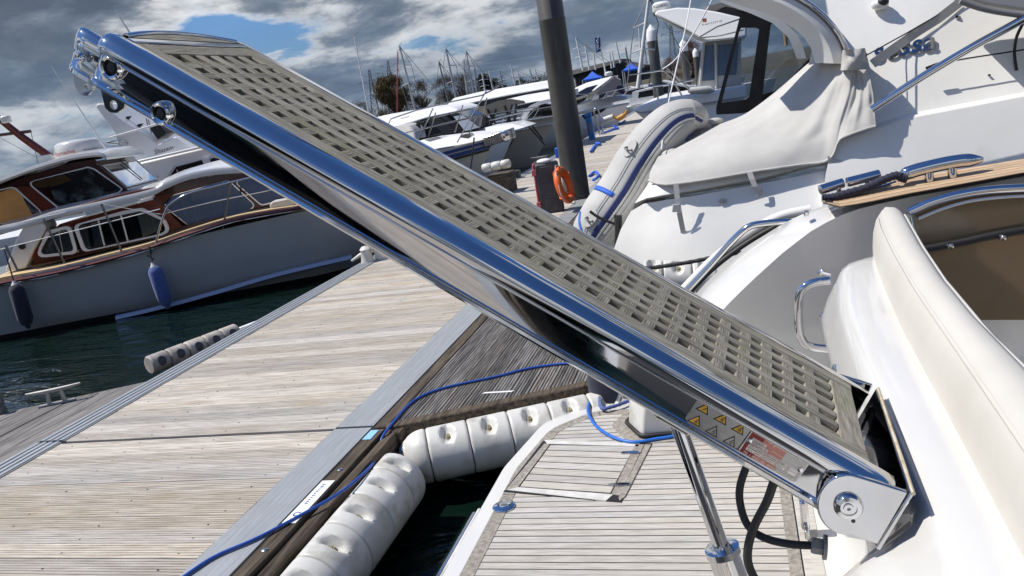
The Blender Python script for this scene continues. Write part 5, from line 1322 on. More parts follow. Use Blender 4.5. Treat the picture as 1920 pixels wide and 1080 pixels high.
panel([(58, 343), (120, 327), (135, 338), (75, 357)], -.771, .003, 'interior_panel', m_amber, w1)
T0, T1 = near(180, 306, -.775), near(240, 358, -.775); dpt = -CF.N * 2.0
def front(u, v, lift=.01): return T0.lerp(T1, v) + dpt * u + CF.U * lift + V((0, 0, lift * .6))
w2 = None
for u0, u1 in ((.04, .96),):
    o_ = [front(u0, .10), front(u1, .10), front(u1, .90), front(u0, .90)]; i_ = [front(u0 + .02, .14), front(u1 - .02, .14), front(u1 - .02, .86), front(u0 + .02, .86)]
    mb = MB(); mb.loft([o_, [p + CF.U * .02 for p in o_], [p + CF.U * .02 for p in i_], i_, o_], True, False, False); w2 = mb.build('window_frame', m_gel2, cls)
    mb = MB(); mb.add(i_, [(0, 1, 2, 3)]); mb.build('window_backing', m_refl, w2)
    mb = MB(); mb.add([p + CF.U * .008 for p in i_], [(0, 1, 2, 3)]); mb.build('pane', g_dark, w2)
    MB().tube([front((u0 + u1) / 2, .06, .04), front((u0 + u1) / 2 + .04, .8, .03)], .009, 6).build('wiper', m_ink, w2)
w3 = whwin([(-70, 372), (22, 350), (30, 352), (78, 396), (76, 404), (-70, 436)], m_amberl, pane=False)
panel([(40, 366), (50, 372), (76, 397), (60, 402)], -.771, .003, 'interior_panel', m_refl, w3)  # painted reflection tones again
q = line([(-80, 372), (0, 340), (60, 318), (120, 300), (165, 292), (190, 291), (200, 296)], -.62)
mb = MB(); mb.loft([[p + V((0, 0, -.03)), p + CF.N * .02 + V((0, 0, .0)), p + V((0, 0, .045)), p - CF.N * .5 + V((0, 0, .09)), p - CF.N * 1.6 + V((0, 0, .09)), p - CF.N * 2.1 + V((0, 0, .0)), p - CF.N * 2.1 + V((0, 0, -.04))] for p in q]); mb.build('wheelhouse_roof', m_gel, cls, smooth=50)
panel([(-60, 378), (0, 350), (60, 327), (120, 308), (178, 298), (182, 309), (110, 325), (30, 350), (-60, 380)], -.76, .03, 'wheelhouse_fascia', m_dmahog)
# toe rails on the cabin roof
MB().tube(line([(146, 387), (220, 367), (306, 349)], -.46), .017, 8).build('roof_rail', m_mahog, cls, smooth=60)
for x, y in ((152, 386), (200, 376), (250, 362), (298, 354)): MB().obox(near(x, y + 4, -.47), CF.U * .07, CF.N * .02, (0, 0, .03)).build('rail_block', m_mahog, cls)
MB().obox(near(135, 401, -.50), CF.U * .16, CF.N * .05, (0, 0, .022)).build('roof_light', m_gel, cls, bevel=.01)
# stanchions, wires and the bow rail
def rod(name, a, b, off, r=.014, m=m_chrome, off2=None): return MB().tube([near(*a, off), near(*b, off if off2 is None else off2)], r, 8).build(name, m, cls, smooth=60)
m_bright = M('tarnished_rail', (.20, .19, .18), rough=.25, metal=1.0)
for a, b in (((10, 460), (34, 509)), ((82, 410), (121, 493)), ((190, 382), (228, 471))): rod('stanchion', a, b, -.02, .017, m_bright)
MB().tube(line([(292, 457), (300, 425), (312, 392), (325, 378), (355, 362), (400, 350), (440, 340), (500, 326), (560, 312)], -.02), .016, 8).build('bow_rail', m_chrome, cls, smooth=60)
rod('stanchion', (432, 345), (418, 430), -.02, .016, m_bright)
MB().tube(line([(0, 425), (82, 407), (122, 398)], -.02), .006, 6).build('guard_wire', m_white, cls)
MB().tube(line([(0, 468), (82, 447), (190, 420), (300, 392)], -.02), .007, 6).build('guard_wire', m_white, cls)
MB().tube(line([(190, 382), (250, 393), (302, 402)], -.02), .005, 6).build('guard_wire', m_gel2, cls)
MB().tube(line([(302, 402), (400, 378), (500, 358), (600, 335)], -.02), .007, 6).build('guard_wire', m_chrome, cls)
MB().tube(line([(316, 452), (330, 448), (345, 445)], .02), .02, 8).build('bollard_bar', m_chrome, cls, smooth=60)
# radar dome and mast
rad_c = near(148, 283, -1.6)
rdm = thing('radar_dome', 'white radar scanner dome with red lettering on the classic cruiser wheelhouse roof', 'radar', near(148, 300, -1.6))
k = (rad_c - EYE).length / 1500
MB().lathe(rad_c, (0, 0, 1), [(30 * k, -13 * k), (36 * k, -11 * k), (37 * k, -4 * k), (35 * k, 6 * k), (33 * k, 13 * k), (28 * k, 17 * k), (.001, 19 * k)], 30).build('dome', m_gel, rdm, smooth=40)
MB().lathe(rad_c, (0, 0, 1), [(31 * k, -18 * k), (33 * k, -13 * k), (31 * k, -12.5 * k)], 30).build('dome_base', m_ink, rdm, smooth=40)
rv = (EYE - rad_c); rv.z = 0; rv.normalize(); rx_ = V((-rv.y, rv.x, 0)); rx_ = rx_ if rx_.x > 0 else -rx_
def on_dome(a, z): return rad_c + (rv * math.cos(a) + rx_ * math.sin(a)) * (37.4 * k) + V((0, 0, z * k))
lettering('lettering', 'Raymarine', lambda u, t: on_dome(-1.15 + 1.0 * u, -4 + 7 * t), m_inkred, rdm)
lettering('lettering', 'QUANTUM', lambda u, t: on_dome(.2 + .62 * u, -2 + 3 * t), m_grey, rdm)
for (x, y, x2, y2) in ((118, 296, 112, 302), (150, 296, 150, 303), (166, 292, 172, 300), (132, 296, 128, 303)): MB().tube([near(x, y, -1.6), near(x2, y2, -1.6)], .02, 6).build('dome_leg', m_chrome, rdm)
mst = thing('folding_mast', 'raked varnished wooden mast with a crosstree on the classic cruiser', 'mast', near(100, 297, -1.6))
MB().tube([near(96, 296, -1.6), near(40, 256, -1.6), near(-40, 192, -1.6)], [.075, .065, .05], 10).build('pole', m_mahog, mst, smooth=60)
MB().tube([near(-30, 257, -1.6), near(58, 246, -1.6)], .03, 8).build('crosstree', m_dmahog, mst, smooth=60)
MB().obox(near(11, 224, -1.55), CF.U * .07, CF.N * .06, (0, 0, .06)).build('mast_lamp', m_gel2, mst, bevel=.02)
MB().tube([near(58, 247, -1.6), near(72, 310, -1.5)], .006, 5).build('stay', m_grey, mst)
MB().tube([near(0, 258, -1.6), near(66, 294, -1.5)], .004, 5).build('stay', m_grey, mst)
MB().obox(near(88, 300, -1.6), CF.U * .12, CF.N * .08, (0, 0, .09)).build('tabernacle', m_gel2, mst, bevel=.02)
# fenders hung over the side
def hung_fender(pa, pb, m, label, top, r=.115):
    a = near(*pa, .20); b = near(*pb, .20); d = (b - a); L_ = d.length; d.normalize()
    t = thing('hanging_fender', label, 'fender', b)
    MB().lathe(a, d, [(.02, -.06), (.03, -.03), (.055, -.005), (r * .8, .03), (r, .09), (r * 1.02, L_ * .5), (r, L_ - .12), (r * .72, L_ - .03), (.05, L_), (.03, L_ + .05), (.001, L_ + .06)], 22).build('body', m, t, smooth=50)
    MB().lathe(a, d, [(.022, -.065), (.034, -.03), (.058, -.004), (.060, .006)], 14).build('eye', m_fend, t, smooth=50)
    MB().tube([a - d * .05, near(*top, .10)], .011, 6).build('lanyard', m_rubber, t)
hung_fender((288, 500), (314, 573), m_blue, 'faded blue cloth covered fender hanging on the grey hull of the classic cruiser', (279, 462))
hung_fender((28, 534), (52, 610), m_navy, 'dark navy cloth covered fender hanging on the grey hull near the left picture edge', (8, 468))
MB().tube([near(279, 462, .1), near(285, 474, .12), near(276, 480, .12), near(288, 486, .15)], .012, 6).build('lashing', m_rubber, cls)
# ------------------------------------------------------------------ Shazam: the white flybridge yacht beyond
SY = 15.0
fly = thing('flybridge_yacht', 'white flybridge yacht behind the classic cruiser with its name in black letters', 'yacht', oy(300, 330, SY))
SF = Frame((-12.0, 15.0, 0), 14)
def sp_(x, y, off=0.0): return SF.px(x, y, off)
def spanel(pts, off, th, name, m, parent=None, bevel=0):
    mb = MB(); mb.prism([sp_(x, y, off) for x, y in pts], -SF.N * th); return mb.build(name, m, parent or fly, bevel=bevel)
spanel([(178, 200), (184, 194), (193, 195), (232, 228), (286, 262), (294, 272), (330, 256), (420, 320), (420, 345), (262, 345), (250, 300), (236, 288), (212, 245)], 0, 1.8, 'flybridge_side', m_gelfar, bevel=.02)
spanel([(226, 311), (262, 305), (380, 277), (430, 300), (470, 330), (480, 360), (300, 400), (220, 345), (205, 330), (208, 318)], .35, 2.6, 'superstructure', m_gelfar, bevel=.04)
MB().tube([sp_(*p, .40) for p in ((255, 304), (380, 275), (440, 290))], .030, 8).build('gutter', m_gelfar, fly, smooth=60)
spanel([(308, 345), (330, 313), (378, 300), (392, 336), (300, 352)], .37, .05, 'window', m_wglass)
spanel([(304, 350), (308, 345), (330, 313), (326, 311), (300, 350)], .38, .05, 'window_trim', m_canvas)
spanel([(391, 300), (400, 296), (440, 300), (470, 330), (400, 338)], .37, .05, 'window', m_wglass)
for x in (336, 350, 364): MB().tube([sp_(x - 4, 318, .36), sp_(x + 6, 348, .36)], .02, 5).build('blind_fold', m_canvas, fly)
spanel([(380, 297), (392, 294), (402, 336), (392, 338)], .40, .05, 'window_pillar', m_gelfar)
MB().tube([sp_(*p, .8) for p in ((300, 346), (345, 327), (395, 309), (420, 300))], .018, 6).build('guard_rail', m_white, fly)
spanel([(330, 348), (400, 330), (470, 315), (470, 319), (400, 334), (332, 352)], .9, .1, 'red_sail_cover', m_mahog)
lettering('lettering', 'Shazam', [sp_(290, 290, .02), sp_(325, 280, .02), sp_(325, 272, .02), sp_(290, 281, .02)], m_ink, fly)
lettering('lettering', 'Corniche', [sp_(251, 344, .37), sp_(298, 335, .37), sp_(296, 326, .37), sp_(251, 331, .37)], m_inkblue, fly)
MB().tube([sp_(*p, .1) for p in ((204, 259), (250, 246), (294, 233))], .022, 6).build('boarding_rail', m_gelfar, fly)
MB().tube([sp_(220, 255, .1), sp_(228, 280, .1)], .02, 6).build('rail_post', m_steel, fly)
for pts in (((195, 268), (210, 265), (235, 263), (240, 270)), ((196, 268), (222, 270), (240, 281)), ((212, 288), (228, 282), (240, 280))): MB().tube([sp_(*p, .1) for p in pts], .016, 6).build('rail', m_steel, fly)
for x, y in ((240, 221), (262, 235)): MB().obox(sp_(x, y, -.3), SF.U * .05, SF.N * .03, (.04, 0, .03)).build('antenna_mount', m_ink, fly)
spanel([(280, 240), (300, 233), (312, 250), (296, 262)], .0, .5, 'flybridge_seat', m_ink)
for (x, y, x2, y2) in ((274, 222, 278, 240), (278, 224, 284, 250)): MB().tube([sp_(x, y, .0), sp_(x2, y2, .0)], .012, 6).build('aerial', m_grey, fly)
hull_loft(Frame(SF.at(-9, .9, 0), 14), 0, 12.5, 3.6, lambda t: 1.25 + .35 * t * t, .8, .1, 'hull', m_gelfar, fly)
# tall whip aerials at the left
for a, b, nm in (((95, 122), (205, 289), 'classic cruiser roof'), ((216, 18), (244, 63), 'gangway tip')):
    Y = 13.0
    tag(MB().tube([oy(*b, Y), oy(*a, Y)], [.020, .006], 6).build('whip_aerial', m_gelfar, smooth=60), 'thin white whip aerial rising %s' % ('from behind the classic cruiser roof' if a[0] == 95 else 'behind the gangway tip'), 'aerial')

# ================================================================== PILE, KIT BOX AND LIFEBUOY
pb = oz(1083, 372, DZ)
pile = thing('mooring_pile', 'tall thick dark grey mooring pile rising out of the top of the picture', 'pile', pb)
MB().lathe((pb.x, pb.y, -1), (0, 0, 1), [(.232, 0), (.232, 4.65), (.235, 4.66), (.235, 4.68), (.228, 4.69), (.228, 13)], 40).build('shaft', m_pile, pile, smooth=40)
m_weed = M('pile_weed', (.06, .07, .02), (.14, .14, .05), rough=.9, noise=20)
mb = MB(); random.seed(3)
for k in range(260):
    a = random.uniform(-2.4, -.2); z = DZ + abs(random.gauss(0, .28)); r = .236; c = V((pb.x + r * math.cos(a), pb.y + r * math.sin(a), z)); d = V((math.cos(a), math.sin(a), random.uniform(-.4, .8))) * random.uniform(.01, .045); s_ = V((-math.sin(a), math.cos(a), 0)) * .006
    mb.add([c - s_, c + s_, c + d], [(0, 1, 2)])
mb.build('weed_growth', m_weed, pile, kind='stuff')
kb = oz(1034, 400, DZ); kx = V((.985, .17, 0)); ky = V((-.17, .985, 0)); kz = V((0, 0, 1))
kit = thing('kit_box', 'charcoal plastic equipment case with faded red edge standing on end by the mooring pile', 'case', kb)
def kbox(x0, x1, y0, y1, z0, z1, name, m, bevel=.006, parent=None):
    c = kb + kx * (x0 + x1) / 2 + ky * (y0 + y1) / 2 + kz * (z0 + z1) / 2
    return MB().obox(c, kx * (x1 - x0) / 2, ky * (y1 - y0) / 2, kz * (z1 - z0) / 2).build(name, m, parent or kit, bevel=bevel)
kbox(-.17, .22, 0, .30, 0, .84, 'body', m_boxgrey, .03)
kbox(-.205, -.172, .01, .29, .01, .85, 'lid', m_pink, .012)
for z in (.12, .66): 
    kbox(-.225, -.15, -.025, .008, z, z + .10, 'latch', m_pink, .006)
for z0_ in (.06, .33, .60): kbox(-.08, .14, -.006, .012, z0_, z0_ + .19, 'raised_panel', m_boxgrey, .012)
for k in range(5): kbox(.02 + k * .036, .04 + k * .036, .0, .25, .838, .852, 'top_rib', m_boxgrey, .003)
bag = tag(MB().ball(kb + kz * .87 + kx * .0 + ky * .12, .13, .10, .045).build('white_bag', m_white, smooth=60), 'crumpled white bag on top of the charcoal case', 'bag')
lc = oy(1058, 347, kb.y - .02)
lax = V((.95, -.12, .20)).normalized(); la = V((0, 0, 1)); la = (la - lax * la.dot(lax)).normalized(); lb_ = lax.cross(la)
buoy = thing('lifebuoy', 'orange lifebuoy ring hanging on the side of the charcoal case', 'lifebuoy', lc - kz * .33)
MB().tube([lc + (la * math.cos(t) + lb_ * math.sin(t)) * .255 for t in [2 * PI * k / 36 for k in range(36)]], .063, 14, closed=True).build('ring', m_orange, buoy, smooth=60)
for a0 in (.6, 2.2, 3.8, 5.3): MB().tube([lc + (la * math.cos(a0) + lb_ * math.sin(a0)) * .255 + ((la * math.cos(a0) + lb_ * math.sin(a0)) * math.cos(t) + lax * math.sin(t)) * .066 for t in [2 * PI * k / 14 for k in range(14)]], .012, 6, closed=True).build('strap', m_orange, buoy)
MB().tube(bez([lc + (la * math.cos(t) + lb_ * math.sin(t)) * (.33 + .05 * math.sin(t * 4)) + lax * .02 for t in [2 * PI * k / 16 for k in range(17)]], 3), .008, 5).build('grab_line', m_canvas, buoy)

# ================================================================== BOATS ALONG THE FAR PONTOON
LEAN = {'hardtop': 1.3, 'foredeck': 1.8, 'deck': 1.8, 'roof': 1.3, 'coachroof': 1.5, 'boat_cover': 1.0, 'hull': .25, 'cockpit_cover': .8, 'canopy_top': 1.2, 'windscreen': .8}
def pspan(pts, Y, th, name, m, parent, bevel=0): return slab_px(pts, Y, th, name, m, parent, bevel=bevel, slope=LEAN.get(name, 0) * (.35 if parent['category'] == 'yacht' else 1))
def ptube(pts, Y, r, name, m, parent, n=6): return MB().tube([oy(x, y, Y) for x, y in pts], r, n).build(name, m, parent, smooth=60)
m_rail = M('rail_steel', (.55, .55, .55), rough=.2, metal=.9)
# blue striped cruiser nearest the gangway
bA = thing('striped_cruiser', 'white cruiser bow with twin blue stripes and a tall pulpit rail next to the gangway', 'cruiser', (-9, 20, 0))
tipA = oy(930, 258, 20.3)
fA = Frame((tipA.x - 10.6, 20.3 - 1.55, 0), 0)
hull_loft(fA, 0, 9.6, 3.1, lambda t: .95 + .62 * t * t if t > .3 else .95 + .62 * .09 * t / .3, 1.0, .16, 'hull', m_creamhull, bA)
def sheerA(u): t = u / 9.6; return .95 + .62 * t * t if t > .3 else .95 + .62 * .09 * t / .3
def hull_band(fr, u0, u1, L_, beam, sheer_, d0, d1, name, m, parent, stem=1.0, lift=.012, n=26):
    rows = [[], []]
    for i in range(n + 1):
        u = u0 + (u1 - u0) * i / n; t = u / L_
        k = 1.0 if t < .58 else max(0.0, 1 - ((t - .58) / .42) ** 1.9)
        h = sheer_(u)
        for r, d in zip(rows, (d0, d1)):
            z = h - d; uu = u + (stem * z / h * (max(0, t - .55) / .45) ** 1.5)
            r.append(fr.at(uu, -beam / 2 + beam / 2 * k + lift, z))
    mb = MB(); mb.grid(rows); return mb.build(name, m, parent, solid=.01)
hull_band(fA, 3, 9.58, 9.6, 3.1, sheerA, .06, .14, 'blue_stripe', m_inkblue, bA)
hull_band(fA, 3, 9.58, 9.6, 3.1, sheerA, .18, .27, 'blue_stripe', m_inkblue, bA)
hull_band(fA, 3, 9.58, 9.6, 3.1, sheerA, .29, .34, 'rubber_strake', m_rubber, bA, lift=.03)
for pts, r in ((((726, 238), (733, 223), (780, 207), (850, 190), (903, 179), (936, 162)), .018), (((753, 251), (820, 235), (870, 223), (960, 208), (1010, 200)), .016), (((800, 240), (880, 222), (905, 200)), .012)):
    ptube(pts, 19.2, r, 'pulpit_rail', m_rail, bA)
for a, b in (((782, 268), (812, 203)), ((857, 267), (913, 168)), ((803, 258), (817, 211)), ((853, 249), (868, 197)), ((898, 240), (913, 183)), ((880, 250), (892, 222))): ptube((a, b), 19.2, .016, 'stanchion', m_rail, bA)
pspan([(770, 268), (800, 262), (880, 252), (918, 252), (924, 258), (850, 274), (780, 284)], 20.0, 1.2, 'foredeck', m_gelfar, bA)
pspan([(795, 262), (822, 256), (830, 259), (806, 266)], 19.6, .4, 'deck_hatch', m_gel2, bA)
pspan([(862, 258), (868, 252), (880, 250), (885, 255), (878, 260)], 19.7, .25, 'windlass', m_steel, bA)
ptube([(889, 258), (886, 290), (881, 325)], 18.4, .02, 'mooring_line', m_rubber, bA)
# anchor bracket with a bright lamp-like anchor
MB().obox(oy(936, 258, 20.2), (.42, 0, .07), (0, .10, 0), (-.01, 0, .13)).build('anchor_bracket', m_steel, bA, bevel=.02)
MB().lathe(oy(948, 256, 20.0), (.3, -1, -.1), [(.11, -.12), (.13, .0), (.10, .05), (.001, .06)], 14).build('anchor', m_chrome, bA, smooth=40)
# roofed cruiser behind it
bD = thing('hardtop_cruiser', 'white hardtop cruiser with dark side windows and raked windscreen behind the striped bow', 'cruiser', (-12, 25, 0))
pspan([(640, 236), (690, 223), (730, 214), (800, 202), (842, 199), (856, 203), (862, 209), (800, 222), (724, 245), (650, 268)], 24.5, 2.4, 'hardtop', m_gelfar, bD, .08)
pspan([(724, 247), (800, 225), (858, 211), (876, 219), (900, 238), (870, 262), (760, 275)], 24.8, 1.8, 'cabin_glazing', m_wglass, bD)
pspan([(846, 213), (862, 211), (898, 239), (872, 246)], 24.4, .06, 'windscreen', m_bglass, bD)
for pts in ([(822, 220), (828, 218), (868, 246), (860, 250)], [(780, 232), (786, 230), (792, 262), (784, 264)]): pspan(pts, 24.4, .06, 'window_pillar', m_ink, bD)
pspan([(728, 262), (735, 242), (752, 234), (768, 235), (776, 246), (780, 262)], 23.5, 1.0, 'boat_cover', m_canvas, bD, .05)
pspan([(790, 268), (860, 250), (905, 240), (960, 232), (985, 238), (900, 262), (800, 290)], 24.2, 1.6, 'deck', m_gelfar, bD)
for x in (752, 756, 760, 764): MB().tube([oy(x, 222 - (x - 752) * .25, 24.45), oy(x + 2.5, 221.3 - (x - 752) * .25, 24.45)], .018, 4).build('print_mark', m_grey, bD)
hull_loft(Frame((-22, 23.2, 0), 0), 0, 14.5, 3.4, lambda t: 1.1 + .35 * t, 1, .12, 'hull', m_gelfar, bD)
# black canopy cruiser
bB = thing('canopy_cruiser', 'white cruiser with a black cockpit canopy and curved arch left of the tall pile', 'cruiser', (-9, 28, 0))
tipB = oy(1037, 236, 28.0); LB = 11.5
fB = Frame((tipB.x - 12.4, 28.0 - 1.7, 0), 0)
shB = lambda t: .92 + .42 * t * t
hull_loft(fB, 0, LB, 3.4, shB, .9, .16, 'hull', m_creamhull, bB)
pspan([(820, 268), (880, 250), (960, 232), (1040, 218), (1064, 214), (1040, 232), (960, 243), (880, 262)], 27.2, 1.6, 'foredeck', m_gelfar, bB, .05)
pspan([(906, 203), (912, 197), (934, 189), (952, 186), (978, 190), (980, 193), (915, 208)], 27, 2, 'canopy_top', m_black, bB)
pspan([(912, 206), (970, 194), (968, 230), (916, 238)], 27.1, .04, 'canopy_window', g_vinyl, bB)
pspan([(918, 240), (966, 230), (970, 236), (926, 246)], 27.0, .06, 'canopy_hem', m_black, bB)
for a, b in (((914, 205), (932, 238)), ((968, 194), (964, 232)), ((930, 204), (920, 236)), ((946, 198), (958, 232)), ((960, 196), (950, 232))): ptube((a, b), 26.95, .045, 'canopy_strut', m_black, bB)
ar = resamp([(976, 236), (980, 212), (990, 200), (1010, 190), (1036, 184), (1062, 182)], 14); ai = resamp([(986, 236), (988, 218), (996, 206), (1014, 196), (1036, 191), (1062, 190)], 14)
mb = MB(); mb.loft([[oy(*p, 26.8), oy(*q, 26.8), oy(*q, 29), oy(*p, 29)] for p, q in zip(ar, ai)]); mb.build('arch', m_gelfar, bB, smooth=50)
pspan([(950, 186), (985, 178), (1035, 171), (1062, 170), (1062, 182), (1010, 189), (980, 194)], 27.4, 2.4, 'hardtop', m_gelfar, bB)
pspan([(978, 222), (990, 206), (1014, 197), (1060, 192), (1060, 214), (1000, 220), (980, 224)], 27.2, .08, 'side_window', m_wglass, bB)
for a, b in (((930, 262), (944, 222)), ((968, 236), (985, 204)), ((984, 226), (1004, 204)), ((1000, 222), (1010, 205))): ptube((a, b), 26.3, .016, 'stanchion', m_rail, bB)
ptube(((900, 232), (944, 219), (1000, 206), (1034, 200)), 26.3, .02, 'guard_rail', m_rail, bB)
for a, b in (((992, 238), (1022, 272)), ((998, 236), (1018, 262))): ptube((a, b), 26, .025, 'mooring_line', m_rubber, bB)
pspan([(928, 270), (960, 262), (952, 278), (926, 284)], 26.2, .3, 'hull_window', m_wglass, bB)
lettering('lettering', 'B', [oy(835.5, 254.5, 24.0), oy(839.5, 253.8, 24.0), oy(839.5, 250.8, 24.0), oy(835.5, 251.4, 24.0)], m_grey, bB)
# cruiser right of the pile
bC = thing('open_cruiser', 'white open cruiser with a raked windscreen and dark cover right of the tall pile', 'cruiser', (-8, 36, 0))
tipC = oy(1176, 183, 36.0)
fC = Frame((tipC.x - 12.9, 36 - 1.7, 0), 0)
hull_loft(fC, 0, 12, 3.4, lambda t: .85 + .5 * t * t, .9, .18, 'hull', m_gelfar, bC)
pspan([(1040, 215), (1076, 200), (1120, 186), (1150, 180), (1176, 181), (1178, 186), (1150, 192), (1085, 210)], 35.6, 2.0, 'foredeck', m_gelfar, bC, .05)
pspan([(1050, 178), (1075, 166), (1100, 155), (1130, 147), (1150, 142), (1142, 150), (1110, 174), (1076, 186)], 35.2, 2.2, 'coachroof', m_gelfar, bC, .05)
pspan([(1078, 176), (1100, 164), (1122, 158), (1108, 172), (1076, 186)], 35.1, .08, 'windscreen', m_wglass, bC)
pspan([(1118, 176), (1152, 143), (1162, 150), (1172, 176), (1150, 180)], 35.4, .5, 'cockpit_cover', m_navy, bC)
pspan([(1076, 190), (1100, 182), (1096, 188), (1080, 198)], 35.0, .08, 'side_window', m_wglass, bC)
pspan([(1090, 216), (1126, 205), (1138, 202), (1130, 210), (1096, 224)], 34.2, .3, 'hull_window', m_wglass, bC)
lettering('lettering', 'Bay Dream', [oy(1127, 199, 34.0), oy(1146, 196, 34.0), oy(1146, 193, 34.0), oy(1127, 196, 34.0)], m_ink, bC)
ptube(((1084, 176), (1120, 178), (1150, 170), (1182, 163)), 34.6, .02, 'guard_rail', m_rail, bC)
for a, b in (((1130, 186), (1138, 175)), ((1146, 182), (1156, 168)), ((1168, 180), (1182, 163))): ptube((a, b), 34.6, .016, 'stanchion', m_rail, bC)
MB().lathe(oy(1141, 138, 35.5), (0, 0, 1), [(.16, -.09), (.18, -.06), (.17, .04), (.10, .08), (.001, .09)], 16).build('radar_dome', m_gelfar, bC, smooth=40)
# long pale boat roof in the middle distance and small craft round it
bE = thing('covered_barge', 'long low boat with a pale curved roof in the middle distance', 'boat', (-14, 46, 0))
pspan([(838, 196), (850, 184), (900, 172), (960, 162), (1030, 150), (1060, 150), (1060, 162), (1030, 166), (950, 180), (850, 200)], 46, 3.0, 'roof', m_gelfar, bE, .1)
pspan([(845, 199), (950, 180), (1060, 163), (1060, 172), (950, 190), (850, 210)], 46.3, 2.4, 'cabin_side', m_wglass, bE)
hull_loft(Frame((-25, 44.8, 0), 0), 0, 18, 3.4, lambda t: 1.0 + .3 * t, .8, .1, 'hull', m_gelfar, bE)
random.seed(21)
def small_boat(px, py, Y, L_, label, cab=True, m=m_gelfar, deg=0):
    c = oy(px, py, Y); t = thing('distant_boat', label, 'boat', (c.x, Y, 0), 'boats moored in the distance')
    f_ = Frame((c.x - L_ / 2, Y, 0), deg)
    hull_loft(f_, 0, L_, L_ * .3, lambda q: .75 + .35 * q, .5, .12, 'hull', m, t, n=12)
    if cab:
        mb = MB(); h0 = .85
        pts = [f_.at(L_ * a, -.25, z) for a, z in ((.12, h0), (.16, h0 + .75), (.42, h0 + .9), (.62, h0 + .25), (.66, h0))]
        mb.prism(pts, -f_.N * (L_ * .3 - .5)); mb.build('cabin', m_gelfar, t)
        mb = MB(); pts = [f_.at(L_ * a, -.24, z) for a, z in ((.19, h0 + .35), (.20, h0 + .68), (.42, h0 + .78), (.55, h0 + .36))]; mb.prism(pts, -f_.N * .03); mb.build('cabin_window', m_wglass, t)
    return t
for (x, y, Y, L_, lb) in ((660, 235, 62, 9, 'distant white boat left of the willow'), (880, 190, 70, 8, 'distant white boat below the lattice mast'), (1015, 170, 75, 9, 'distant white boat just left of the tall pile'), (1195, 150, 62, 10, 'distant white boat below the second blue gazebo'), (1222, 142, 55, 9, 'distant white boat behind the capped pile'), (1260, 132, 66, 10, 'distant white boat between the two capped piles'), (760, 215, 66, 9, 'distant white boat below the willow'), (1285, 150, 48, 9, 'distant white boat in front of the smallest capped pile')):
    small_boat(x, y, Y, L_, lb)
# ================================================================== MASTS
def mast(a, b, Y, r, label, m=m_gelfar, spread=0, stays=True, grp='masts rising over the moored boats'):
    pa, pb_ = oy(*a, Y), oy(*b, Y); t = thing('boat_mast', label, 'mast', pb_, grp)
    MB().tube([pb_, pa], [r, r * .75], 8).build('spar', m, t, smooth=60)
    if spread:
        for q in (.42, .7):
            c = pb_.lerp(pa, q); MB().tube([c - V((spread, 0, .05)), c + V((0, 0, .04)), c + V((spread, 0, -.05))], r * .35, 5).build('spreader', m, t)
        if stays:
            for s_ in (-1, 1): MB().tube([pa, pb_.lerp(pa, .7) + V((s_ * spread, 0, -.05)), pb_.lerp(pa, .42) + V((s_ * spread, 0, -.05)), pb_ + V((s_ * spread * .9, 0, 0))], .012 + Y * .00012, 4).build('shroud', m_grey, t)
        MB().tube([pa, pb_ + V((spread * 4.5, 0, .3))], .010 + Y * .00012, 4).build('stay', m_grey, t)
    c = pa; MB().tube([c + V((-.05, 0, .05)), c + V((.22, 0, .16))], .012 + Y * .0001, 4).build('wind_vane', m_ink, t)
    return t
m_mastg = M('grey_spar', (.42, .43, .45), rough=.4, metal=.3)
mast((749, 86), (779, 208), 52, .085, 'tall grey mast in front of the willow tree', m_mastg, .5)
mast((836, 91), (858, 198), 56, .085, 'tall grey mast right of the bare trees', m_mastg, .5)
mast((823, 116), (843, 200), 58, .075, 'shorter dark mast left of the tall grey mast', m_grey, .4)
mast((874, 96), (892, 192), 60, .07, 'grey mast against the lattice mast', m_mastg, .45)
mast((745, 96), (745, 212), 60, .05, 'thin red mast against the willow tree', m_pink, 0)
mast((664, 68), (693, 219), 40, .045, 'slender white whip mast left of the pylons', m_gelfar, 0)
for i, (a, b, w) in enumerate((((889, 128), (895, 180), 'first right of the lattice mast'), ((904, 137), (911, 178), 'short one right of the lattice mast'), ((917, 133), (925, 170), 'taller one right of the lattice mast'), ((937, 133), (943, 165), 'lone one above the hedge'), ((958, 122), (966, 160), 'bright one above the pale long roof'), ((970, 133), (976, 160), 'faint one right of the bright mast'), ((993, 130), (1000, 152), 'dark one left of the tall pile'), ((1003, 131), (1009, 150), 'dark one next to the tall pile'))):
    mast(a, b, 95 + 4 * i, .11, 'distant thin mast, %s' % w, m_gelfar if i % 3 else m_mastg, .6 if i % 2 else 0, False)
for i, (a, b, w) in enumerate((((1080, 71), (1093, 132), 'nearest right of the tall pile'), ((1097, 84), (1105, 131), 'second right of the tall pile'), ((1155, 80), (1163, 118), 'right of the navy flag'), ((1173, 89), (1178, 123), 'dark one right of the navy flag'), ((1143, 100), (1147, 128), 'short one by the navy flag pole'), ((1148, 98), (1152, 126), 'second short one by the navy flag pole'), ((1113, 100), (1117, 131), 'thin one left of the navy flag'), ((1198, 52), (1203, 128), 'just left of the ketch mast'))):
    mast(a, b, 80 + 3 * i, .10, 'far mast, %s' % w, m_gelfar if i != 3 else m_grey, .5 if i in (0, 1) else 0, False)
mast((1217, -8), (1196, 165), 24, .06, 'white ketch mast leaning beside the capped pile', m_gelfar, .35)
MB_l = thing('lattice_mast', 'lattice work tower of grey struts behind the tall masts', 'mast', oy(880, 195, 100))
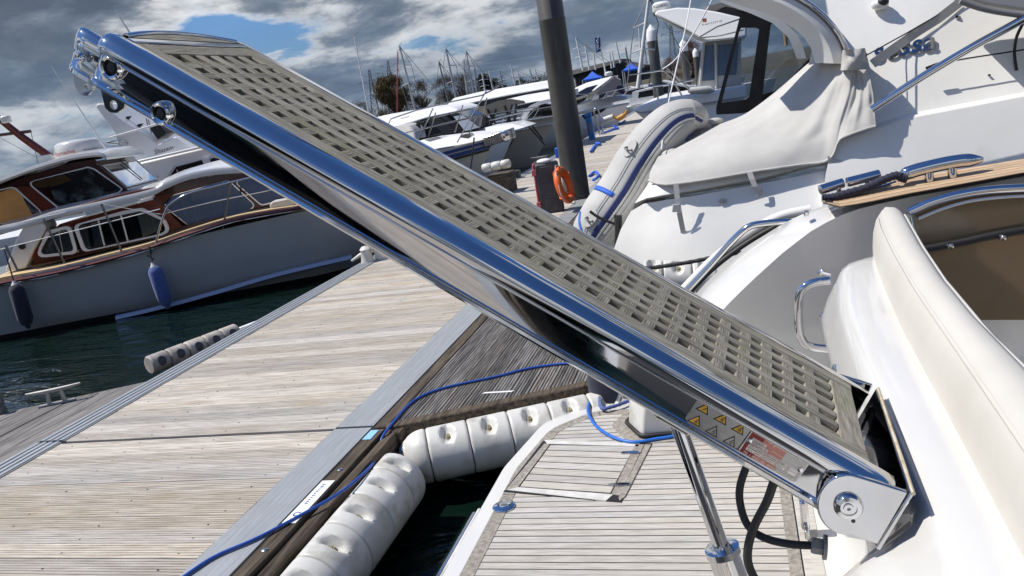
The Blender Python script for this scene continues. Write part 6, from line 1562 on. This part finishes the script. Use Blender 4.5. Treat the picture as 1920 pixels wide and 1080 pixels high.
def lattice(t, base, top, w0, w1, levels, r, m, name='strut', turn=.5):
    u = V((math.cos(turn), math.sin(turn), 0)); v = V((-u.y, u.x, 0)); ax = top - base
    def cor(k, q): s_, d_ = ((-1, -1), (1, -1), (1, 1), (-1, 1))[k % 4]; w = (w0 + (w1 - w0) * q) / 2; return base + ax * q + u * s_ * w + v * d_ * w
    mb = MB()
    for k in range(4): mb.tube([cor(k, 0), cor(k, 1)], r, 4)
    mb.build('corner_leg', m, t)
    mb = MB()
    for i in range(levels):
        q0, q1 = i / levels, (i + 1) / levels
        for k in range(4):
            mb.tube([cor(k, q0), cor(k + 1, q1)], r * .7, 3); mb.tube([cor(k + 1, q0), cor(k, q1)], r * .7, 3); mb.tube([cor(k, q1), cor(k + 1, q1)], r * .7, 3)
    mb.build('bracing', m, t)
lattice(MB_l, oy(884, 195, 100), oy(872, 112, 100), .9, .55, 14, .03, m_mastg)
# ================================================================== PYLONS, TREES, BUILDING, GAZEBOS, FLAGS
m_pyl = M('pylon_steel', (.10, .105, .115), rough=.6, metal=.3)
def pylon(a, b, Y, label):
    base, top = oy(*b, Y), oy(*a, Y); base.z = max(0.5, base.z); h = (top - base).length
    t = thing('pylon', label, 'pylon', base, 'electricity pylons beyond the marina')
    lattice(t, base, base.lerp(top, .72), h * .17, h * .07, 7, h * .004, m_pyl, turn=.3)
    lattice(t, base.lerp(top, .72), top, h * .07, h * .03, 4, h * .0035, m_pyl, turn=.3)
    for q, w in ((.74, .26), (.88, .20)):
        c = base.lerp(top, q); mb = MB()
        for s_ in (-1, 1):
            e = c + V((s_ * h * w * .85, s_ * h * w * .3, h * .03)); mb.tube([c + V((0, 0, h * .05)), e], h * .004, 3); mb.tube([c - V((0, 0, h * .02)), e], h * .004, 3); mb.tube([e, e - V((0, 0, h * .05))], h * .004, 3)
        mb.build('crossarm', m_pyl, t)
    return t
P1 = pylon((692, 131), (706, 222), 300, 'grey lattice pylon nearer the whip mast'); P2 = pylon((727, 114), (735, 200), 380, 'grey lattice pylon rising behind the willow')
P3 = pylon((1257, 42), (1264, 128), 340, 'grey lattice pylon between the capped piles'); P4 = pylon((1205, 66), (1210, 140), 420, 'faint grey lattice pylon left of the capped pile')
wires = thing('power_lines', 'thin overhead power lines strung from the pylons across the sky', 'power lines', oy(600, 240, 300))
for dy in (0, 14, 28, 40):
    for (xa, ya, Ya, xb, yb, Yb) in ((695, 150, 300, 250, 262, 260), (695, 150, 300, 731, 138, 380), (731, 138, 380, 1259, 55, 340)):
        a, b = oy(xa, ya + dy, Ya), oy(xb, yb + dy * 1.4, Yb); m_ = (a + b) / 2 - V((0, 0, 2.5)); MB().tube(bez([a, m_, b], 5), .055, 3).build('wire', m_pyl, wires)
m_bark = M('bark', (.045, .036, .028), (.09, .072, .055), rough=.9, noise=6)
m_twig = M('bare_twigs', (.075, .058, .042), (.12, .095, .07), rough=.95, noise=2)
m_willow = M('willow_shoots', (.10, .075, .03), (.15, .11, .045), rough=.9, noise=1.5)
m_ever = M('evergreen', (.025, .03, .016), (.05, .055, .028), rough=.9, noise=1.5)
m_russet = M('russet_twigs', (.115, .05, .032), (.17, .075, .045), rough=.9, noise=1.5)
def tree(px0, px1, ytop, ybase, Y, label, kind, seed, name='tree'):
    rnd = random.Random(seed)
    a, b = oy(px0, ybase, Y), oy(px1, ybase, Y); c = (a + b) / 2; base = V((c.x, Y, .8)); top = oy((px0 + px1) / 2, ytop, Y).z
    W = abs(b.x - a.x) / 2; H_ = top - base.z
    t = thing(name, label, 'tree', base, 'trees along the far bank')
    mb = MB(); tw = MB()
    def branch(p, d, L_, r, lvl):
        q = p + d * L_; (mb if lvl < 2 else tw).tube([p, (p + q) / 2 + V((rnd.uniform(-.05, .05), rnd.uniform(-.05, .05), .02)) * L_, q], [r, r * .8, r * .55], 5 if lvl < 2 else 3, cap=False)
        if lvl >= (4 if kind != 'ever' else 2): return
        n = (5, 4, 4, 3)[lvl]
        for k in range(n):
            s_ = rnd.uniform(.45, 1); az = rnd.uniform(0, 2 * PI); sp = rnd.uniform(.35, .95) if lvl else rnd.uniform(.4, 1.0)
            e = (d + V((math.cos(az) * sp, math.sin(az) * sp, rnd.uniform(-.1, .35)))).normalized()
            branch(p + d * L_ * s_, e, L_ * rnd.uniform(.55, .78), r * .5, lvl + 1)
    for k in range(3):
        az = rnd.uniform(0, 6.28)
        branch(base + V((rnd.uniform(-.25, .25) * W, rnd.uniform(-.5, .5), 0)), V((rnd.uniform(-.35, .35), rnd.uniform(-.3, .3), 1)).normalized(), H_ * rnd.uniform(.30, .38), H_ * .030, 0)
    mb.build('trunk', m_bark, t)
    leaf = MB(); s_ = H_ * (.030 if kind in ('bare', 'russet') else .045)
    N = {'bare': 4200, 'willow': 6500, 'ever': 4200, 'russet': 4200}[kind]
    clumps = []
    for k in range(40):
        az = rnd.uniform(0, 2 * PI); rr_ = rnd.uniform(.0, 1) ** .5; zz_ = rnd.uniform(.04, .95)
        env = math.sqrt(max(.02, 1 - ((zz_ - .36) / .68) ** 2))
        clumps.append((V((base.x + W * .86 * env * rr_ * math.cos(az), Y + W * .7 * env * rr_ * math.sin(az), base.z + H_ * zz_)), rnd.uniform(.16, .32) * W))
    for k in range(N):
        cc, cr_ = rnd.choice(clumps); v_ = V((rnd.gauss(0, 1), rnd.gauss(0, 1), rnd.gauss(0, .9))) * cr_ * .55; p = cc + v_
        if kind == 'bare' or kind == 'russet': d = V((rnd.gauss(0, .5), rnd.gauss(0, .5), rnd.gauss(.7, .5))).normalized() * s_ * 2.4; w = .16
        elif kind == 'willow': d = V((rnd.gauss(0, .25), rnd.gauss(0, .25), -1)).normalized() * s_ * 2.4; w = .14
        else: d = V((rnd.gauss(0, 1), rnd.gauss(0, 1), rnd.gauss(.3, .7))).normalized() * s_; w = .5
        sd = d.orthogonal().normalized(); sd.rotate(Matrix.Rotation(rnd.uniform(0, 6.28), 3, d.normalized())); sd *= s_ * w
        leaf.add([p - sd, p + sd, p + d], [(0, 1, 2)])
    if tw.v: tw.build('branches', m_bark if kind == 'ever' else m_twig, t)
    leaf.build('crown', {'bare': m_twig, 'willow': m_willow, 'ever': m_ever, 'russet': m_russet}[kind], t)
tree(702, 776, 140, 214, 165, 'golden brown willow tree beyond the masts', 'willow', 1, 'willow_tree')
tree(758, 822, 150, 206, 170, 'bare twiggy tree right of the willow', 'bare', 2, 'bare_tree')
tree(806, 866, 146, 198, 175, 'bare tree between the tall masts', 'bare', 3, 'bare_tree')
tree(842, 912, 140, 192, 185, 'pale bare tree behind the lattice mast', 'bare', 4, 'bare_tree')
tree(652, 706, 192, 228, 190, 'low dark scrub at the left end of the bank', 'bare', 5, 'scrub')
tree(905, 960, 148, 178, 190, 'dark evergreen clump right of the lattice mast', 'ever', 6, 'evergreen_tree')
tree(948, 1000, 148, 172, 195, 'green hedge above the pale long roof', 'ever', 7, 'evergreen_tree')
tree(985, 1050, 142, 168, 200, 'dark hedge behind the tall pile', 'ever', 8, 'evergreen_tree')
tree(895, 925, 138, 180, 188, 'narrow dark conifer by the distant masts', 'ever', 12, 'conifer')
tree(1268, 1330, 74, 152, 120, 'russet bare tree behind the capped piles', 'russet', 9, 'russet_tree')
tree(1236, 1290, 108, 150, 135, 'smaller russet shrub between the capped piles', 'russet', 10, 'russet_tree')
tree(560, 660, 215, 246, 200, 'distant bare thicket behind the gangway', 'bare', 11, 'scrub')
bl = thing('shed_building', 'long low dark clad building with a shallow roof behind the blue gazebos', 'building', oy(1130, 150, 100))
def bpan(pts, Y, th, name, m): return pspan(pts, Y, th, name, m, bl)
m_clad = M('dark_cladding', (.022, .021, .022), (.04, .038, .038), rough=.8, noise=3)
m_roof = M('shed_roof', (.045, .043, .042), (.07, .067, .065), rough=.8, noise=2)
bpan([(1068, 137), (1162, 114), (1206, 124), (1206, 150), (1072, 178)], 100, 10, 'wall', m_clad)
bpan([(1064, 134), (1164, 110), (1166, 116), (1068, 142)], 99.2, 11, 'roof', m_roof)
bpan([(1164, 118), (1208, 122), (1208, 127), (1166, 123)], 99.2, 11, 'roof', m_roof)
for k in range(12): bpan([(1086 + k * 6.4, 160 - k * 1.5), (1087.2 + k * 6.4, 160 - k * 1.5), (1086.8 + k * 6.4, 146 - k * 1.5), (1085.6 + k * 6.4, 146 - k * 1.5)], 99.0, .12, 'fence_post', m_roof)
bpan([(1360, 12), (1400, 20), (1400, 40), (1362, 30), (1330, 26)], 60, 6, 'wall', m_clad)
bpan([(1325, 12), (1362, 2), (1402, 12), (1402, 22), (1362, 14), (1330, 24)], 59.6, 7, 'roof', m_roof)
def gazebo(px, py, Y, w, label):
    c = oy(px, py, Y); t = thing('gazebo', label, 'gazebo', (c.x, Y, .6), 'blue gazebos on the quay'); k = Y / 1500; W = w * k / 2; h = 9 * k
    apex = V((c.x, Y, c.z + 13 * k)); cs = [V((c.x + i * W, Y + j * W, c.z)) for i, j in ((-1, -1), (1, -1), (1, 1), (-1, 1))]
    mb = MB(); md = [apex.lerp(p, .5) - V((0, 0, h * .18)) for p in cs]
    mb.add([apex] + md + cs + [p - V((0, 0, h * .35)) for p in cs], [(0, i + 1, (i + 1) % 4 + 1) for i in range(4)] + [(i + 1, (i + 1) % 4 + 1, (i + 1) % 4 + 5, i + 5) for i in range(4)] + [(i + 5, (i + 1) % 4 + 5, (i + 1) % 4 + 9, i + 9) for i in range(4)])
    mb.build('canopy', M('blue_gazebo', (.01, .10, .55), rough=.6), t)
    for p in cs: MB().tube([p, V((p.x, p.y, .6))], .06, 5).build('leg', m_mastg, t)
gazebo(1112, 147, 75, 34, 'bright blue gazebo in front of the dark shed'); gazebo(1183, 130, 78, 28, 'deep blue gazebo at the right end of the dark shed')
fp = thing('navy_flag', 'navy flag with white letters on a tall white pole', 'flag', oy(1136, 140, 65))
ptube(((1122, 68), (1136, 140)), 65, .06, 'pole', m_gelfar, fp)
mb = MB(); rows = [[oy(1115.5 + 9.5 * u + 2.2 * v, 71 + 28 * v - 3 * u, 64.9 + .15 * math.sin(u * 5 + v * 3)) for u in [k / 8 for k in range(9)]] for v in [k / 10 for k in range(11)]]; mb.grid(rows); mb.build('cloth', m_dblue, fp, smooth=60, solid=.01)
for (x0, y0, x1, y1) in ((1118.6, 83, 1123, 79.5), (1118.5, 86.5, 1122.6, 86), (1119, 90, 1123, 88.5), (1119.6, 93.5, 1124, 91)): mb = MB(); mb.add([oy(x0, y0, 64.4), oy(x1, y1, 64.4), oy(x1, y1 - 1.5, 64.4), oy(x0, y0 - 1.5, 64.4)], [(0, 1, 2, 3)]); mb.build('print_mark', m_gelfar, fp)
mb = MB(); mb.tube([oy(1120.3 + 1.8 * math.cos(a), 77 + 2.2 * math.sin(a), 64.4) for a in [.5 + k * .5 for k in range(10)]], .03, 5); mb.build('print_mark', m_gelfar, fp)
fb_ = thing('feather_banner', 'white feather banner standing beside the tall pile', 'banner', oy(1078, 165, 70))
mb = MB(); mb.prism([oy(x, y, 70) for x, y in ((1071, 162), (1069, 150), (1071, 143), (1075, 144), (1079, 150), (1081, 162))], (0, .05, 0)); mb.build('cloth', m_gelfar, fb_)
ptube(((1081, 170), (1079, 150), (1074, 143)), 69.9, .03, 'pole', m_grey, fb_)
# capped piles
def capped(px, ytop, ybase, Y, r, label):
    c = oy(px, ybase, Y); z1 = oy(px, ytop, Y).z; t = thing('capped_pile', label, 'pile', (c.x, Y, 0), 'dark piles with white cone caps')
    MB().lathe((c.x, Y, -1), (0, 0, 1), [(r, 0), (r, z1 + 1)], 20).build('shaft', m_pile, t, smooth=40)
    MB().lathe((c.x, Y, z1), (0, 0, 1), [(r * 1.06, -.06), (r * 1.08, r * 1.6), (r * .98, r * 1.75), (.02, r * 2.8), (.001, r * 2.81)], 20).build('cap', m_white, t, smooth=40)
capped(1236, 72, 186, 38, .235, 'tallest dark pile with a white cone cap'); capped(1290, 93, 165, 50, .23, 'middle dark pile with a white cone cap'); capped(1311, 104, 165, 62, .20, 'smallest dark pile with a white cone cap')
# ================================================================== THE CRUISER BEHIND THE TENDER
ph = thing('hardtop_yacht', 'white hardtop yacht with canvas enclosure and small model lettering behind the tender', 'yacht', (-2, 15, 0))
PY = 15.0
pspan([(1226, 27), (1232, 20), (1270, 14), (1300, 15), (1345, 22), (1400, 35), (1400, 70), (1345, 76), (1326, 77), (1312, 71), (1280, 52), (1236, 31)], PY, 2.6, 'hardtop', m_gelfar, ph, .03)
ptube([(1312, 69), (1345, 50), (1392, 34)], PY - .01, .012, 'panel_joint', m_grey, ph)
ptube([(1312, 71), (1350, 67), (1395, 56)], PY - .01, .010, 'panel_joint', m_hypin, ph)
pspan([(1228, 29), (1236, 31), (1312, 71), (1326, 77), (1322, 80), (1306, 75)], PY + .02, 2.5, 'hardtop_shade_strip', m_vinyl, ph)  # beige strip paints the shading along the hardtop's underside
lettering('lettering', 'PHANTOM 48', [oy(1316, 49, PY), oy(1354, 41, PY), oy(1354, 37, PY), oy(1316, 45, PY)], m_ink, ph)
for (x0, y0, x1, y1), m_ in (((1317, 35, 1325, 38), m_pink), ((1317, 38, 1321, 42), m_yellow), ((1321, 38, 1325, 42), m_orange)): pspan([(x0, y0), (x1, y0 - 1), (x1, y1 - 1), (x0, y1)], PY - .012, .01, 'emblem', m_, ph)
rd2 = oy(1240, 13, PY + .8)
MB().lathe(rd2, (0, 0, 1), [(.15, -.09), (.17, -.06), (.165, .05), (.12, .09), (.001, .10)], 20).build('radar_dome', m_gelfar, ph, smooth=40)
MB().lathe(rd2, (0, 0, 1), [(.16, -.14), (.165, -.09), (.15, -.088)], 20).build('radar_base', m_ink, ph)
MB().obox(rd2 + V((.05, -.15, -.14)), (.09, 0, .02), (0, .03, 0), (0, 0, .06)).build('lamp_cover', m_vinyl, ph)
lettering('lettering', 'Raymarine', [rd2 + V((-.13, -.172, -.03)), rd2 + V((.13, -.172, -.03)), rd2 + V((.13, -.172, .03)), rd2 + V((-.13, -.172, .03))], m_ink, ph)
pspan([(1306, 168), (1312, 120), (1318, 80), (1390, 66), (1390, 165), (1340, 172)], PY + .3, .05, 'enclosure', m_canvas, ph)
for pts in ([(1315, 152), (1322, 86), (1338, 84), (1340, 150)], [(1346, 142), (1347, 84), (1385, 80), (1380, 140)], [(1309, 160), (1314, 125), (1319, 84), (1320, 86), (1313, 155)]): pspan(pts, PY + .28, .02, 'window', m_bglass, ph)
for x0, y0, x1, y1 in ((1320, 82, 1312, 164), (1342, 80, 1343, 166)): ptube(((x0, y0), (x1, y1)), PY + .26, .025, 'frame_tube', m_canvas, ph)
pspan([(1186, 206), (1200, 198), (1235, 186), (1300, 176), (1400, 160), (1400, 240), (1330, 236), (1230, 226), (1205, 222)], PY - .4, 2.8, 'hull', m_gelfar, ph, .05)
pspan([(1188, 208), (1202, 210), (1300, 196), (1400, 180), (1400, 183), (1300, 199), (1202, 213)], PY - .43, .03, 'rubbing_strake', m_hypin, ph)
MB().tube([oy(1290, 170, PY - .5), oy(1296, 169, PY - .5), oy(1330, 168, PY - .5), oy(1340, 170, PY - .5)], [.03, .07, .07, .02], 12).build('side_fender', m_fend, ph, smooth=60)
for pts in (((1180, 141), (1240, 132), (1262, 135)), ((1210, 164), (1262, 157), (1300, 150)), ((1250, 128), (1275, 150), (1305, 180)), ((1243, 130), (1262, 150), (1280, 182)), ((1232, 165), (1234, 190)), ((1256, 158), (1252, 186))): ptube(pts, PY - .2, .014, 'pulpit_rail', m_rail, ph)
# ================================================================== PONTOON FURNITURE IN THE DISTANCE
pw = oz(1110, 262, DZ); ped = thing('power_pedestal', 'bright blue power pedestal on the far pontoon right of the tall pile', 'pedestal', pw)
MB().obox(pw + V((0, 0, .42)), (.11, 0, 0), (0, .10, 0), (-.02, 0, .42)).build('column', M('pedestal_blue', (.02, .17, .50), (.03, .21, .56), rough=.4, noise=4), ped, bevel=.03)
MB().obox(pw + V((-.02, 0, .90)), (.13, 0, .02), (0, .12, 0), (-.01, 0, .06)).build('head', M('pedestal_head', (.03, .20, .55), rough=.4), ped, bevel=.03)
MB().obox(pw + V((.02, -.105, .45)), (.06, 0, 0), (0, .012, 0), (0, 0, .14)).build('socket_panel', m_grey, ped, bevel=.004)
hpnt = oz(1127, 253, DZ); hoop = thing('steel_hoop', 'polished steel hoop rail standing beside the blue power pedestal', 'hoop', hpnt)
MB().tube(bez([hpnt + V((-.05, 0, 0)), hpnt + V((-.10, 0, .5)), hpnt + V((-.15, 0, .9)), hpnt + V((-.07, 0, 1.02)), hpnt + V((.02, 0, .9)), hpnt + V((.06, 0, .45)), hpnt + V((.10, 0, 0))], 5), .035, 8).build('tube', m_rail, hoop, smooth=60)
for i, pts in enumerate((((1120, 244), (1140, 230), (1160, 232), (1172, 226)), ((1128, 250), (1146, 244), (1158, 240), (1150, 236)), ((1108, 284), (1115, 274), (1125, 270), (1118, 268)))):
    tag(rope('hose_coil', [oz(x, y, DZ + .05) for x, y in pts], .04, m_tblue), ('blue hose lying on the boards beyond the steel hoop', 'blue hose loop on the boards below the steel hoop', 'blue hose end by the foot of the tall pile')[i], 'hose', 'blue hoses on the pontoon')
pc = oz(1160, 210, DZ); tag(MB().tube(bez([oy(1148, 216, 30), oy(1158, 222, 30), oy(1170, 216, 30), oy(1176, 206, 30)], 5), [.05] * 5 + [.10] * 6 + [.05] * 5, 10).build('amber_fender', M('amber_buoy', (.55, .28, .06), rough=.5), smooth=60), 'amber coloured curved fender beyond the blue power pedestal', 'fender')
for i, (a, b) in enumerate((((1095, 244), (1110, 240)), ((1125, 228), (1150, 219)))):
    tag(MB().tube([oy(*a, 30), oy(*b, 30)], .11, 12).build('white_roller', m_fend, smooth=40), ('short white roller fender left of the blue power pedestal', 'white roller fender right of the steel hoop')[i], 'fender', 'white roller fenders on the far pontoon')
t = thing('roller_fender', 'fat white ribbed roller fender beneath the striped bow', 'fender', oy(932, 320, 16.5))
for k in range(3):
    a = oy(905 + k * 17.5, 316 - k * 3.5, 16.5); b = oy(905 + (k + 1) * 17.5 - 1, 316 - (k + 1) * 3.5 + .2, 16.5)
    MB().lathe(a, b - a, [(.075, 0), (.092, .02), (.095, (b - a).length / 2), (.092, (b - a).length - .02), (.075, (b - a).length)], 18).build('segment', m_fend, t, smooth=40)
tag(MB().box((oy(932, 335, 16.6).x - .22, 16.45, .02), (oy(932, 335, 16.6).x + .26, 17.2, oy(932, 327, 16.6).z)).build('timber_fender', m_beam, bevel=.02), 'dark timber dolphin block under the white roller fender', 'timber block')
c = oz(925, 370, DZ); tag(MB().lathe(c + V((-.2, 0, .06)), (.8, .6, .02), [(.05, 0), (.08, .03), (.08, .50), (.05, .55)], 16).build('white_roll', m_fendold, smooth=40), 'pale rolled fender lying on the pontoon edge near the timber block', 'fender')
c = oz(963, 335, DZ); tag(MB().box((c.x - .1, c.y - .1, DZ), (c.x + .18, c.y + .12, DZ + .20)).build('grey_box', m_boxgrey, bevel=.02), 'small dark box on the far pontoon edge', 'box')
cleat('mooring_cleat', oz(1012, 303, DZ) , (1, .1, 0), .5, m_galv, 'galvanised horn cleat on the far pontoon behind the charcoal case', h=.12)
c = oz(1048, 296, DZ); tag(MB().box((c.x - .10, c.y, DZ), (c.x + .10, c.y + .2, DZ + .30)).build('blue_crate', m_tblue, bevel=.02), 'small bright blue crate at the left foot of the tall pile', 'crate')
rope('far_rope', [oz(1105, 330, DZ + .03), oz(1116, 322, DZ + .05), oz(1122, 330, DZ + .12), oz(1112, 338, DZ + .05)], .03, m_tblue, thing('blue_rope_heap', 'heap of blue rope on the boards right of the tall pile', 'rope', oz(1113, 330, DZ)))
# unseen dark hulled yacht, added behind us to darken the gangway side's reflection
dkm = M('navy_hull_paint', (.006, .007, .012), rough=.18, coat=.4)
dk_ = thing('added_navy_yacht', 'dark navy hulled yacht added behind the viewer for the black reflection in the gangway side', 'yacht', (-12, -12, 0))
fD = Frame((-19, -10.2, 0), 0)
hull_loft(fD, 0, 12.4, 4.6, lambda t: 2.1 + .8 * t, .8, .08, 'hull', dkm, dk_)
MB().box((-18, -13.8, 2.3), (-9.5, -11.0, 3.9)).build('deckhouse', dkm, dk_, bevel=.2)
MB().box((-17, -11.0, 2.9), (-10.2, -10.95, 3.6)).build('window_band', m_wglass, dk_)
MB().box((-16.5, -13.4, 3.92), (-11, -11.4, 4.9)).build('flybridge', dkm, dk_, bevel=.2)
